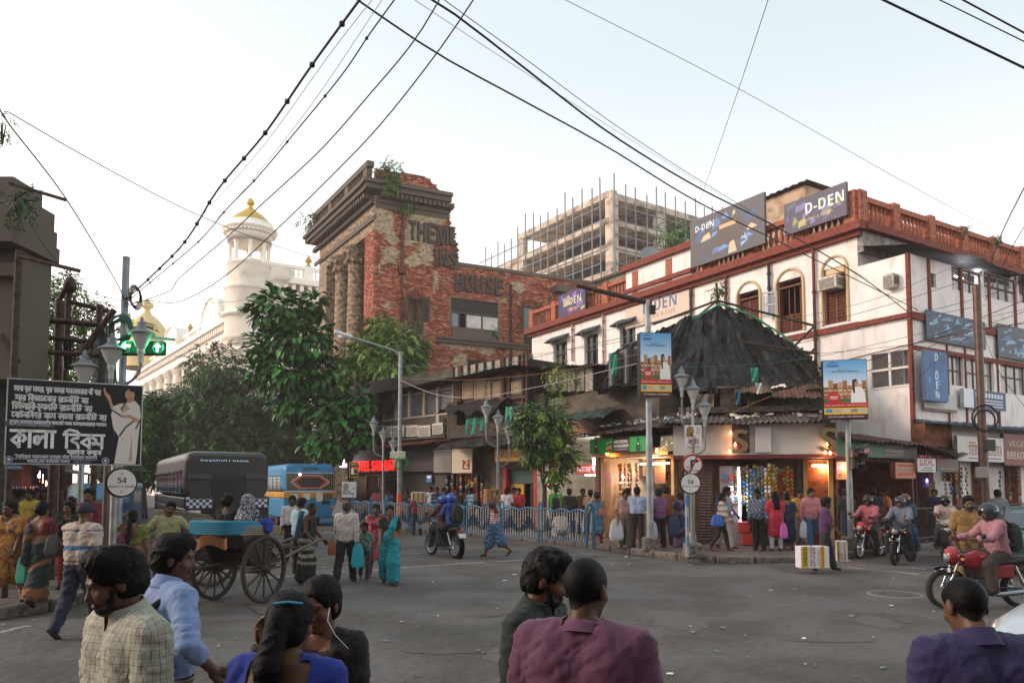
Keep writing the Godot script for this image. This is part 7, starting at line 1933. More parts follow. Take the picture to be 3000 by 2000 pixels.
	mast("slim grey pole beside the guard sign on the left",P(262,1111,10.9)*V(1,0,1)+UP*.15,P(262,1065,10.9).y,.05,"#9a9c9a",false)
	mast("dark slim pole left of the grey pole under the banner",P(244,1111,11.3)*V(1,0,1)+UP*.15,P(244,1060,11.3).y,.05,"#5a5048",false)
	mast("bright steel pole behind the crowd under the banner",P(185,1111,15.0)*V(1,0,1)+UP*.15,P(185,1000,15).y,.055,"#a8acb0",false)
	var sg:=thing("traffic_signal","horizontal traffic signal with two green arrows at the left","traffic light",P(330,815,12.6))
	var sb:=MB.new();sb.cbox(P(329,800,12.7),V(.74,.24,.14),.02);part(sb,"housing",M("signal_green","#1f3a2e",.5),sg)
	for q in [[290,795],[312,799],[341,800],[363,798]]:
		var lit:bool=q[0]==290 or q[0]==363;var c:=P(q[0],q[1],12.62)
		var l:=MB.new();l.lathe([[.0,.02],[.09,.015],[.1,.0]].map(func(z):return [z[0],-z[1]]),20,c,Basis(Vector3.RIGHT,-PI/2)*Basis(Vector3.RIGHT,PI));part(l,"lens",M("green_glow","#0a5a34",.4,{"emit":"#00c878","ek":.9}) if lit else M("dark_lens","#241a18",.2),sg)
		if lit:
			var ar:=Print.new();ar.w=.18;ar.h=.18;ar.mb.xf=Transform3D(Basis(),c+V(-.09,-.09,.035))
			if q[0]==290:ar.poly([.1,.5,.5,.9,.5,.62,.95,.62,.95,.38,.5,.38,.5,.1])
			else:ar.poly([.5,.92,.88,.52,.62,.52,.62,.08,.38,.08,.38,.52,.12,.52])
			part(ar.mb,"arrow",M("arrow_glow","#ffffff",.5,{"emit":"#b8ffe0","ek":3.0}),sg)
			var o:=OmniLight3D.new();o.name="lamp";o.light_color=Color("#20ff9a");o.light_energy=.05;o.light_size=.1;o.shadow_enabled=true;o.omni_range=6.0;o.omni_attenuation=2.0;sg.add_child(o);o.position=c+V(0,0,.1)-sg.position
# ---- cables: pixel path with the depth at each end
func wires()->void:
	var list:=[
		[[[840,-20],[712,155],[605,310],[500,435],[420,560],[318,662],[284,690]],6,13,.012,"thick knotted cable bundle from the top centre to the left pole",14],
		[[[920,-20],[845,83],[785,172],[668,315],[588,410],[520,480],[455,555],[345,648],[284,700]],7,13,.008,"knotted cable just right of the thick bundle",9],
		[[[1100,-20],[1003,122],[870,290],[735,430],[600,560],[540,615],[470,665],[400,695],[335,690],[284,700]],7,13,.008,"cable sweeping lowest over the gilded dome to the left pole",0],
		[[[1020,-20],[950,95],[850,215],[735,345],[600,470],[520,545],[410,640],[395,665],[345,685],[284,705]],7,13,.008,"cable crossing in front of the gilded dome",0],
		[[[870,-20],[760,120],[600,340],[440,520],[284,680]],7,13,.004,"thin pale cable beside the thick bundle",0],
		[[[890,-20],[700,260],[520,480],[380,600],[284,690]],8,13,.004,"second thin pale cable beside the thick bundle",0],
		[[[800,-15],[1003,122],[1200,230],[1400,340],[1600,462],[1800,560],[2110,712]],9,25,.014,"dark cable running from the top centre down to the white house, lower",0],
		[[[970,-15],[1055,40],[1200,152],[1400,305],[1600,428],[1800,530],[1985,640],[2110,735]],9,25,.016,"thick dark cable running from the top centre to the white house, upper",0],
		[[[1000,-15],[1200,130],[1450,312],[1700,470],[2000,645]],9,25,.006,"thin cable above the thick one to the white house",0],
		[[[930,-15],[1150,130],[1400,290],[1690,470]],10,25,.005,"thin pale cable between the two dark ones",0],
		[[[1280,-10],[1700,205],[2100,430],[2400,590]],10,22,.005,"thin pale cable slanting across the upper right sky",0],
		[[[1768,-10],[1690,225],[1605,470]],10,26,.006,"thin cable dropping steeply from the top edge",0],
		[[[2010,-10],[2180,72],[2400,178]],7,7,.012,"thick cable across the top right corner, lowest",0],
		[[[2140,-10],[2400,118]],7,7,.006,"thin cable across the top right corner, middle",0],
		[[[2195,-10],[2400,100]],7,7,.009,"cable across the top right corner, highest",0],
		[[[-10,232],[20,285],[150,455],[265,645],[284,690]],8,13,.009,"dark cable from the left edge down to the left pole",0],
		[[[20,258],[250,390],[480,505],[720,592],[930,640],[1100,655],[1240,690]],10,48,.008,"long thin cable from the upper left to the brick house",0],
		[[[66,510],[120,590],[200,665],[280,690]],12,13,.007,"cable from the sooty ruin to the left pole",0],
		[[[300,690],[420,700],[560,690]],13,30,.006,"slack cable leaving the left pole to the right",0],
		[[[1560,890],[1750,872],[1960,838],[2150,770],[2352,690],[2420,660]],21,23,.009,"dark cable sagging past the right advert to the right edge",0],
		[[[1640,965],[1800,900],[2000,850],[2200,770],[2400,700]],20.5,23,.009,"orange cable running up to the right from the lantern post",0],
		[[[1500,860],[1700,870],[1900,840],[2264,745]],21,23,.006,"black cable from the left advert mast to the utility pole, upper",0],
		[[[1500,790],[1700,800],[1900,770],[2264,700]],21,23,.006,"cable from the mast top to the utility pole",0],
		[[[1500,845],[1700,838],[1900,815],[2264,730],[2400,700]],21,23,.006,"pale green cable across the tarpaulin",0],
		[[[1800,760],[2000,712],[2200,650],[2400,588]],24,25,.007,"dark cable along the white house, first",0],
		[[[1830,790],[2050,735],[2264,680],[2400,630]],24,25,.007,"dark cable along the white house, second",0],
		[[[1780,740],[2000,690],[2200,610],[2400,540]],24,25,.006,"green cable along the white house, third",0],
		[[[1860,850],[2050,800],[2264,755],[2420,735]],23.5,24,.012,"bundle of cables reaching the utility pole from the left",0],
		[[[1850,815],[2100,790],[2264,762],[2420,720]],23.5,24,.006,"brown cable reaching the utility pole from the left",0],
		[[[2264,780],[2300,860],[2352,930],[2400,980]],23,23,.006,"cable dropping right from the utility pole",0],
		[[[2264,650],[2300,540],[2380,380]],23,14,.01,"dark cable rising steeply from the utility pole to the right edge",0],
		[[[2264,690],[2330,560],[2400,450]],23,16,.008,"second cable rising from the utility pole",0],
		[[[2264,745],[2150,830],[2110,870]],23,25,.006,"cable from the utility pole to the blue sign",0],
		[[[917,872],[1000,905],[1100,912],[1250,885],[1450,838],[1497,830]],31,21,.01,"pale cable slung from the street lamp to the advert mast",0],
		[[[917,876],[1050,860],[1250,815],[1500,760]],31,21,.008,"green cable from the street lamp to the advert mast",0],
		[[[917,868],[1080,872],[1300,850],[1497,805]],31,21,.006,"brown cable from the street lamp to the advert mast",0],
		[[[917,860],[990,905],[1040,935]],31,34,.006,"thin cable from the street lamp down to the shanty",0],
		[[[560,1008],[760,1000],[917,985]],40,31,.006,"thin cable through the broadleaf tree",0],
		[[[1180,790],[1330,770],[1497,735]],46,21,.006,"cable from the brick house to the mast top",0],
		[[[1100,830],[1330,800],[1497,770]],48,21,.006,"lower cable from the brick house to the mast",0],
		[[[1497,745],[1450,830],[1380,890]],21,25,.006,"cable dropping left from the mast to the decayed storey",0],
		[[[1600,1010],[1640,985],[1700,960]],20.5,22,.006,"loose cable looping off the lantern post",0],
	]
	for w in list:
		var cv:=Curve3D.new();var n:int=w[0].size()
		var pts:=[]
		var tot:=.0;var at:=[.0]
		for k in range(1,n):tot+=Vector2(w[0][k][0]-w[0][k-1][0],w[0][k][1]-w[0][k-1][1]).length();at.append(tot)
		for k in n:
			var t:float=at[k]/tot;var z:=1.0/lerpf(1.0/w[1],1.0/w[2],t)
			pts.append(P(w[0][k][0],w[0][k][1],z))
		for k in n:
			var tn:Vector3=(pts[mini(k+1,n-1)]-pts[maxi(k-1,0)])*.16
			cv.add_point(pts[k],-tn if k>0 else Vector3.ZERO,tn if k<n-1 else Vector3.ZERO)
		var ln:=cv.get_baked_length();var seg:=[]
		for k in 41:seg.append(cv.sample_baked(ln*k/40.0))
		if w[1]>18:w[3]*=1.3
		var m:=MB.new();m.tube(seg,w[3],5)
		var hue:="#2a1d20"
		if "green" in w[4]:hue="#2c6a50"
		elif "orange" in w[4] or "brown" in w[4]:hue="#8a5238"
		elif "pale" in w[4]:hue="#9a8f8c"
		var t:=thing("cable",w[4],"cable",pts[0],.0,"overhead cables")
		part(m,"wire",M("wire_"+hue,hue,.6),t)
		for k in w[5]:
			var kn:=MB.new();var p:=cv.sample_baked(ln*(k+.7)/w[5]);kn.ball(p,Vector3.ONE*w[3]*2.6,3);kn.tube([p,p+V(.05,.07,0)],w[3]*.4,4);part(kn,"knot",M("wire_"+hue,hue,.6),t)
# ---- vehicles, each in its own axes: +Z is the way it faces
func profile(w:float,y0:float,y1:float,r:float,z:float,n:=4)->Array:
	var out:=[]
	for c in [[w-r,y1-r,.0],[-(w-r),y1-r,PI/2],[-(w-r),y0+r,PI],[w-r,y0+r,PI*1.5]]:
		for k in n+1:out.append(V(c[0]+cos(c[2]+PI/2*k/n)*r,c[1]+sin(c[2]+PI/2*k/n)*r,z))
	return out
func loft(mb:MB,rings:Array,cap:=true)->void:
	var n:int=rings[0].size();var i0:=mb.v.size();var m:=rings.size()
	for k in m:
		for j in n:
			mb.v.append(mb.xf*(rings[k][j] as Vector3));mb.c.append(mb.col)
			var t:Vector3=rings[k][(j+1)%n]-rings[k][(j+n-1)%n];var u:Vector3=rings[mini(k+1,m-1)][j]-rings[maxi(k-1,0)][j]
			mb.n.append((mb.xf.basis*t.cross(u)).normalized())
	for k in m-1:
		for j in n:
			var a:=i0+k*n+j;var b:=i0+k*n+(j+1)%n
			for q in [a,a+n,b,b,a+n,b+n]:mb.ix.append(q)
	if cap:
		for e in [0,m-1]:
			var c:=Vector3.ZERO
			for p in rings[e]:c+=p/n
			for j in n:
				if e==0:mb.tri(c,rings[e][(j+1)%n],rings[e][j])
				else:mb.tri(c,rings[e][j],rings[e][(j+1)%n])
func lpart(t:Node3D,called:String,m:Material,hue,f:Callable)->MeshInstance3D:
	var b:=MB.new()
	if hue:b.hue(hue)
	f.call(b)
	return part(b,called,m,t,true)
func wheel(t:Node3D,c:Vector3,r:float,w:float,spokes:=0,rim:="#8a8c8e")->void:
	var bx:=Basis(V(0,0,1),PI/2)
	var ty:=lpart(t,"tyre",M("rubber","#1c1b1b",.85),null,func(b:MB):b.lathe([[r*.78,-w*.4],[r*.92,-w/2],[r,-w*.3],[r,w*.3],[r*.92,w/2],[r*.78,w*.4]],24,c,bx))
	lpart(ty,"rim",M("rim_"+rim,rim,.35,{"metal":.6}),null,func(b:MB):
		b.lathe([[r*.79,-w*.38],[r*.79,w*.38],[r*.71,w*.3],[r*.71,-w*.3],[r*.79,-w*.38]],24,c,bx);b.lathe([[0,-w*.6],[r*.14,-w*.55],[r*.14,w*.55],[0,w*.6]],10,c,bx)
		if spokes:for k in spokes:var a:=TAU*k/spokes;b.tube([c+V(w*(.3 if k%2 else -.3),cos(a)*r*.12,sin(a)*r*.12),c+V(0,cos(a+.2)*r*.74,sin(a+.2)*r*.74)],.005 if spokes>8 else .022,4,false)
		else:b.lathe([[0,.0],[r*.72,.01]],16,c,bx))
func bus(called:String,label:String,at:Vector3,yaw:float,w:float,l:float,h:float,up:String,mid:String,low:String)->Node3D:
	var t:=thing(called,label,"bus",at,yaw)
	var pm:=M("bus_paint","#ffffff",.4,{"tex":"soft","ts":.5})
	lpart(t,"body",pm,low,func(b:MB):loft(b,[profile(w,.45,1.32,.06,-l),profile(w,.42,1.32,.06,-l+.1),profile(w,.42,1.32,.06,-.06),profile(w-.04,.45,1.3,.06,.0)]))
	lpart(t,"band",pm,mid,func(b:MB):loft(b,[profile(w+.004,1.322,1.62,.05,-l),profile(w+.004,1.322,1.62,.05,-.05),profile(w-.03,1.33,1.61,.05,.006)]))
	lpart(t,"roof",pm,up,func(b:MB):loft(b,[profile(w-.05,1.622,h-.05,.25,-l),profile(w,1.622,h,.28,-l+.4),profile(w,1.622,h,.28,-.25),profile(w-.05,1.622,h-.05,.25,-.06),profile(w-.12,1.63,h-.14,.2,.0)]))
	var n:=int(l/1.0)-1
	for s in [-1.0]:
		for k in n:
			var z:=-.6-k*1.0;var x:float=s*(w+.012)
			var win:=lpart(t,"side_window",M("bus_window","#15181a",.15),null,func(b:MB):b.span(V(x,1.7,z-.8),V(x-s*.02,2.35,z)))
			lpart(win,"grille",M("window_bar","#3a3c3c",.5),null,func(b:MB):
				for j in 4:b.span(V(x,1.74+j*.16,z-.8),V(x+s*.02,1.76+j*.16,z))
				b.span(V(x,2.35,z-.8),V(x+s*.06,2.39,z)))
	for q in [[-w+.15,-1.7],[w-.15,-1.7],[-w+.15,-l+1.3]]:wheel(t,V(q[0],.45,q[1]),.45,.25)
	return t
func police_bus()->void:
	var t:=bus("police_bus","black police bus seen from behind, checkered band across its rear",V(-8.16,0,-21.3),.53,1.16,9.0,2.93,"#2b2c2a","#1d1e1d","#171817")
	lpart(t,"rear_door",M("bus_black","#141515",.35),null,func(b:MB):b.span(V(-.42,.7,.0),V(.42,2.25,.03));b.span(V(-.01,.7,.03),V(.01,2.25,.04)))
	for s in [-1,1]:
		lpart(t,"door_handle",M("grey_steel","#8a8c8c",.5),null,func(b:MB):b.tube([V(s*.07,1.5,.05),V(s*.07,1.75,.05)],.012,6))
		var wi:=lpart(t,"rear_window",M("dusty_pane","#3a3f40",.25),null,func(b:MB):b.span(V(s*.75-.26,1.58,.0),V(s*.75+.26,2.12,.02)))
		lpart(wi,"mesh",M("window_bar"),null,func(b:MB):
			for k in 9:b.span(V(s*.75-.26+k*.065,1.58,.02),V(s*.75-.255+k*.065,2.12,.03));b.span(V(s*.75-.26,1.58+k*.066,.021),V(s*.75+.26,1.586+k*.066,.031))
			b.span(V(s*.75-.3,2.14,.0),V(s*.75+.3,2.28,.1)))
	var p:=Print.new();p.w=2.2;p.h=.32;p.mb.xf=Transform3D(Basis(),V(-1.1,1.32,.012))
	for k in 26:
		for j in 4:
			if k>8 and k<17:continue
			p.ink("#c4c8c8" if (k+j)%2 else "#22305a");p.rect(k/26.0,j/4.0,1/26.0,.25)
	part(p.mb,"checker_band",M("print","#ffffff",.5),t,true)
	var p2:=Print.new();p2.w=1.3;p2.h=.2;p2.mb.xf=Transform3D(Basis(Vector3.RIGHT,-.3),V(-.75,2.62,.02));p2.ink("#9fc4d8");p2.ink("#b4dcec");ptext(p2,"KOLKATA POLICE",.0,.1,.15,{"bold":true,"fit":1.0});part(p2.mb,"lettering",M("print"),t,true)
	lpart(t,"stop_board",M("print"),"#c8c0b8",func(b:MB):b.span(V(-1.05,1.02,.0),V(-.72,1.26,.02)))
	lpart(t,"bumper",M("iron"),null,func(b:MB):b.cbox(V(0,.55,.1),V(2.3,.16,.1),.02))
func blue_bus()->void:
	var t:=bus("city_bus","blue and yellow city bus with a red diamond on its rear grille",P(712,1111,35.3)*V(1,0,1),.5,1.24,9.5,2.95,"#2f87b8","#d79a2c","#2a86b4")
	lpart(t,"stripe",M("bus_paint"),"#c9ccd0",func(b:MB):b.span(V(-1.22,1.6,.0),V(1.22,1.68,.02));b.span(V(-1.1,2.5,.0),V(1.1,2.54,.03)))
	var g:=lpart(t,"rear_window",M("bus_window"),null,func(b:MB):b.span(V(-1.1,1.72,.0),V(1.1,2.46,.02)))
	lpart(g,"grille",M("brass_bar","#8c7a3c",.5,{"metal":.3}),null,func(b:MB):
		for k in 23:b.span(V(-1.1+k*.1,1.72,.02),V(-1.075+k*.1,2.46,.05)))
	for q in [[1.0,"#d0c8c8",.05],[.9,"#c43a28",.06],[.72,"#2a2a28",.07]]:
		lpart(t,"diamond",M("bus_paint"),q[1],func(b:MB):b.xf=Transform3D(Basis(),V(0,2.09,0));b.prism(PackedVector2Array([Vector2(-.95,0),Vector2(-.5,.32),Vector2(.5,.32),Vector2(.95,0),Vector2(.5,-.32),Vector2(-.5,-.32)].map(func(v):return v*q[0])),.03,q[2]))
	lpart(t,"destination_panel",M("bus_window"),null,func(b:MB):b.cbox(V(0,2.72,-.04),V(.8,.16,.1),.04))
	for q in [[-.75,1.4,.32,.26,"#d2cfc6"],[-.15,1.4,.3,.3,"#cfccc4"],[.45,1.36,.3,.42,"#cfccc4"],[.85,1.42,.5,.2,"#6a4a1c"],[-.6,1.12,.4,.16,"#142026"],[.75,1.12,.4,.16,"#142026"]]:lpart(t,"notice",M("print"),q[4],func(b:MB):b.span(V(q[0]-q[2]/2,q[1]-q[3]/2,.0),V(q[0]+q[2]/2,q[1]+q[3]/2,.02)))
	for s in [-1,1]:
		lpart(t,"tail_light",M("tail_light","#c88a3a",.3),null,func(b:MB):b.lathe([[.07,0],[.06,.04],[0,.05]],12,V(s*1.08,.86,.0),Basis(Vector3.RIGHT,PI/2)))
		var fl:=lpart(t,"mud_flap",M("bus_paint"),"#2a86b4",func(b:MB):b.cbox(V(s*.82,.3,-.05),V(.7,.42,.03),.01))
		var p:=Print.new();p.w=.6;p.h=.15;p.mb.xf=Transform3D(Basis(),V(s*.82-.3,.2,-.03));p.ink("#b8a8a0");ptext(p,"GOOD" if s<0 else "LUCK",.02,.1,.11,{"bold":true,"fit":.95});part(p.mb,"lettering",M("print"),fl,true)
	lpart(t,"lamp",M("glow_bus","#ffffff",.5,{"emit":"#ffc8e0","ek":6.0}),null,func(b:MB):b.ball(V(-.5,2.44,.06),V(.06,.05,.03),5))
func van(label:String,at:Vector3,yaw:float,c1:String,c2:String)->void:
	var t:=thing("van",label,"van",at,yaw)
	lpart(t,"body",M("bus_paint"),c1,func(b:MB):loft(b,[profile(.8,.35,1.85,.15,-3.6),profile(.85,.3,2.0,.2,-3.3),profile(.85,.3,2.0,.2,-.5),profile(.82,.3,1.3,.15,.0)]))
	lpart(t,"roof_stripe",M("bus_paint"),c2,func(b:MB):loft(b,[profile(.86,1.8,2.03,.1,-3.4),profile(.86,1.8,2.03,.1,-.5)]))
	lpart(t,"windscreen",M("bus_window"),null,func(b:MB):b.quad(V(-.75,1.28,.05),V(.75,1.28,.05),V(.72,1.82,-.46),V(-.72,1.82,-.46)))
	for s in [-1,1]:
		lpart(t,"headlight",M("headlight","#8d9090",.1),null,func(b:MB):b.ball(V(s*.6,.85,.0),V(.14,.1,.06),5))
		lpart(t,"side_window",M("bus_window"),null,func(b:MB):b.span(V(s*.856,1.25,-2.9),V(s*.85,1.72,-.9)))
		for z in [-.7,-2.9]:wheel(t,V(s*.75,.3,z),.3,.18)
func car(label:String,at:Vector3,yaw:float,hue:String)->void:
	var t:=thing("car",label,"car",at,yaw)
	var pm:=M("car_paint","#ffffff",.25,{"coat":.6,"metal":.2})
	lpart(t,"body",pm,hue,func(b:MB):loft(b,[profile(.7,.35,.85,.15,-3.9),profile(.82,.28,.98,.16,-3.6),profile(.84,.25,.98,.16,-1.4),profile(.82,.25,.94,.18,-.5),profile(.78,.27,.82,.2,-.1),profile(.66,.35,.66,.14,.02)]))
	lpart(t,"roof",pm,hue,func(b:MB):loft(b,[profile(.6,.9,1.35,.2,-3.3),profile(.66,.9,1.46,.2,-2.9),profile(.66,.9,1.45,.2,-1.9),profile(.7,.9,.98,.03,-1.05)]))
	lpart(t,"windscreen",M("car_glass","#2a3236",.05,{"coat":.5}),null,func(b:MB):b.quad(V(-.68,1.0,-1.04),V(.68,1.0,-1.04),V(.58,1.42,-1.86),V(-.58,1.42,-1.86)))
	lpart(t,"grille",M("chrome","#9a9da0",.25,{"metal":.9}),null,func(b:MB):
		for k in 4:b.cbox(V(0,.5+k*.06,.0),V(.8,.025,.06),.008))
	for s in [-1,1]:
		lpart(t,"headlight",M("headlight"),null,func(b:MB):b.ball(V(s*.62,.66,-.08),V(.17,.09,.12),6))
		lpart(t,"side_window",M("bus_window"),null,func(b:MB):b.quad(V(s*.7,1.0,-1.2),V(s*.7,1.0,-3.0),V(s*.62,1.38,-2.8),V(s*.62,1.38,-1.9)) if s<0 else b.quad(V(.7,1.0,-3.0),V(.7,1.0,-1.2),V(.62,1.38,-1.9),V(.62,1.38,-2.8)))
		for z in [-.75,-3.1]:wheel(t,V(s*.76,.29,z),.29,.18)
func motorbike(label:String,at:Vector3,yaw:float,hue:String,bullet:=false,plate:=false)->Node3D:
	var t:=thing("motorbike",label,"motorbike",at,yaw)
	var pm:=M("bike_paint","#ffffff",.3,{"coat":.5});var st:=M("chrome","#9a9da0",.25,{"metal":.9});var bk:=M("black_plastic","#1b1b1b",.5);var eng:=M("engine_alloy","#5c5e60",.45,{"metal":.6})
	wheel(t,V(0,.31,.64),.31,.09,18 if not bullet else 5,"#9a9c9e" if not bullet else "#2a2a2a");wheel(t,V(0,.31,-.62),.31,.11,18 if not bullet else 5,"#9a9c9e" if not bullet else "#2a2a2a")
	for s in [-1,1]:
		lpart(t,"fork",st,null,func(b:MB):b.tube([V(s*.08,.31,.64),V(s*.08,.82,.42)],.022,7);b.tube([V(s*.08,.31,.64),V(s*.08,.5,.56)],.032,7))
		lpart(t,"shock_absorber",st,null,func(b:MB):b.tube([V(s*.14,.36,-.6),V(s*.14,.68,-.45)],.03,7))
		var mi:=lpart(t,"mirror",bk,null,func(b:MB):b.tube([V(s*.3,.98,.26),V(s*.4,1.14,.26)],.008,5);b.ball(V(s*.41,1.18,.25),V(.065,.045,.02),5))
		lpart(t,"indicator",M("amber","#d8832a",.3),null,func(b:MB):b.ball(V(s*.2,.8,.46),V(.035,.025,.03),4))
		lpart(t,"side_panel",pm,hue,func(b:MB):b.cbox(V(s*.12,.6,-.28),V(.05,.22,.36),.03))
	lpart(t,"front_fender",pm,hue,func(b:MB):b.lathe([[.35,-.06],[.365,0],[.35,.06]],14,V(0,.31,.64),Basis(Vector3.RIGHT,.5)*Basis(V(0,0,1),PI/2),-2.2))
	lpart(t,"handlebar",bk,null,func(b:MB):b.tube([V(-.36,.95,.2),V(-.24,.98,.3),V(-.1,.9,.38),V(.1,.9,.38),V(.24,.98,.3),V(.36,.95,.2)],.016,6))
	lpart(t,"headlight_cowl",pm,hue,func(b:MB):b.ball(V(0,.84,.5),V(.13,.16,.12),7))
	lpart(t,"headlight",M("headlight"),null,func(b:MB):b.ball(V(0,.82,.57),V(.09,.08,.06),6))
	lpart(t,"fuel_tank",pm,hue,func(b:MB):loft(b,[profile(.09,.62,.8,.06,-.14),profile(.15,.6,.9,.1,.0),profile(.16,.62,.93,.1,.18),profile(.1,.68,.86,.08,.36)]))
	lpart(t,"seat",M("seat_vinyl","#161616",.5),null,func(b:MB):loft(b,[profile(.1,.76,.85,.04,-.78),profile(.14,.7,.82,.05,-.5),profile(.14,.68,.78,.04,-.2),profile(.09,.7,.78,.03,-.1)]))
	lpart(t,"engine",eng,null,func(b:MB):
		b.cbox(V(0,.38,.02),V(.24,.24,.36),.05)
		for k in 5:b.cbox(V(0,.5+k*.03,.12),V(.2,.012,.2),.003))
	lpart(t,"exhaust",st,null,func(b:MB):b.tube([V(.12,.4,.16),V(.14,.24,.1),V(.15,.24,-.2),V(.16,.3,-.8)],[.02,.02,.045,.05],8))
	lpart(t,"frame",bk,null,func(b:MB):b.tube([V(0,.86,.36),V(0,.5,.24),V(0,.24,.1),V(0,.26,-.2),V(0,.6,-.3),V(0,.7,-.75)],.025,6);b.tube([V(.1,.31,-.62),V(.1,.34,-.15)],.02,6);b.tube([V(-.25,.24,.0),V(.25,.24,.0)],.014,5))
	lpart(t,"rear_fender",pm if not bullet else bk,hue if not bullet else null,func(b:MB):b.lathe([[.36,-.07],[.375,0],[.36,.07]],12,V(0,.31,-.62),Basis(Vector3.RIGHT,-.9)*Basis(V(0,0,1),PI/2),-1.9))
	lpart(t,"tail_light",M("tail_red","#a01c18",.3),null,func(b:MB):b.cbox(V(0,.72,-.86),V(.16,.07,.06),.02))
	lpart(t,"number_plate",M("print"),"#c9c9c4",func(b:MB):b.cbox(V(0,.56 if not plate else .62,-.97),V(.22,.12,.01),.003,Basis(Vector3.RIGHT,.35));b.cbox(V(0,.62,.62),V(.24,.07,.01),.003))
	return t
func scooter(label:String,at:Vector3,yaw:float)->void:
	var t:=thing("scooter",label,"scooter",at,yaw)
	var pm:=M("bike_paint","#ffffff",.3);var bk:=M("black_plastic")
	for z in [.6,-.55]:wheel(t,V(0,.23,z),.23,.1,5,"#6a6c6e")
	lpart(t,"apron",pm,"#1d2124",func(b:MB):loft(b,[profile(.22,.3,.86,.1,.32),profile(.24,.32,.9,.12,.42),profile(.12,.4,.86,.08,.5)]))
	lpart(t,"body",pm,"#1d2124",func(b:MB):loft(b,[profile(.1,.5,.72,.07,-.85),profile(.2,.3,.76,.12,-.5),profile(.19,.28,.72,.1,-.15)]);b.cbox(V(0,.26,.1),V(.34,.1,.55),.03))
	lpart(t,"seat",M("seat_vinyl"),null,func(b:MB):b.cbox(V(0,.8,-.42),V(.28,.1,.7),.04))
	lpart(t,"handlebar",bk,null,func(b:MB):b.tube([V(-.34,1.0,.24),V(0,.98,.36),V(.34,1.0,.24)],.02,6))
	lpart(t,"headlight_pod",pm,"#8a8d90",func(b:MB):b.ball(V(0,.98,.4),V(.26,.09,.12),7))
	lpart(t,"headlight",M("headlight"),null,func(b:MB):b.ball(V(0,.98,.47),V(.17,.06,.07),6))
	lpart(t,"front_fender",pm,"#1d2124",func(b:MB):b.ball(V(0,.4,.6),V(.12,.1,.26),6))
	lpart(t,"number_plate",M("print"),"#c9c9c4",func(b:MB):b.cbox(V(0,.8,.5),V(.22,.08,.02),.005))
	for s in [-1,1]:lpart(t,"mirror",bk,null,func(b:MB):b.tube([V(s*.28,1.02,.28),V(s*.38,1.18,.28)],.008,5);b.ball(V(s*.39,1.22,.27),V(.06,.045,.02),5))
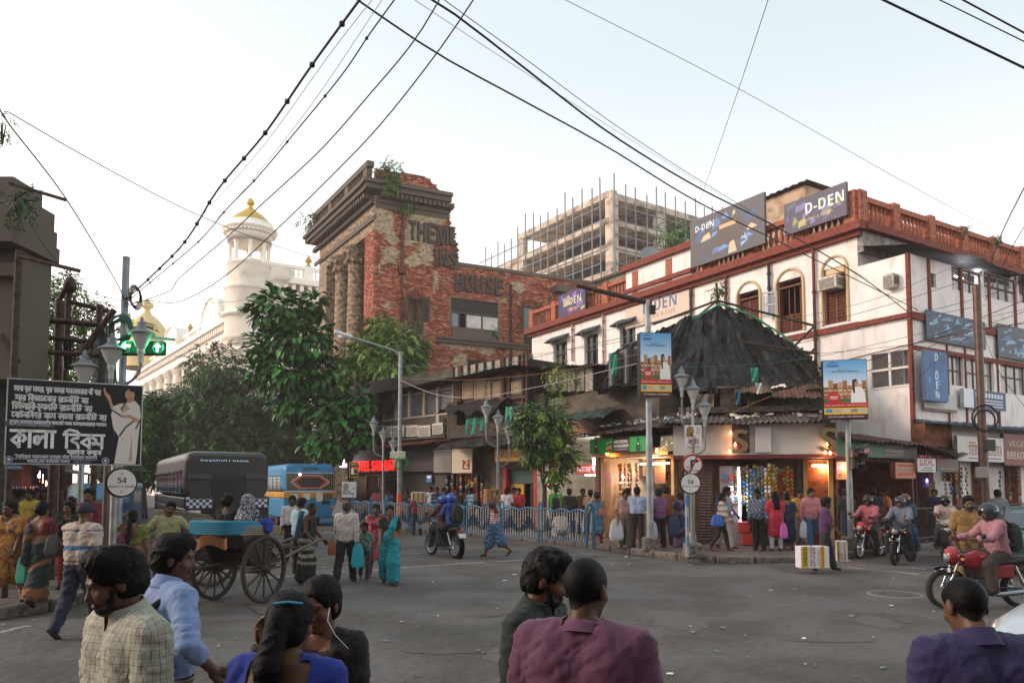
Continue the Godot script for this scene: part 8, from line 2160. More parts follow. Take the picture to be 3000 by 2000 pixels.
func rickshaw(label:String,at:Vector3,yaw:float,tilt:float,hood:String)->void:
	var t:=thing("hand_rickshaw",label,"rickshaw",at,yaw,"hand-pulled rickshaws")
	var wd:=M("rickshaw_wood","#3a302a",.75,{"tex":"wood","ts":V(4,1,4)});var bx:=Basis(V(0,0,1),PI/2);var tb:=Transform3D(Basis(Vector3.RIGHT,tilt),V(0,.58,0))
	for s in [-1,1]:
		var c:=V(s*.52,.56,0)
		var wh:=lpart(t,"wheel",wd,null,func(b:MB):b.lathe([[.50,-.03],[.555,-.03],[.56,.0],[.555,.03],[.50,.03],[.50,-.03]],36,c,bx))
		lpart(wh,"hub",wd,null,func(b:MB):b.lathe([[0,-.1],[.05,-.1],[.075,0],[.05,.1],[0,.1]],12,c,bx))
		for k in 12:var a:=TAU*k/12;lpart(wh,"spoke",wd,null,func(b:MB):b.tube([c+V(0,cos(a),sin(a))*.06,c+V(0,cos(a),sin(a))*.51],[.02,.015],6))
		lpart(t,"shaft",M("worn_wood","#6b5a48",.7,{"tex":"wood","ts":V(4,1,4)}),null,func(b:MB):b.xf=tb;b.tube([V(s*.42,.05,-.5),V(s*.42,.0,.3),V(s*.38,.12,1.2),V(s*.34,.2,2.0)],.026,7))
		lpart(t,"side_panel",M("rickshaw_black","#1c1b1a",.4,{"coat":.3}),null,func(b:MB):b.xf=tb*Transform3D(Basis(UP,-PI/2),V(s*.4,0,0));b.prism(PackedVector2Array([Vector2(-.42,.72),Vector2(-.3,.3),Vector2(-.2,.1),Vector2(.45,.02),Vector2(.48,.12),Vector2(.25,.3),Vector2(.12,.55),Vector2(-.1,.6),Vector2(-.34,.76)]),-.02,.02))
		lpart(t,"spring",wd,null,func(b:MB):b.tube([V(s*.42,.56,-.42),V(s*.42,.5,.0),V(s*.42,.58,.42)],.02,6))
	lpart(t,"axle",wd,null,func(b:MB):b.tube([V(-.56,.56,0),V(.56,.56,0)],.028,8))
	lpart(t,"seat",M("seat_vinyl"),null,func(b:MB):b.xf=tb;b.cbox(V(0,.42,-.1),V(.78,.12,.44),.04))
	lpart(t,"backrest",M("rickshaw_black"),null,func(b:MB):b.xf=tb;b.cbox(V(0,.62,-.36),V(.8,.46,.07),.03,Basis(Vector3.RIGHT,-.2)))
	lpart(t,"footboard",wd,null,func(b:MB):b.xf=tb;b.cbox(V(0,.06,.3),V(.84,.04,.6),.01);b.cbox(V(0,.2,.1),V(.78,.3,.03),.01))
	lpart(t,"cross_bar",wd,null,func(b:MB):b.xf=tb;b.tube([V(-.36,.13,1.3),V(.36,.13,1.3)],.02,6))
	lpart(t,"folded_hood",M("hood_"+hood,hood,.85,{"tex":"weave","ts":3.0}),null,func(b:MB):
		b.xf=tb
		for k in 6:var y:=.66+k*.035;b.tube([V(-.43,y-.06,.2-k*.05),V(-.45,y,-.5),V(-.3,y+.02,-.75),V(.3,y+.02,-.75),V(.45,y,-.5),V(.43,y-.06,.2-k*.05)],.035,6))
	lpart(t,"hood_ribs",M("cane","#8a7658",.7),null,func(b:MB):
		b.xf=tb
		for k in 5:var y:=.63+k*.03;b.tube([V(-.47,y,-.5+k*.02),V(-.46,y-.12,.55),V(.46,y-.12,.55),V(.47,y,-.5)],.014,5))
	lpart(t,"hood_lining",M("sack","#8a5a3a",.9),null,func(b:MB):b.xf=tb;b.grid(12,4,func(s:float,v:float)->Vector3:return V(lerpf(-.44,.44,s),.64-.18*v-.05*sin(s*12),-.78+.08*sin(s*9.0))))
func vehicles()->void:
	police_bus();blue_bus()
	van("white van with a red roof stripe behind the crowd on the left",P(205,1111,30)*V(1,0,1),.35,"#c4c6c4","#8a2226")
	van("blue and white police van behind the guard sign",P(240,1111,27)*V(1,0,1),.35,"#3a78a0","#b8c0c4")
	car("silver car nosing in behind the purple shirt man at lower right",V(4.1,0,-5.25),-.85,"#b4bcc2")
	car("dark teal car at the right edge behind the policeman",V(11.4,0,-15.8),-.5,"#2c4a4c")
	motorbike("black motorbike with two riders heading away past the railing",V(-1.9,0,-20.6),-2.5,"#17181a",false,true)
	motorbike("red motorbike crossing at the right with spoked wheels",V(7.62,0,-12.1),-1.5,"#8e1c22")
	motorbike("red motorbike with clear headlamp waiting by the mast",V(9.75,0,-20.3),-.85,"#a01f26")
	motorbike("heavy black motorbike carrying two helmeted men",V(9.9,0,-18.9),-.75,"#141516",true)
	scooter("dark scooter facing the camera before the iron railing",V(11.7,0,-20.0),-.35)
	rickshaw("hand rickshaw carrying two women, blue hood folded at its back",V(-4.68,0,-12.8),2.79,-.08,"#2a7f9c")
	rickshaw("empty hand rickshaw half hidden behind the occupied one",V(-6.3,0,-14.9),2.5,.05,"#6a6152")
# ---- people: smooth distance fields over a jointed skeleton, meshed as surface nets
class Fld:
	var o:Vector3
	var c:float
	var nx:int
	var ny:int
	var nz:int
	var D:=PackedFloat32Array()
	var T:=PackedByteArray()
	func _init(lo:Vector3,hi:Vector3,cell:float)->void:
		o=lo;c=cell
		nx=int((hi.x-lo.x)/c)+2;ny=int((hi.y-lo.y)/c)+2;nz=int((hi.z-lo.z)/c)+2
		D.resize(nx*ny*nz);D.fill(9.0);T.resize(nx*ny*nz)
	func cap(a:Vector3,b:Vector3,ra:float,rb:float,k:float,tag:int,fl:=1.0)->void:
		var m:=maxf(ra,rb)+k+2.5*c
		var lo:=((a.min(b)-Vector3.ONE*m-o)/c).floor();var hi:=((a.max(b)+Vector3.ONE*m-o)/c).ceil()
		var ab:=b-a;var l2:=maxf(ab.length_squared(),1e-9)
		for i in range(maxi(0,int(lo.x)),mini(nx,int(hi.x)+1)):
			for j in range(maxi(0,int(lo.y)),mini(ny,int(hi.y)+1)):
				var at:=(i*ny+j)*nz
				for q in range(maxi(0,int(lo.z)),mini(nz,int(hi.z)+1)):
					var p:=o+Vector3(i,j,q)*c-a
					var t:=clampf(p.dot(ab)/l2,.0,1.0)
					var e:=p-ab*t
					e.z*=fl
					var d:=e.length()-lerpf(ra,rb,t)
					var w:=D[at+q]
					if d<w:T[at+q]=tag
					if k>.0:
						var h:=maxf(k-absf(d-w),.0)/k
						D[at+q]=minf(d,w)-h*h*k*.25
					elif d<w:D[at+q]=d
	func ell(s:Vector3,r:Vector3,k:float,tag:int,cut:=false)->void:
		var mr:=minf(r.x,minf(r.y,r.z));var g:=Vector3.ONE*(k+2.5*c)
		var lo:=((s-r-g-o)/c).floor();var hi:=((s+r+g-o)/c).ceil()
		for i in range(maxi(0,int(lo.x)),mini(nx,int(hi.x)+1)):
			for j in range(maxi(0,int(lo.y)),mini(ny,int(hi.y)+1)):
				var at:=(i*ny+j)*nz
				for q in range(maxi(0,int(lo.z)),mini(nz,int(hi.z)+1)):
					var d:=(((o+Vector3(i,j,q)*c-s)/r).length()-1.0)*mr
					var w:=D[at+q]
					if cut:D[at+q]=maxf(w,-d)
					else:
						if d<w:T[at+q]=tag
						var h:=maxf(k-absf(d-w),.0)/maxf(k,1e-6)
						D[at+q]=minf(d,w)-h*h*k*.25
	func net()->Dictionary:
		var V:=PackedVector3Array();var G:=PackedByteArray();var Q:=PackedInt32Array()
		var id:=PackedInt32Array();id.resize(nx*ny*nz);id.fill(-1)
		var sx:=ny*nz;var lim:=2.2*c
		var off:=[0,1,nz,nz+1,sx,sx+1,sx+nz,sx+nz+1]
		var dv:=PackedFloat32Array();dv.resize(8)
		for i in nx-1:
			for j in ny-1:
				var row:=i*sx+j*nz
				for q in nz-1:
					var at:=row+q
					var d0:=D[at]
					if d0>lim or d0<-lim:continue
					var neg:=0
					for e in 8:
						dv[e]=D[at+off[e]]
						if dv[e]<.0:neg+=1
					if neg==0 or neg==8:continue
					var s:=Vector3.ZERO;var n:=0
					for e in 8:
						for bit in 3:
							var f:int=e | (1<<bit)
							if f!=e and (dv[e]<.0)!=(dv[f]<.0):
								var t:=dv[e]/(dv[e]-dv[f])
								var p:=Vector3(e>>2,(e>>1) & 1,e & 1);p[2-bit]=t
								s+=p;n+=1
					id[at]=V.size();V.append(o+(Vector3(i,j,q)+s/n)*c)
					G.append(T[at] if absf(d0)<absf(dv[7]) else T[at+off[7]])
					if i==0 or j==0 or q==0:continue
					for ax in 3:
						var d1:float=dv[[4,2,1][ax]]
						if (d0<.0)==(d1<.0):continue
						var u:int=[nz,1,sx][ax];var w:int=[1,sx,nz][ax]
						var a:=id[at-u-w];var b:=id[at-w];var e:=id[at];var g:=id[at-u]
						if a<0 or b<0 or g<0:continue
						if d0<.0:Q.append_array(PackedInt32Array([a,b,e,g]))
						else:Q.append_array(PackedInt32Array([g,e,b,a]))
		return {"v":V,"t":G,"q":Q}
var tpl:={}
func head_field(c:float,beard:int)->Dictionary:
	var key:="h%f%d"%[c,beard]
	if tpl.has(key):return tpl[key]
	var f:=Fld.new(V(-.11,-.19,-.13),V(.11,.15,.14),c)
	f.ell(V(0,.035,-.01),V(.077,.088,.097),.01,0)
	f.ell(V(0,-.035,.025),V(.062,.085,.066),.03,0)
	f.ell(V(0,-.1,.055),V(.026,.02,.024),.03,0)
	f.cap(V(0,-.05,-.015),V(0,-.17,-.03),.05,.058,.02,0)
	f.cap(V(-.035,.024,.078),V(.035,.024,.078),.012,.012,.015,0)
	for s in [-1,1]:
		f.ell(V(s*.04,-.028,.06),V(.024,.022,.022),.02,0)
		f.ell(V(s*.031,.004,.09),V(.019,.011,.014),.0,0,true)
		f.ell(V(s*.079,-.005,-.01),V(.012,.032,.02),.006,0)
		f.ell(V(s*.031,.004,.0735),V(.014,.01,.012),.0,4)
		f.ell(V(s*.031,.004,.084),V(.0065,.0075,.0055),.0,5)
		f.cap(V(s*.05,.027,.08),V(s*.015,.027,.091),.005,.006,.002,7)
	f.cap(V(0,.005,.088),V(0,-.032,.104),.008,.014,.014,0)
	f.ell(V(0,-.038,.094),V(.019,.009,.014),.008,0)
	f.cap(V(-.021,-.066,.084),V(.021,-.066,.084),.009,.009,.004,6)
	if beard>0:f.cap(V(-.026,-.054,.084),V(.026,-.054,.084),.009,.009,.003,7)
	if beard>1:f.ell(V(0,-.085,.045),V(.056,.036,.05),.004,7);f.cap(V(-.062,-.02,.02),V(-.045,-.085,.05),.012,.018,.004,7);f.cap(V(.062,-.02,.02),V(.045,-.085,.05),.012,.018,.004,7);f.cap(V(-.018,-.067,.094),V(.018,-.067,.094),.006,.006,.0,6)
	tpl[key]=f.net()
	return tpl[key]
func hair_field(c:float,kind:String)->Dictionary:
	var key:="r%f%s"%[c,kind]
	if tpl.has(key):return tpl[key]
	var low:=-.75 if kind=="braid" else (-.42 if kind=="long" or kind=="hijab" or kind=="pony" else -.2)
	var f:=Fld.new(V(-.2,low,-.24),V(.2,.2,.18),c)
	if kind=="helmet":
		f.ell(V(0,.02,.0),V(.125,.145,.15),0,0);f.ell(V(0,-.02,.17),V(.09,.075,.14),0,0,true);f.ell(V(0,-.19,.0),V(.16,.1,.2),0,0,true)
	elif kind=="cap":
		f.ell(V(0,.045,-.01),V(.092,.095,.108),0,0);f.ell(V(0,-.1,.02),V(.16,.13,.2),0,0,true);f.ell(V(0,.035,.11),V(.075,.01,.07),.01,0)
	elif kind=="hijab":
		f.ell(V(0,.03,-.015),V(.105,.115,.125),0,0);f.cap(V(0,-.05,-.01),V(0,-.3,-.02),.11,.2,.06,0);f.ell(V(0,-.03,.14),V(.06,.085,.09),0,0,true)
	else:
		f.ell(V(0,.05,-.02),V(.088,.092,.104),0,0);f.ell(V(0,-.01,-.045),V(.083,.08,.075),.02,0)
		if kind=="short" or kind=="curly":f.ell(V(0,.1,.035),V(.06,.045,.055),.03,0)
		if kind=="crop":f.D.fill(9.0);f.ell(V(0,.038,-.012),V(.081,.091,.1),0,0);f.ell(V(0,-.02,-.035),V(.076,.075,.075),.02,0)
		if kind=="bald":f.ell(V(0,.1,.0),V(.075,.075,.12),0,0,true)
		f.ell(V(0,-.045,.1),V(.08,.125,.085),0,0,true)
		if kind in ["short","crop","curly","bald"]:f.ell(V(0,-.13,.0),V(.12,.1 if kind=="crop" else .075,.15),0,0,true)
		if kind=="bun":f.ell(V(0,.0,-.125),V(.05,.045,.04),.02,0)
		if kind=="pony":f.cap(V(0,.03,-.12),V(.01,-.15,-.16),.04,.05,.03,0);f.cap(V(.01,-.15,-.16),V(.02,-.38,-.13),.05,.02,.02,0)
		if kind=="long":f.cap(V(-.04,-.02,-.06),V(-.05,-.34,-.1),.07,.05,.04,0);f.cap(V(.04,-.02,-.06),V(.05,-.34,-.1),.07,.05,.04,0)
		if kind=="braid":
			for k in 13:f.ell(V(.012*(k%2),-.02-k*.052,-.11-.03*sin(k*.3)),V(.04-k*.0015,.036,.034),.008,0)
	tpl[key]=f.net()
	return tpl[key]
func hand_field(c:float,fist:bool)->Dictionary:
	var key:="g%f%s"%[c,fist]
	if tpl.has(key):return tpl[key]
	var f:=Fld.new(V(-.07,-.22,-.05),V(.09,.06,.09),c)
	f.cap(V(0,.05,0),V(0,-.02,0),.027,.026,.01,0)
	f.cap(V(-.02,-.03,0),V(-.024,-.085,.004),.019,.018,.02,0);f.cap(V(.02,-.03,0),V(.024,-.085,.004),.02,.018,.02,0)
	for k in 4:
		var x:=.033-k*.022;var l:float=[.036,.041,.038,.03][k];var p:=V(x,-.092,.004);var an:=.25
		for q in 3:
			an+=1.45 if fist else .28+.05*k
			var e:=p+V(0,-cos(an-(1.1 if fist else .0)),sin(an-(1.1 if fist else .0)))*l*(1.0-.22*q)
			f.cap(p,e,.0095-q*.0008,.0088-q*.0008,.003,0);p=e
	var tp:=V(.035,-.035,.012);var t2:=tp+V(.026,-.03,.018);var t3:=t2+(V(-.012,-.026,.016) if fist else V(.006,-.03,.006))
	f.cap(tp,t2,.015,.011,.008,0);f.cap(t2,t3,.0108,.009,.003,0)
	tpl[key]=f.net()
	return tpl[key]
class Figure:
	var v:=PackedVector3Array()
	var t:=PackedByteArray()
	var q:=PackedInt32Array()
	func add(d:Dictionary,x:Transform3D,tag:=-1)->void:
		var i0:=v.size();v.append_array(x*(d.v as PackedVector3Array))
		if tag<0:t.append_array(d.t)
		else:
			var b:=PackedByteArray();b.resize(d.v.size());b.fill(tag);t.append_array(b)
		var qq:PackedInt32Array=d.q
		var base:=q.size();q.resize(base+qq.size())
		for k in qq.size():q[base+k]=qq[k]+i0
	func mesh(color:Callable,keep:=-1,out:=.0,ruffle:FastNoiseLite=null,amp:=.0,fine:=11.0)->ArrayMesh:
		var n:=PackedVector3Array();n.resize(v.size())
		var w:=v.duplicate()
		for pass_k in (2 if ruffle else 1):
			n.fill(Vector3.ZERO)
			for k in range(0,q.size(),4):
				var m:=(w[q[k+2]]-w[q[k]]).cross(w[q[k+3]]-w[q[k+1]])
				for e in 4:n[q[k+e]]+=m
			for k in n.size():n[k]=n[k].normalized()
			if ruffle and pass_k==0:
				for k in w.size():
					if t[k]==keep:w[k]+=n[k]*amp*(pow(maxf(.0,1.0-absf(ruffle.get_noise_3d(w[k].x*3.5+3.0,w[k].y*8.0+w[k].x*5.0,w[k].z*4.0))*3.5),2.0)+.5*pow(maxf(.0,1.0-absf(ruffle.get_noise_3d(w[k].x*fine,w[k].y*fine*.45,w[k].z*fine))*3.0),2.0))
		var id:=PackedInt32Array();id.resize(v.size());id.fill(-1)
		var ov:=PackedVector3Array();var on:=PackedVector3Array();var oc:=PackedColorArray();var ix:=PackedInt32Array()
		for k in range(0,q.size(),4):
			if keep>=0:
				var hit:=0
				for e in 4:hit+=1 if t[q[k+e]]==keep else 0
				if hit<3:continue
			var a:=[]
			for e in 4:
				var s:=q[k+e]
				if id[s]<0:id[s]=ov.size();ov.append(w[s]+n[s]*out);on.append(n[s]);oc.append(color.call(t[s],v[s]))
				a.append(id[s])
			for e in [0,2,1,0,3,2]:ix.append(a[e])
		var arr:=[];arr.resize(Mesh.ARRAY_MAX)
		arr[Mesh.ARRAY_VERTEX]=ov;arr[Mesh.ARRAY_NORMAL]=on;arr[Mesh.ARRAY_COLOR]=oc;arr[Mesh.ARRAY_INDEX]=ix
		var m:=ArrayMesh.new()
		if ix.size():m.add_surface_from_arrays(Mesh.PRIMITIVE_TRIANGLES,arr)
		return m
const POSE:={
	"stand":[[4,9,14,0],[2,9,20,5],[1,4,2],[-2,4,3]],"walk":[[20,7,20,0],[-14,8,12,0],[-12,3,18],[15,3,5]],"walk2":[[-12,8,14,0],[18,8,24,0],[15,3,5],[-13,3,20]],
	"ride":[[52,14,38,12],[52,14,38,12],[68,20,78],[68,20,78]],"pillion":[[35,12,60,15],[35,12,60,15],[66,22,82],[66,22,82]],"sit":[[30,6,55,20],[30,6,55,20],[82,7,82],[82,7,82]],
	"carry":[[160,14,40,10],[160,14,40,10],[-20,3,26],[22,3,6]],"carry1":[[10,10,30,0],[155,20,60,20],[2,4,3],[-4,4,5]],"hips":[[-10,42,60,55],[-12,40,60,50],[2,8,3],[-2,8,3]],
	"phone":[[6,8,20,0],[40,12,130,10],[1,4,2],[-2,4,3]],"pull":[[8,10,40,0],[14,10,38,0],[-10,4,10],[14,4,6]],"hold":[[30,8,75,25],[28,8,70,25],[1,4,2],[-2,4,3]],"squat":[[35,12,50,20],[35,12,50,20],[120,14,140],[120,14,140]],"reach":[[70,12,20,0],[4,9,18,0],[1,4,2],[-2,4,3]],
}
func person(at:Vector3,h:float,yaw:float,pose:String,top:Array,bot:Array,hair:String,label:String,o:={})->Node3D:
	var t:=thing("person",label,"person",at,deg_to_rad(yaw))
	var k:=h/1.7
	var near:bool=at.length()<6.0
	var c:float=o.get("cell",.012 if near else (.019 if at.length()<16.0 else .024))
	var f:=Fld.new(V(-.75,-.03 if pose!="sit" else -.6,-.75)*k,V(.75,2.15 if pose.begins_with("carry") else 1.5,.8)*k,c)
	var ps:Array=POSE[pose]
	var fem:bool=o.get("fem",false)
	var wide:float=o.get("wide",1.0)*(.93 if fem else 1.0)
	var lean:=deg_to_rad(o.get("lean",{"ride":12.0,"pillion":8.0,"pull":8.0,"squat":22.0}.get(pose,2.0)))
	var hy:float=o.get("hip",{"ride":.9,"pillion":.95,"sit":.1,"squat":.28}.get(pose,.92))*k
	var L:=func(x:float,y:float,z:float)->Vector3:return V(x*k*wide,hy,0)+V(0,(y-.92)*k*cos(lean)- z*k*sin(lean),(y-.92)*k*sin(lean)+z*k*cos(lean))
	var tk:String=top[0];var bk:String=bot[0]
	var loose:=.012 if tk!="vest" else .0
	var wst:=.098 if fem else .108
	for s in [-1,1]:
		f.cap(L.call(s*.085,1.3,.0),L.call(s*.06,1.08,.005),(.106+loose)*k*wide,(wst+loose+o.get("belly",.0))*k*wide,.05*k,1,1.12)
		f.cap(L.call(s*.06,1.08,.005),V(s*.075*k,hy+.01,0),(wst+loose+o.get("belly",.0))*k*wide,(.118 if fem else .108)*k*wide,.05*k,1)
		if fem:f.ell(L.call(s*.075,1.25,.1),V(.062,.06,.055)*k,.04*k,1)
		f.cap(L.call(s*.03,1.41,-.01),L.call(s*.165,1.385,.0),.062*k,.06*k,.05*k,1 if tk!="vest" else 0)
	f.cap(L.call(0,1.36,-.01),L.call(0,1.47,.0),.06*k,.052*k,.03*k,0)
	var joints:={}
	for side in 2:
		var s:=1.0 if side==0 else -1.0
		var a:Array=ps[side];var p:=deg_to_rad(a[0])-lean*.6;var ab:=deg_to_rad(a[1]);var el:=p+deg_to_rad(a[2]);var inn:=deg_to_rad(a[3])
		var sh:Vector3=L.call(s*.185,1.38,.0)
		var e:=sh+V(s*sin(ab),-cos(ab)*cos(p),cos(ab)*sin(p))*.285*k
		var d2:=V(s*sin(ab*.6)-s*sin(inn),-cos(el),sin(el)).normalized()
		var w:=e+d2*.245*k
		f.cap(sh,e,.05*k,.041*k,.03*k,0);f.cap(e,w,.041*k,.028*k,.015*k,0)
		if tk in ["short","kurti","sari","dress"]:f.cap(sh,sh.lerp(e,.45 if tk=="sari" else .68),.062*k,(.056 if tk=="sari" else .066)*k,.02*k,1)
		elif tk!="vest":
			f.cap(sh,e,.062*k,.052*k,.03*k,1);f.cap(e,e.lerp(w,.9 if tk=="long" else .45),.052*k,.042*k,.01*k,1)
		joints["w%d"%side]=w;joints["d%d"%side]=d2
		var lg:Array=ps[2+side];var hp:=deg_to_rad(lg[0]);var ha:=deg_to_rad(lg[1]);var kb:=hp-deg_to_rad(lg[2])
		var hj:=V(s*.088*k,hy-.02*k,0);var kn:=hj+V(s*sin(ha),-cos(ha)*cos(hp),cos(ha)*sin(hp))*.43*k;var an:=kn+V(s*sin(ha)*.3,-cos(kb),sin(kb))*.40*k
		if pose in ["stand","walk","walk2","carry","carry1","hips","phone","pull","hold","reach"]:an.y=maxf(an.y,.075*k)
		joints["a%d"%side]=an;joints["k%d"%side]=kn
		var tg:=2 if bk in ["trousers","leggings"] else 0
		var lo:=.014 if bk=="trousers" else .002
		f.cap(hj,kn,(.088+lo*.5)*k*wide,(.058+lo)*k,.03*k,2 if tg==2 else (2 if bk!="none" else 0));f.cap(kn,an,(.057+lo)*k,(.038+lo*1.6)*k,.02*k,tg)
		var toe:=V(0,-.02*k,.15*k) if kb>-.5 else V(0,-.11,.1)*k
		f.cap(an+V(0,-.03,-.025)*k,an+V(0,-.035,0)*k+toe,.038*k,.03*k,.015*k,3 if o.get("shoes",true) else 0)
	if bk in ["lungi","sari","skirt"] or tk in ["kurti","dress"]:
		var tg:=2 if bk in ["lungi","sari","skirt"] else 1
		var fr:=1.0 if bk in ["lungi","sari"] else (.72 if tg==2 else o.get("fall",.5))
		for s in 2:
			var kn:Vector3=joints["k%d"%s];var an:Vector3=joints["a%d"%s];var x:=.07*(1 if s==0 else -1)*k
			var e1:=kn if fr>.45 else V(x,hy,0).lerp(kn,fr/.5)
			f.cap(V(x,hy+.06*k,0),e1.lerp(V(0,e1.y,e1.z),.25),.125*k*wide,.12*k,.08*k,tg)
			if fr>.5:f.cap(e1.lerp(V(0,e1.y,e1.z),.25),kn.lerp(an,(fr-.5)*2.0).lerp(V(0,kn.lerp(an,(fr-.5)*2.0).y,0),.3)+UP*.06*k,.12*k,(.13 if bk=="sari" else .12)*k,.09*k,tg)
	if tk=="sari":
		f.cap(L.call(-.1,1.0,.1),L.call(.06,1.25,.13),.07*k,.06*k,.04*k,2);f.cap(L.call(.06,1.25,.13),L.call(.13,1.43,.03),.06*k,.05*k,.03*k,2);f.cap(L.call(.13,1.43,.0),L.call(.1,1.2,-.12),.05*k,.055*k,.02*k,2);f.cap(L.call(.1,1.2,-.12),L.call(.12,.72,-.14),.055*k,.06*k,.02*k,2)
	var sk:=Figure.new()
	var body:=f.net()
	var hem:float=hy+(o.get("hem",-.06 if tk in ["short","long","half"] else .06)*k)
	var nk:Vector3=L.call(0,1.435-(.07 if fem else -.012),.0)
	for i in body.v.size():
		var p:Vector3=body.v[i]
		if body.t[i]==1:
			if p.y<hem and not tk in ["kurti","dress"] and absf(p.x)<.24*k:body.t[i]=2 if (tk!="sari" or p.y<hem-.02) else 0
			elif tk=="sari" and p.y<hy+.24*k and absf(p.x)<.2*k:body.t[i]=0
			elif Vector2(p.x,p.z-(.05 if p.z>0 else -.02)*k).length()<(.078 if fem else .064)*k and p.y>nk.y:body.t[i]=0
			elif fem and o.get("lowback",false) and p.z<-.03 and p.y>hy+.34*k and absf(p.x)<.13*k:body.t[i]=0
	sk.add(body,ID3)
	var lod:=.0055 if near else .012
	var hb:=Basis(UP,deg_to_rad(o.get("hy",.0)))*Basis(Vector3.RIGHT,deg_to_rad(o.get("hp",4.0))+lean*.4)*Basis(V(0,0,1),deg_to_rad(o.get("ht",.0)))
	var nb:Vector3=L.call(0,1.475,.012)
	var hs:float=k*(1.0 if near else 1.04)*o.get("hs",1.0)
	var hx:=Transform3D(hb.scaled(Vector3.ONE*hs),nb+hb*V(0,.105,.01)*hs)
	sk.add(head_field(lod,o.get("beard",0)),hx)
	for side in 2:
		var d:Vector3=joints["d%d"%side];var s:=1.0 if side==0 else -1.0
		var y:=-d;var z:=(V(-s,0,.15)-y*V(-s,0,.15).dot(y)).normalized();var x:=y.cross(z)
		if x.z<0 and absf(d.y)>.5:pass
		var fist:bool=o.get("fist",pose in ["ride","pull","carry","carry1"])
		sk.add(hand_field(.0055 if near else .0085,fist),Transform3D(Basis(x*(1.0 if x.z>0 else -1.0),y,z*(1.0 if x.z>0 else -1.0)).scaled(Vector3.ONE*k),joints["w%d"%side]+d*.02),0)
	var sc:=lin(o.get("skin",["#6a4a38","#5c4030","#74543e","#50382a"][abs(label.hash())%4]));var hc:=lin(o.get("hairc","#080606"))
	var tint:=func(tag:int,p:Vector3)->Color:
		match tag:
			4:return lin("#857a72") if near else lin("#3a2c24")
			5:return Color(.01,.007,.005)
			6:return Color(sc.r*.72,sc.g*.5,sc.b*.5)
			7:return hc
			3:return sc*.8
		return sc
	var fn:=FastNoiseLite.new();fn.seed=abs(label.hash())%999;fn.frequency=1.0
	var paint:=func(g:Array)->Callable:
		var a:=lin(g[1]);var pt:String=g[2] if g.size()>2 else "";var b:=lin(g[3]) if g.size()>3 else a
		return func(_tag:int,p:Vector3)->Color:
			match pt:
				"stripe":return a if fmod(p.y+5.0,.16)>.055 else b
				"fine":return a if fmod(p.y+5.0,.06)>.03 else b
				"polo":return b if fmod(p.y+5.03,.2)<.022 else (lin("#2f6a9a") if absf(p.y-1.16)<.025 else a)
				"plaid":return a if (fmod(p.y+5.0,.11)>.05)!=(fmod(p.x+p.z+5.0,.11)>.05) else b
				"check":return b if fmod(p.y+5.0,.03)<.012 or fmod(p.x*1.2+5.0,.026)<.011 else a
				"floral":
					var n:=fn.get_noise_3d(p.x*16,p.y*16,p.z*16)
					return b if n>.22 else (lin("#c03a4a") if n<-.34 else a)
				"dots":return b if fn.get_noise_3d(p.x*42,p.y*42,p.z*42)>.1 else a
				"border":return b if p.y<.3*k or fmod(p.y+p.x*.7+5.0,.55)<.08 else a
				"lungi":return a if p.y<.34 or fmod(p.y+5.0,.15)>.07 else b
			return a
	var add:=func(m:ArrayMesh,called:String,mt:Material)->void:
		if m.get_surface_count()==0:return
		var mi:=MeshInstance3D.new();mi.mesh=m;mi.material_override=mt;mi.name=called;t.add_child(mi,true)
	var cm:=M("cloth","#ffffff",.85,{"tex":"weave","ts":6.0,"rim":.15})
	add.call(sk.mesh(tint),"body",M("skin","#ffffff",.5,{"spec":.4}))
	var tm:=cm if not o.has("weave") else M("cloth_"+o.weave,"#ffffff",.85,{"tex":o.weave,"ts":9.0,"world":false})
	add.call(sk.mesh(paint.call(top),1,.006,fn,.009 if near else .018),{"kurti":"tunic","dress":"dress","sari":"blouse","vest":"vest"}.get(tk,"shirt"),tm)
	if bk!="none":add.call(sk.mesh(paint.call(bot),2,.006,fn,.018),{"lungi":"lungi","sari":"sari","skirt":"skirt","leggings":"leggings"}.get(bk,"trousers"),cm)
	if o.get("shoes",true):add.call(sk.mesh(func(_a,_b):return lin(o.get("shoe","#1d1815")),3,.004),"shoes",M("leather","#ffffff",.6))
	if hair!="":
		var hk:=Figure.new();hk.add(hair_field(.0065 if near else .012,hair),hx,7)
		if hair in ["short","curly","pony","long","bun"]:hk.t.fill(1)
		if hair=="crop":
			var hd:=head_field(lod,o.get("beard",0));hk=Figure.new();hk.add(hd,hx,0)
			for i in hk.t.size():
				var p:Vector3=hd.v[i]
				var line:=lerpf(-.068,-.02,clampf((p.z+.07)/.06,0,1)) if p.z<.0 else (lerpf(.03,.082,clampf((p.z-.03)/.05,0,1)) if p.z>.03 else lerpf(-.02,.03,p.z/.03))
				if p.y+.012*sin(p.x*60.0)>line and not (absf(p.x)>.079 and p.y<.03):hk.t[i]=1
		var col:=lin(o.get("hat","#1a1a1e")) if hair in ["helmet","cap","hijab"] else hc;var dots:bool=hair=="hijab"
		add.call(hk.mesh(func(_a,p:Vector3):return (lin("#b8bcc0") if dots and fn.get_noise_3d(p.x*40,p.y*40,p.z*40)>.12 else (lin(o.grey) if o.has("grey") and fn.get_noise_3d(p.x*30,p.y*12,p.z*30)>.1 else col)),1 if hair in ["short","curly","pony","long","bun","crop"] else -1,.004,fn if hk.t[0]==1 else null,.008 if hair=="curly" else .005,34.0),hair if hair in ["helmet","cap"] else ("headscarf" if dots else "hair"),M("helmet_shell","#ffffff",.2) if hair=="helmet" else M("hair","#ffffff",.6,{"spec":.3,"nrm":"n_rough","ts":V(16,2.5,16),"nk":1.6,"world":false}))
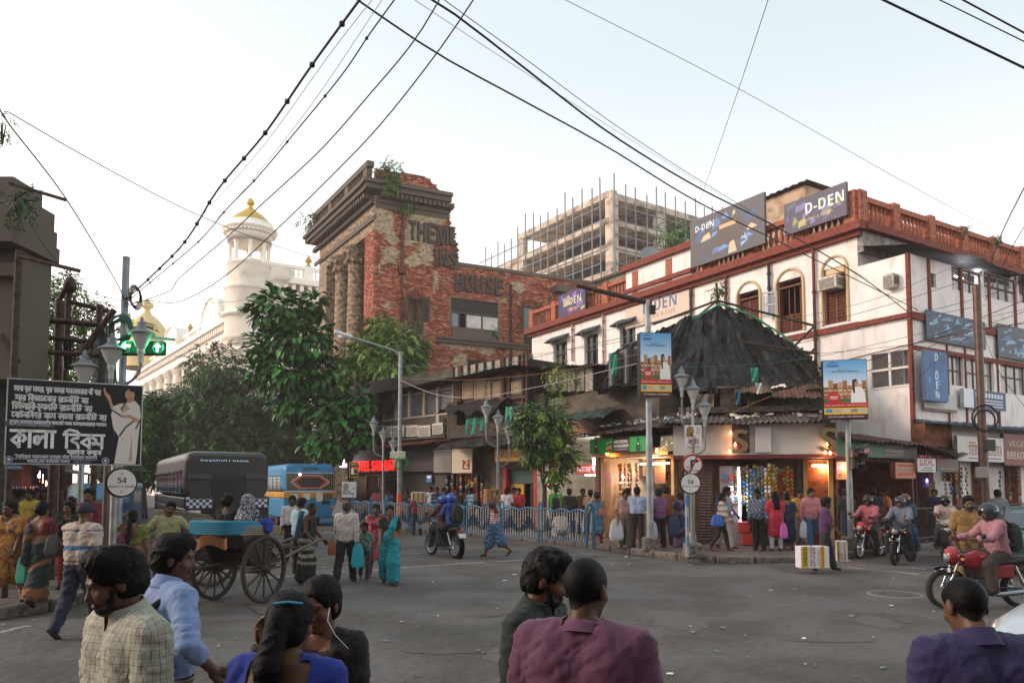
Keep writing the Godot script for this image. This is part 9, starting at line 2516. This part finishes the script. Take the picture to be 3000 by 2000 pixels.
	if o.has("collar"):
		var cc:Vector3=L.call(0,1.452 if o.collar==1 else 1.45,.002);var cb:=MB.new();cb.col=lin(top[1]);var bs:=Basis(Vector3.RIGHT,.3+lean)
		cb.lathe(([[.1,-.04],[.094,-.026],[.09,-.014],[.076,.034],[.07,.037],[.062,-.01]] if o.collar==1 else [[.1,-.04],[.088,-.02],[.08,-.004],[.07,.008],[.064,.004],[.06,-.02]]).map(func(q):return [q[0]*k,q[1]*k]),30,cc,bs*Basis(UP,-PI/2-.2),TAU-(.4 if o.collar==1 else .0));part(cb,"collar",cm,t,true)
	if o.get("glasses",false):
		var gm:=MB.new()
		for s in [-1,1]:gm.lathe([[.02,-.002],[.023,.0],[.02,.002],[.02,-.002]],14,hx*V(s*.031,.003,.1),hx.basis*Basis(Vector3.RIGHT,PI/2))
		gm.tube([hx*V(-.01,.004,.101),hx*V(.01,.004,.101)],.002,4);part(gm,"glasses",M("black_plastic"),t,true)
	if o.get("mask",false):var mk:=MB.new();mk.ball(hx*V(0,-.055,.055),V(.064,.045,.056)*hs,7,hb);part(mk,"mask",M("black_cloth"),t,true)
	return t
func backpack(label:String,at:Vector3,yaw:float,hue:String,s:=1.0)->void:
	var t:=thing("backpack",label,"backpack",at+UP*.9*s,deg_to_rad(yaw))
	lpart(t,"bag",M("bag_cloth","#ffffff",.8,{"tex":"weave","ts":5.0}),hue,func(b:MB):b.xf=Transform3D(Basis(Vector3.RIGHT,-PI/2),V(0,0,-.2*s));loft(b,[profile(.1*s,-.06*s,.06*s,.05,.0),profile(.16*s,-.1*s,.1*s,.07,.06*s),profile(.16*s,-.1*s,.11*s,.07,.3*s),profile(.12*s,-.08*s,.08*s,.06,.43*s),profile(.05*s,-.04*s,.04*s,.03,.47*s)]))
	lpart(t,"front_pocket",M("bag_cloth"),hue,func(b:MB):b.cbox(V(0,.14,-.32)*s,V(.2,.18,.06)*s,.025))
	for e in [-1,1]:lpart(t,"strap",M("bag_cloth"),"#1c1a1a",func(b:MB):b.tube([V(e*.1,.42,-.14)*s,V(e*.12,.5,-.02)*s,V(e*.13,.42,.11)*s,V(e*.16,.2,.1)*s,V(e*.17,.1,-.12)*s],.022*s,6))
func bag(called:String,label:String,at:Vector3,w:float,h:float,hue:String,strap:=.0)->void:
	var t:=thing(called,label,"bag",at-UP*h)
	lpart(t,"bag",M("thin_plastic","#ffffff",.45),hue,func(b:MB):b.xf=Transform3D(Basis(Vector3.RIGHT,-PI/2),Vector3.ZERO);loft(b,[profile(w*.4,-w*.2,w*.2,w*.15,.0),profile(w*.52,-w*.24,w*.2,w*.14,h*.16),profile(w*.44,-w*.15,w*.12,w*.1,h*.55),profile(w*.36,-w*.1,w*.1,w*.06,h*.8),profile(w*.2,-w*.05,w*.05,w*.04,h*.95)]))
	for s in [-1,1]:lpart(t,"handle",M("thin_plastic"),hue,func(b:MB):b.tube([V(s*w*.15,h*.9,0),V(s*w*.08,h+strap*.5,0),V(0,h+.04+strap,0)],.008,5))
func people()->void:
	var W:={"fem":true}
	var rows:=[
		[25,11.6,1,1.57,5,"walk",["kurti","#c08a22","floral","#4a4a86"],["leggings","#b58a5a"],"bun","woman in a yellow floral tunic and glasses at the left edge",{"fem":true,"glasses":true,"wide":1.12,"fall":.62}],
		[95,11.5,1,1.55,172,"walk2",["sari","#7a1f22"],["sari","#1f2e2c","border","#8a5a34"],"bun","woman seen from behind in a dark green sari and red blouse",{"fem":true,"lowback":true,"wide":1.08}],
		[72,17.5,1,1.7,0,"walk",["short","#b09a2c"],["trousers","#2c2a30"],"short","man in a plain mustard yellow shirt walking forward",{"beard":1}],
		[160,13.2,1,1.52,8,"hold",["long","#15161a"],["leggings","#8a2428"],"long","woman in a black top looking down, red lower clothes",W],
		[128,15.6,1,1.74,0,"walk2",["short","#17181c"],["trousers","#23252c"],"short","man in a black T-shirt behind the girl in black",{}],
		[191,9.9,0,1.72,172,"walk",["short","#b9ab9c","polo","#4a4a66"],["trousers","#1c2633"],"cap","man with a dark cap and striped polo shirt stepping off the kerb",{"hat":"#2c2c36","wide":1.08,"hem":.0}],
		[207,13.8,1,1.74,12,"walk",["long","#6d2630"],["trousers","#2a2c38"],"short","man in a maroon long-sleeved shirt behind the capped man",{"beard":1}],
		[165,16.6,1,1.55,5,"stand",["kurti","#b8867a","floral","#d8b8a0"],["leggings","#7a5a4a"],"bun","woman in a pale pink tunic behind the crowd",W],
		[303,11.5,0,1.58,192,"stand",["sari","#3a7a34","floral","#b05a2a"],["sari","#6a2a4a","border","#3a7a44"],"braid","woman with a long braid in a green and orange blouse",{"fem":true,"lowback":true,"wide":1.08}],
		[388,13.4,0,1.66,28,"hips",["short","#a39c6a","dots","#8a8a70"],["trousers","#1e2228"],"short","man in a cream T-shirt leaning with hands on hips",{"ht":-14.0,"beard":1,"lean":-4.0}],
		[10,20,1,1.7,180,"walk",["short","#6a3034"],["trousers","#24242a"],"short","distant man in dark red at the far left edge",{}],[45,21,1,1.68,175,"walk2",["short","#8d8c92"],["trousers","#2a2a30"],"short","distant man in a grey shirt walking away on the left",{}],
		[60,27,1,1.62,10,"walk",["short","#4a5a6a"],["trousers","#2a2a30"],"short","far man in slate blue on the left pavement",{}],[105,24,1,1.66,0,"walk",["short","#4a4640"],["trousers","#1a1a20"],"short","far man in brown behind the yellow shirt",{}],
		[118,30,1,1.6,0,"walk2",["kurti","#5a7a9a"],["leggings","#33414a"],"bun","far woman in light blue on the left pavement",W],[143,20.5,1,1.6,-10,"stand",["kurti","#2a7a9c"],["leggings","#33414a"],"bun","woman with a blue scarf beside the pink tunic woman",W],[84,33,1,1.66,5,"walk",["short","#9a9a94"],["trousers","#2a2a30"],"short","farthest man in pale shirt on the left pavement",{}],[30,25,1,1.66,170,"walk",["short","#3c4a3c"],["trousers","#2a2a30"],"short","far man in dark green walking away on the left",{}],
		[706,14.9,0,1.62,78,"pull",["vest","#17171c"],["lungi","#16241c","lungi","#8c8478"],"crop","rickshaw puller in a dark vest and striped green lungi",{"skin":"#4a3022","shoes":false}],
		[672,19.0,0,1.68,14,"stand",["long","#c4b8bc"],["trousers","#15151a"],"short","man in glasses and a pale pink long-sleeved shirt by the bus",{"glasses":true,"beard":1,"hem":.05}],
		[690,16.6,0,1.66,150,"stand",["short","#9ec0c8"],["trousers","#17181e"],"short","man in a light blue shirt half hidden by the puller",{}],
		[796,15.1,0,1.64,178,"walk",["long","#bfb3a9"],["trousers","#15151a"],"bald","bald man in a white shirt walking away with a blue bag",{"hem":-.14,"hairc":"#3a3634"}],
		[838,15.6,0,1.14,8,"walk2",["short","#2a8a7c","floral","#a83a34"],["trousers","#26303c"],"short","small boy in a green printed T-shirt holding a hand",{"hs":1.25}],
		[865,16.3,0,1.54,4,"walk",["kurti","#8a2638","floral","#c07a7a"],["leggings","#5a1428"],"bun","woman in a red tunic and cream scarf walking forward",W],
		[896,14.9,0,1.55,10,"walk2",["sari","#15171c"],["sari","#128a96"],"bun","woman in a turquoise sari crossing the road",{"fem":true,"wide":.94}],
		[1137,20.2,0,1.55,-72,"carry",["vest","#8a3a42","fine","#c4b0a8"],["skirt","#1d4a78","plaid","#5a7a94"],"cap","porter in a striped vest and checked lungi under a carton",{"hat":"#3a4a44","skin":"#5a3a28"}],
		[958,29,0,1.66,195,"carry1",["short","#7a2034"],["trousers","#1c222c"],"short","man in maroon carrying a suitcase beside the railing",{}],
		[866,36.5,1,1.62,10,"stand",["short","#b05a5c"],["trousers","#2a2c34"],"short","man in a salmon T-shirt behind the railing",{}],[893,36.8,1,1.56,15,"stand",["kurti","#3a5a94","floral","#a8b4c8"],["leggings","#23232c"],"long","woman in a blue print tunic behind the railing",W],
		[934,35.6,1,1.58,0,"stand",["kurti","#2a2624","floral","#5a4a34"],["leggings","#1a1a20"],"bun","woman in dark clothes behind the railing near the shutter",W],[1003,33,1,1.68,20,"stand",["long","#2c2f38","stripe","#8a94a4"],["trousers","#24262c"],"short","young man in a dark top with grey stripe behind the railing",{}],
		[990,34.4,1,1.7,-30,"phone",["short","#c0bec0"],["trousers","#2a2c34"],"short","man in white on the phone behind the railing",{}],[1018,33.8,1,1.66,60,"stand",["short","#7a9ab8"],["trousers","#2a2c34"],"short","man in light blue turned sideways behind the railing",{}],
		[1048,32.5,1,1.62,0,"stand",["short","#4a3a34"],["trousers","#24242a"],"short","vendor in brown under the snack packets",{}],[1083,31,1,1.66,-50,"phone",["short","#8aa4b4","stripe","#4a5a66"],["trousers","#24242a"],"short","man in a blue striped shirt on the phone by the kiosk",{}],
		[1118,30,1,1.68,150,"stand",["short","#7a2a30","stripe","#2a2024"],["trousers","#2c3a5a"],"short","man in a dark red striped T-shirt behind the railing",{}],[1130,29.2,1,1.6,170,"stand",["short","#8a2a2e"],["trousers","#22304a"],"short","person in red beside the striped red man",{}],
		[1163,29,1,1.66,160,"stand",["short","#bdbcc4"],["trousers","#2a2e38"],"short","man in a white shirt behind the porter",{}],[1180,30.5,1,1.68,20,"stand",["short","#6a6a7a","plaid","#a8a8b0"],["trousers","#2a2e38"],"short","man in a grey checked shirt by the club door",{}],[1192,29.4,1,1.66,-20,"stand",["short","#a82228"],["trousers","#23232a"],"short","man in a bright red shirt by the club door",{}],
		[1277,27.2,1,1.74,175,"stand",["short","#3aa03c"],["trousers","#24262c"],"short","man in a bright green T-shirt with a backpack",{}],[1308,26.0,1,1.66,185,"stand",["long","#2a3028"],["trousers","#22242a"],"short","man in dark olive facing the sweet shop",{}],[1290,24.9,1,1.6,190,"squat",["short","#a8a49a"],["lungi","#a8a49a"],"short","vendor in white squatting inside the railing",{}],
		[1338,26.6,1,1.66,10,"stand",["short","#5a4a42"],["trousers","#2a2a30"],"short","man in brown waiting at the sweet shop counter",{}],[1356,26.0,1,1.62,170,"stand",["short","#b8a078"],["trousers","#2a2a30"],"short","man in a cream shirt at the sweet shop counter",{}],
		[1371,22.9,1,1.58,188,"stand",["dress","#4a94a8","floral","#7a2a30"],["leggings","#a01c2c"],"bun","woman in a blue floral dress and red leggings by the railing end",{"fem":true,"fall":.62}],
		[1435,21.5,1,1.64,6,"stand",["short","#a8847a"],["trousers","#8a7a66"],"short","stout man in a dusty pink shirt facing the road",{"belly":.03,"wide":1.08,"beard":1,"hem":-.12}],[1463,21.3,1,1.74,165,"hold",["long","#9aa8c4"],["trousers","#26211f"],"short","tall man in a light blue shirt talking to the stout man",{"hem":.06}],
		[1514,21.6,1,1.68,-150,"stand",["short","#6a3a66","fine","#8a5a84"],["trousers","#1b1c20"],"short","man in a purple polo shirt behind the mast",{}],[1530,22.6,1,1.76,175,"reach",["short","#7a4422"],["trousers","#22242a"],"short","tall man in a rust shirt at the snack counter",{}],[1562,21.9,1,1.56,205,"stand",["sari","#22304c"],["sari","#1f2a48","border","#6a5a6a"],"bun","woman in a navy sari at the snack counter",{"fem":true,"wide":1.1}],[1548,25.0,1,1.7,0,"stand",["short","#8d8478"],["trousers","#2a2a30"],"short","shopkeeper in a grey shirt behind the snack counter",{}],
		[1441,22.6,1,1.7,170,"stand",["short","#7a98b4"],["trousers","#2a2c34"],"short","man in blue behind the stout man",{}],
		[1656,20.5,1,1.58,72,"walk2",["long","#c4b8a8","stripe","#8a6a5a"],["leggings","#171d26"],"bun","woman in a cream striped top and black leggings with a blue bag",{"fem":true,"shoe":"#7a2430"}],[1666,21.4,1,1.74,60,"walk",["short","#8a9ab0"],["trousers","#b0a898"],"short","man in pale trousers behind the woman with the blue bag",{}],
		[1742,20.8,1,1.7,-35,"stand",["long","#7a8aa0","plaid","#2a3048"],["trousers","#15161a"],"short","man in a blue checked shirt looking down by the crates",{"hp":22.0}],[1780,20.6,1,1.62,186,"stand",["dress","#b8243c"],["leggings","#b8bcc4"],"long","woman in a crimson dress seen from behind",{"fem":true,"fall":.45,"wide":1.1}],[1807,21.0,1,1.58,165,"stand",["dress","#1d2f4e"],["skirt","#1d2f4e"],"bun","woman in a long navy dress",W],
		[1834,21.8,1,1.66,15,"hold",["short","#b08a34"],["trousers","#8a8272"],"short","man in a yellow ochre shirt outside the lit shop",{}],[1861,20.8,1,1.7,8,"walk",["long","#c07c84"],["trousers","#2f5578"],"short","man in a pink long-sleeved shirt and jeans",{"beard":1}],[1893,17.2,0,1.66,76,"walk2",["short","#4c2552"],["trousers","#22242a"],"short","man in a purple shirt carrying printed boxes across the road",{"beard":1,"hem":-.12}],
		[1896,22.6,1,1.66,170,"stand",["short","#7a3a24"],["trousers","#22242a"],"short","man in rust at the lit shop counter",{}],[1921,22.2,1,1.72,178,"stand",["short","#1c1d22"],["trousers","#2a2c34"],"short","man in black facing the lit shop, left of two",{}],[1944,21.6,1,1.68,182,"stand",["short","#1f2730"],["trousers","#33425a"],"short","man in a dark navy T-shirt by the mast",{}],[2006,22.2,1,1.7,175,"stand",["short","#141518"],["trousers","#22242a"],"short","man in a black T-shirt behind the red motorbike",{}],[2037,22.8,1,1.68,-100,"stand",["short","#c0684a"],["trousers","#22242a"],"short","man in an orange shirt turned sideways",{}],[2066,23.6,1,1.62,160,"stand",["short","#2c343c"],["trousers","#22242a"],"short","man in charcoal at the dark shop",{}],[2092,25.2,1,1.66,0,"stand",["short","#232c28"],["trousers","#22242a"],"short","man in a dark shirt inside the dark shop doorway",{}],[2147,23.8,1,1.66,-40,"stand",["short","#26284a"],["trousers","#22242a"],"short","person in deep blue at the white stall",{}],
		[2222,13.4,0,1.76,-18,"stand",["short","#8e6f42"],["trousers","#84683e"],"short","policeman in khaki uniform and black mask",{"mask":true,"wide":1.1,"hem":.03}],[2292,21.5,1,1.66,165,"stand",["short","#7a7e80"],["trousers","#2a2c34"],"short","man in a grey shirt standing by the utility pole",{}],
	]
	for r in rows:
		var at:=P(r[0],1111,r[1]);at.y=.15 if r[2] else .0
		person(at,r[3],r[4],r[5],r[6],r[7],r[8],r[9],r[10])
	var on:=func(c:Vector3,yaw:float,z:float)->Vector3:return c+V(sin(yaw),0,cos(yaw))*z
	for r in [[V(-1.9,0,-20.6),-2.5,-.12,"ride",["long","#5a1f2a"],"#1c1d22","front rider in maroon with a blue helmet on the black motorbike","#234a8a"],[V(-1.9,0,-20.6),-2.5,-.5,"pillion",["short","#1f4a94"],"#1c1d22","rear rider in blue with a blue helmet on the black motorbike","#1f4a9a"],
		[V(9.75,0,-20.3),-.85,-.12,"ride",["long","#a85a64"],"#16171b","rider with a black helmet and pink sleeves on the red motorbike","#1a1a1c"],[V(9.9,0,-18.9),-.75,-.1,"ride",["long","#6a7480"],"#1f2422","helmeted driver in grey on the heavy motorbike","#3a3032"],[V(9.9,0,-18.9),-.75,-.48,"pillion",["long","#2a4258"],"#2a4a6a","helmeted passenger in denim on the heavy motorbike","#4a2a24"],
		[V(11.7,0,-20.0),-.35,-.3,"ride",["short","#b89c98"],"#2a2c34","scooter rider in a pale shirt with a black helmet","#161618"],[V(7.62,0,-12.1),-1.5,-.3,"ride",["long","#a87880"],"#3a2f2b","rider in a pink shirt and grey helmet on the crossing red motorbike","#2e3436"]]:
		person(on.call(r[0],r[1],r[2]),1.68,rad_to_deg(r[1]),r[3],r[4],["trousers",r[5]],"helmet",r[6],{"hat":r[7]})
	backpack("black backpack on the rear motorbike rider",on.call(V(-1.9,.05,-20.6),-2.5,-.5),rad_to_deg(-2.5),"#15161a");backpack("dark backpack on the pink shirt motorbike rider",on.call(V(7.62,.0,-12.1),-1.5,-.32),rad_to_deg(-1.5),"#2a302e")
	backpack("black backpack on the green T-shirt man",P(1277,1111,27.2)*V(1,0,1)+UP*.15,175,"#17181a")
	var rk:=Transform3D(Basis(UP,2.79),V(-4.68,.98,-12.8))
	person(rk*V(.19,0,-.12),1.58,158,"sit",["long","#16161a"],["skirt","#15151a"],"bun","woman in black seated in the rickshaw",{"fem":true});person(rk*V(-.19,0,-.08),1.58,158,"sit",["long","#2a2a30","dots","#a8acb0"],["leggings","#2a2a2c","dots","#b8b8b4"],"hijab","woman in a dotted headscarf seated in the rickshaw",{"fem":true,"hat":"#2b2c34"})
	var bp:=rk*V(-.42,.3,.1);var rb:=MB.new();rb.hue("#1f3a9a");rb.cbox(bp,V(.3,.28,.2),.07);solo(rb,"handbag",M("bag_cloth","#ffffff",.8),"bright blue bag at the rickshaw passenger's side","bag",bp)
	person(P(312,1111,3.1)*V(1,0,1),1.73,-38,"stand",["short","#a3a294"],["trousers","#2a2c30"],"curly","bearded man in a pale checked shirt close to the camera",{"beard":2,"hp":16.0,"hy":-14.0,"wide":1.08,"collar":1,"skin":"#54392b","weave":"check"})
	var n2:=P(385,1111,4.15)*V(1,0,1);person(n2,1.70,138,"hips",["half","#7f97c0"],["trousers","#8d857c"],"curly","man in a sky blue shirt looking right, wearing a backpack",{"hy":-34.0,"beard":1,"hem":.03,"collar":1});backpack("black backpack of the man in sky blue",n2,138,"#1b1a1d",1.0)
	person(P(662,1111,2.9)*V(1,0,1),1.56,168,"stand",["short","#172f8c"],["leggings","#17171c"],"pony","woman in a royal blue blouse with a blue hair clip",{"fem":true,"wide":1.12,"lowback":true})
	var hc:=MB.new();hc.hue("#3a7aa0");var cp:=P(664,1383,2.86);hc.tube([cp+V(-.055,-.004,.01),cp+V(0,.004,.02),cp+V(.055,-.004,.01)],.006,6);solo(hc,"hair_clip",M("black_plastic2","#ffffff",.3),"pale blue clip in the dark hair of the woman in blue","hair clip",cp)
	person(P(752,1111,3.55)*V(1,0,1),1.54,-14,"phone",["long","#17151a","dots","#2a2426"],["leggings","#141418"],"bun","smiling girl in a black top holding earphones to her chin",{"fem":true,"hp":10.0,"skin":"#6a4736","hs":1.05})
	var ew:=MB.new();ew.tube([P(757,1395,3.4),P(752,1425,3.38),P(770,1458,3.38),P(800,1490,3.4)],.002,5);solo(ew,"earphone_cord",M("white_cord","#c4d0cc",.5),"thin white earphone cord in front of the girl in black","earphones",P(770,1458,3.38))
	person(P(1225,1111,3.5)*V(1,0,1),1.68,62,"stand",["short","#1c2620"],["trousers","#1f2024"],"curly","bearded man with greying hair in a dark green polo",{"beard":2,"grey":"#2a2827","hp":14.0,"hy":18.0,"collar":1,"skin":"#5c4030"})
	person(P(1335,1111,2.9)*V(1,0,1),1.705,160,"stand",["short","#5f3550"],["trousers","#22242a"],"crop","broad man in a plum T-shirt seen from behind",{"wide":1.14,"hy":-14.0,"skin":"#4e3628","collar":2})
	person(P(2236,1111,3.0)*V(1,0,1),1.62,184,"stand",["half","#2c2352"],["trousers","#1c1d22"],"crop","man in a dark purple collared shirt seen from behind at lower right",{"wide":1.14,"hp":20.0,"skin":"#5c4030","collar":1})
	var g:=func(u:float,v:float,d:float)->Vector3:return P(u,v,d)
	bag("carrier_bag","turquoise carrier bag held by the bald man",g.call(822,1245,15.0),.26,.5,"#1a9aa8");bag("carrier_bag","white carrier bag held by the stout man",g.call(1416,1190,21.4),.42,.62,"#b8b6bc");bag("carrier_bag","white carrier bag held by the purple polo man",g.call(1499,1195,21.4),.3,.5,"#b4b2ba");bag("carrier_bag","dark blue carrier bag held by the navy sari woman",g.call(1548,1180,21.6),.36,.62,"#2a3a58");bag("carrier_bag","pink carrier bag beside the crimson dress",g.call(1800,1200,20.4),.22,.42,"#c45aa8");bag("carrier_bag","white carrier bag hanging by the pink shirt man",g.call(1846,1195,20.7),.24,.48,"#b0b4bc");bag("carrier_bag","green carrier bag held by the yellow floral woman",g.call(50,1275,11.4),.16,.42,"#2f9a84")
	bag("shoulder_bag","blue shoulder bag of the woman in the striped top",g.call(1648,1180,20.3),.36,.34,"#2a58a0",.5);bag("shoulder_bag","tan shoulder bag of the blue floral woman",g.call(1384,1165,22.8),.22,.26,"#a8584a",.45);bag("shoulder_bag","black shoulder bag of the green sari woman",g.call(122,1225,11.3),.24,.34,"#1a1b20",.4);bag("cloth_bag","orange and green cloth bag in the bald man's left hand",g.call(763,1240,15.0),.18,.3,"#8a4a2a")
	var tw:=MB.new();var nk:=P(706,1178,14.85);tw.grid(10,8,func(s:float,v:float)->Vector3:return nk+V(-.14+.1*s-.1*v,.05-v*.55,.12+.04*sin(s*9)-.1*s));solo(tw,"towel",M("cloth_#5f8a98","#5f8a98",.9,{"tex":"weave","ts":5.0}),"faded blue towel hanging from the puller's shoulder","towel",nk)
	var cb:=thing("carton","brown carton balanced on the porter's head","carton",P(1130,1157,20.2));lpart(cb,"box",M("cardboard","#a06f42",.85,{"tex":"soft","ts":2.0}),null,func(b:MB):b.cbox(V(0,.22,0),V(.4,.38,.36),.01,Basis(UP,.3)));lpart(cb,"tray",M("carton_tray","#2a7aa0",.6),null,func(b:MB):b.cbox(V(0,.015,0),V(.4,.05,.36),.01,Basis(UP,.3)));lpart(cb,"label",M("print"),"#d0ccc4",func(b:MB):b.box(V(.1,.24,.184),V(.09,.12,.004),Basis(UP,.3)))
	var sc:=thing("suitcase","striped cream suitcase on the maroon shirt man's shoulder","suitcase",P(961,1158,29.0));lpart(sc,"case",M("suitcase_cloth","#b8a07c",.85,{"tex":"weave","ts":3.0}),null,func(b:MB):b.cbox(V(0,.26,0),V(.58,.46,.22),.05))
	for k in 3:lpart(sc,"stripe",M("print"),["#7a3a2a","#6a5a34","#7a3a2a"][k],func(b:MB):b.box(V(-.18+k*.18,.26,.113),V(.05,.4,.004)))
	lpart(sc,"handle",M("black_plastic"),null,func(b:MB):b.tube([V(-.08,.48,0),V(-.05,.53,0),V(.05,.53,0),V(.08,.48,0)],.014,6))
	for q in [[1840,1305,1906,1255,16.6,.05,"large printed white box carried in front by the purple shirt man"],[1925,1290,1946,1243,17.3,-.3,"second printed box behind the purple shirt man"]]:
		var d:float=q[4];var a:=P(q[0],q[1],d);var e:=P(q[2],q[3],d);var w:=e.x-a.x;var h:=e.y-a.y
		var bx:=thing("printed_box",q[6],"box",V((a.x+e.x)/2,a.y,-d),q[5]);lpart(bx,"box",M("white_card","#c9c9ce",.6),null,func(b:MB):b.cbox(V(0,h/2,-.15),V(w,h,.3),.008))
		var p:=Print.new();p.w=w;p.h=h;p.mb.xf=Transform3D(Basis(),V(-w/2,0,0))
		p.ink("#cfcfd2");p.rect(.02,.02,.96,.96);p.up();p.ink("#c9a41e");p.rect(.02,.02,.24,.96);p.ink("#d89a22");p.rect(.66,.02,.16,.96);p.up()
		p.ink("#1c1a1a");ptext(p,"VARMALA",.21,.1,w*.13,{"bold":true,"rot":90.0});p.ink("#8a1f2a");ptext(p,"ANIL KUMAR",.4,.08,w*.085,{"bold":true,"rot":90.0});ptext(p,"AJIT KUMAR",.53,.08,w*.085,{"bold":true,"rot":90.0});p.ink("#3a4a8a");ptext(p,"SHERWANI WALA",.63,.1,w*.05,{"rot":90.0});p.ink("#7a2f1a");ptext(p,"BHARAT BAHUKAL",.8,.08,w*.07,{"bold":true,"rot":90.0})
		part(p.mb,"print",M("print"),bx,true)
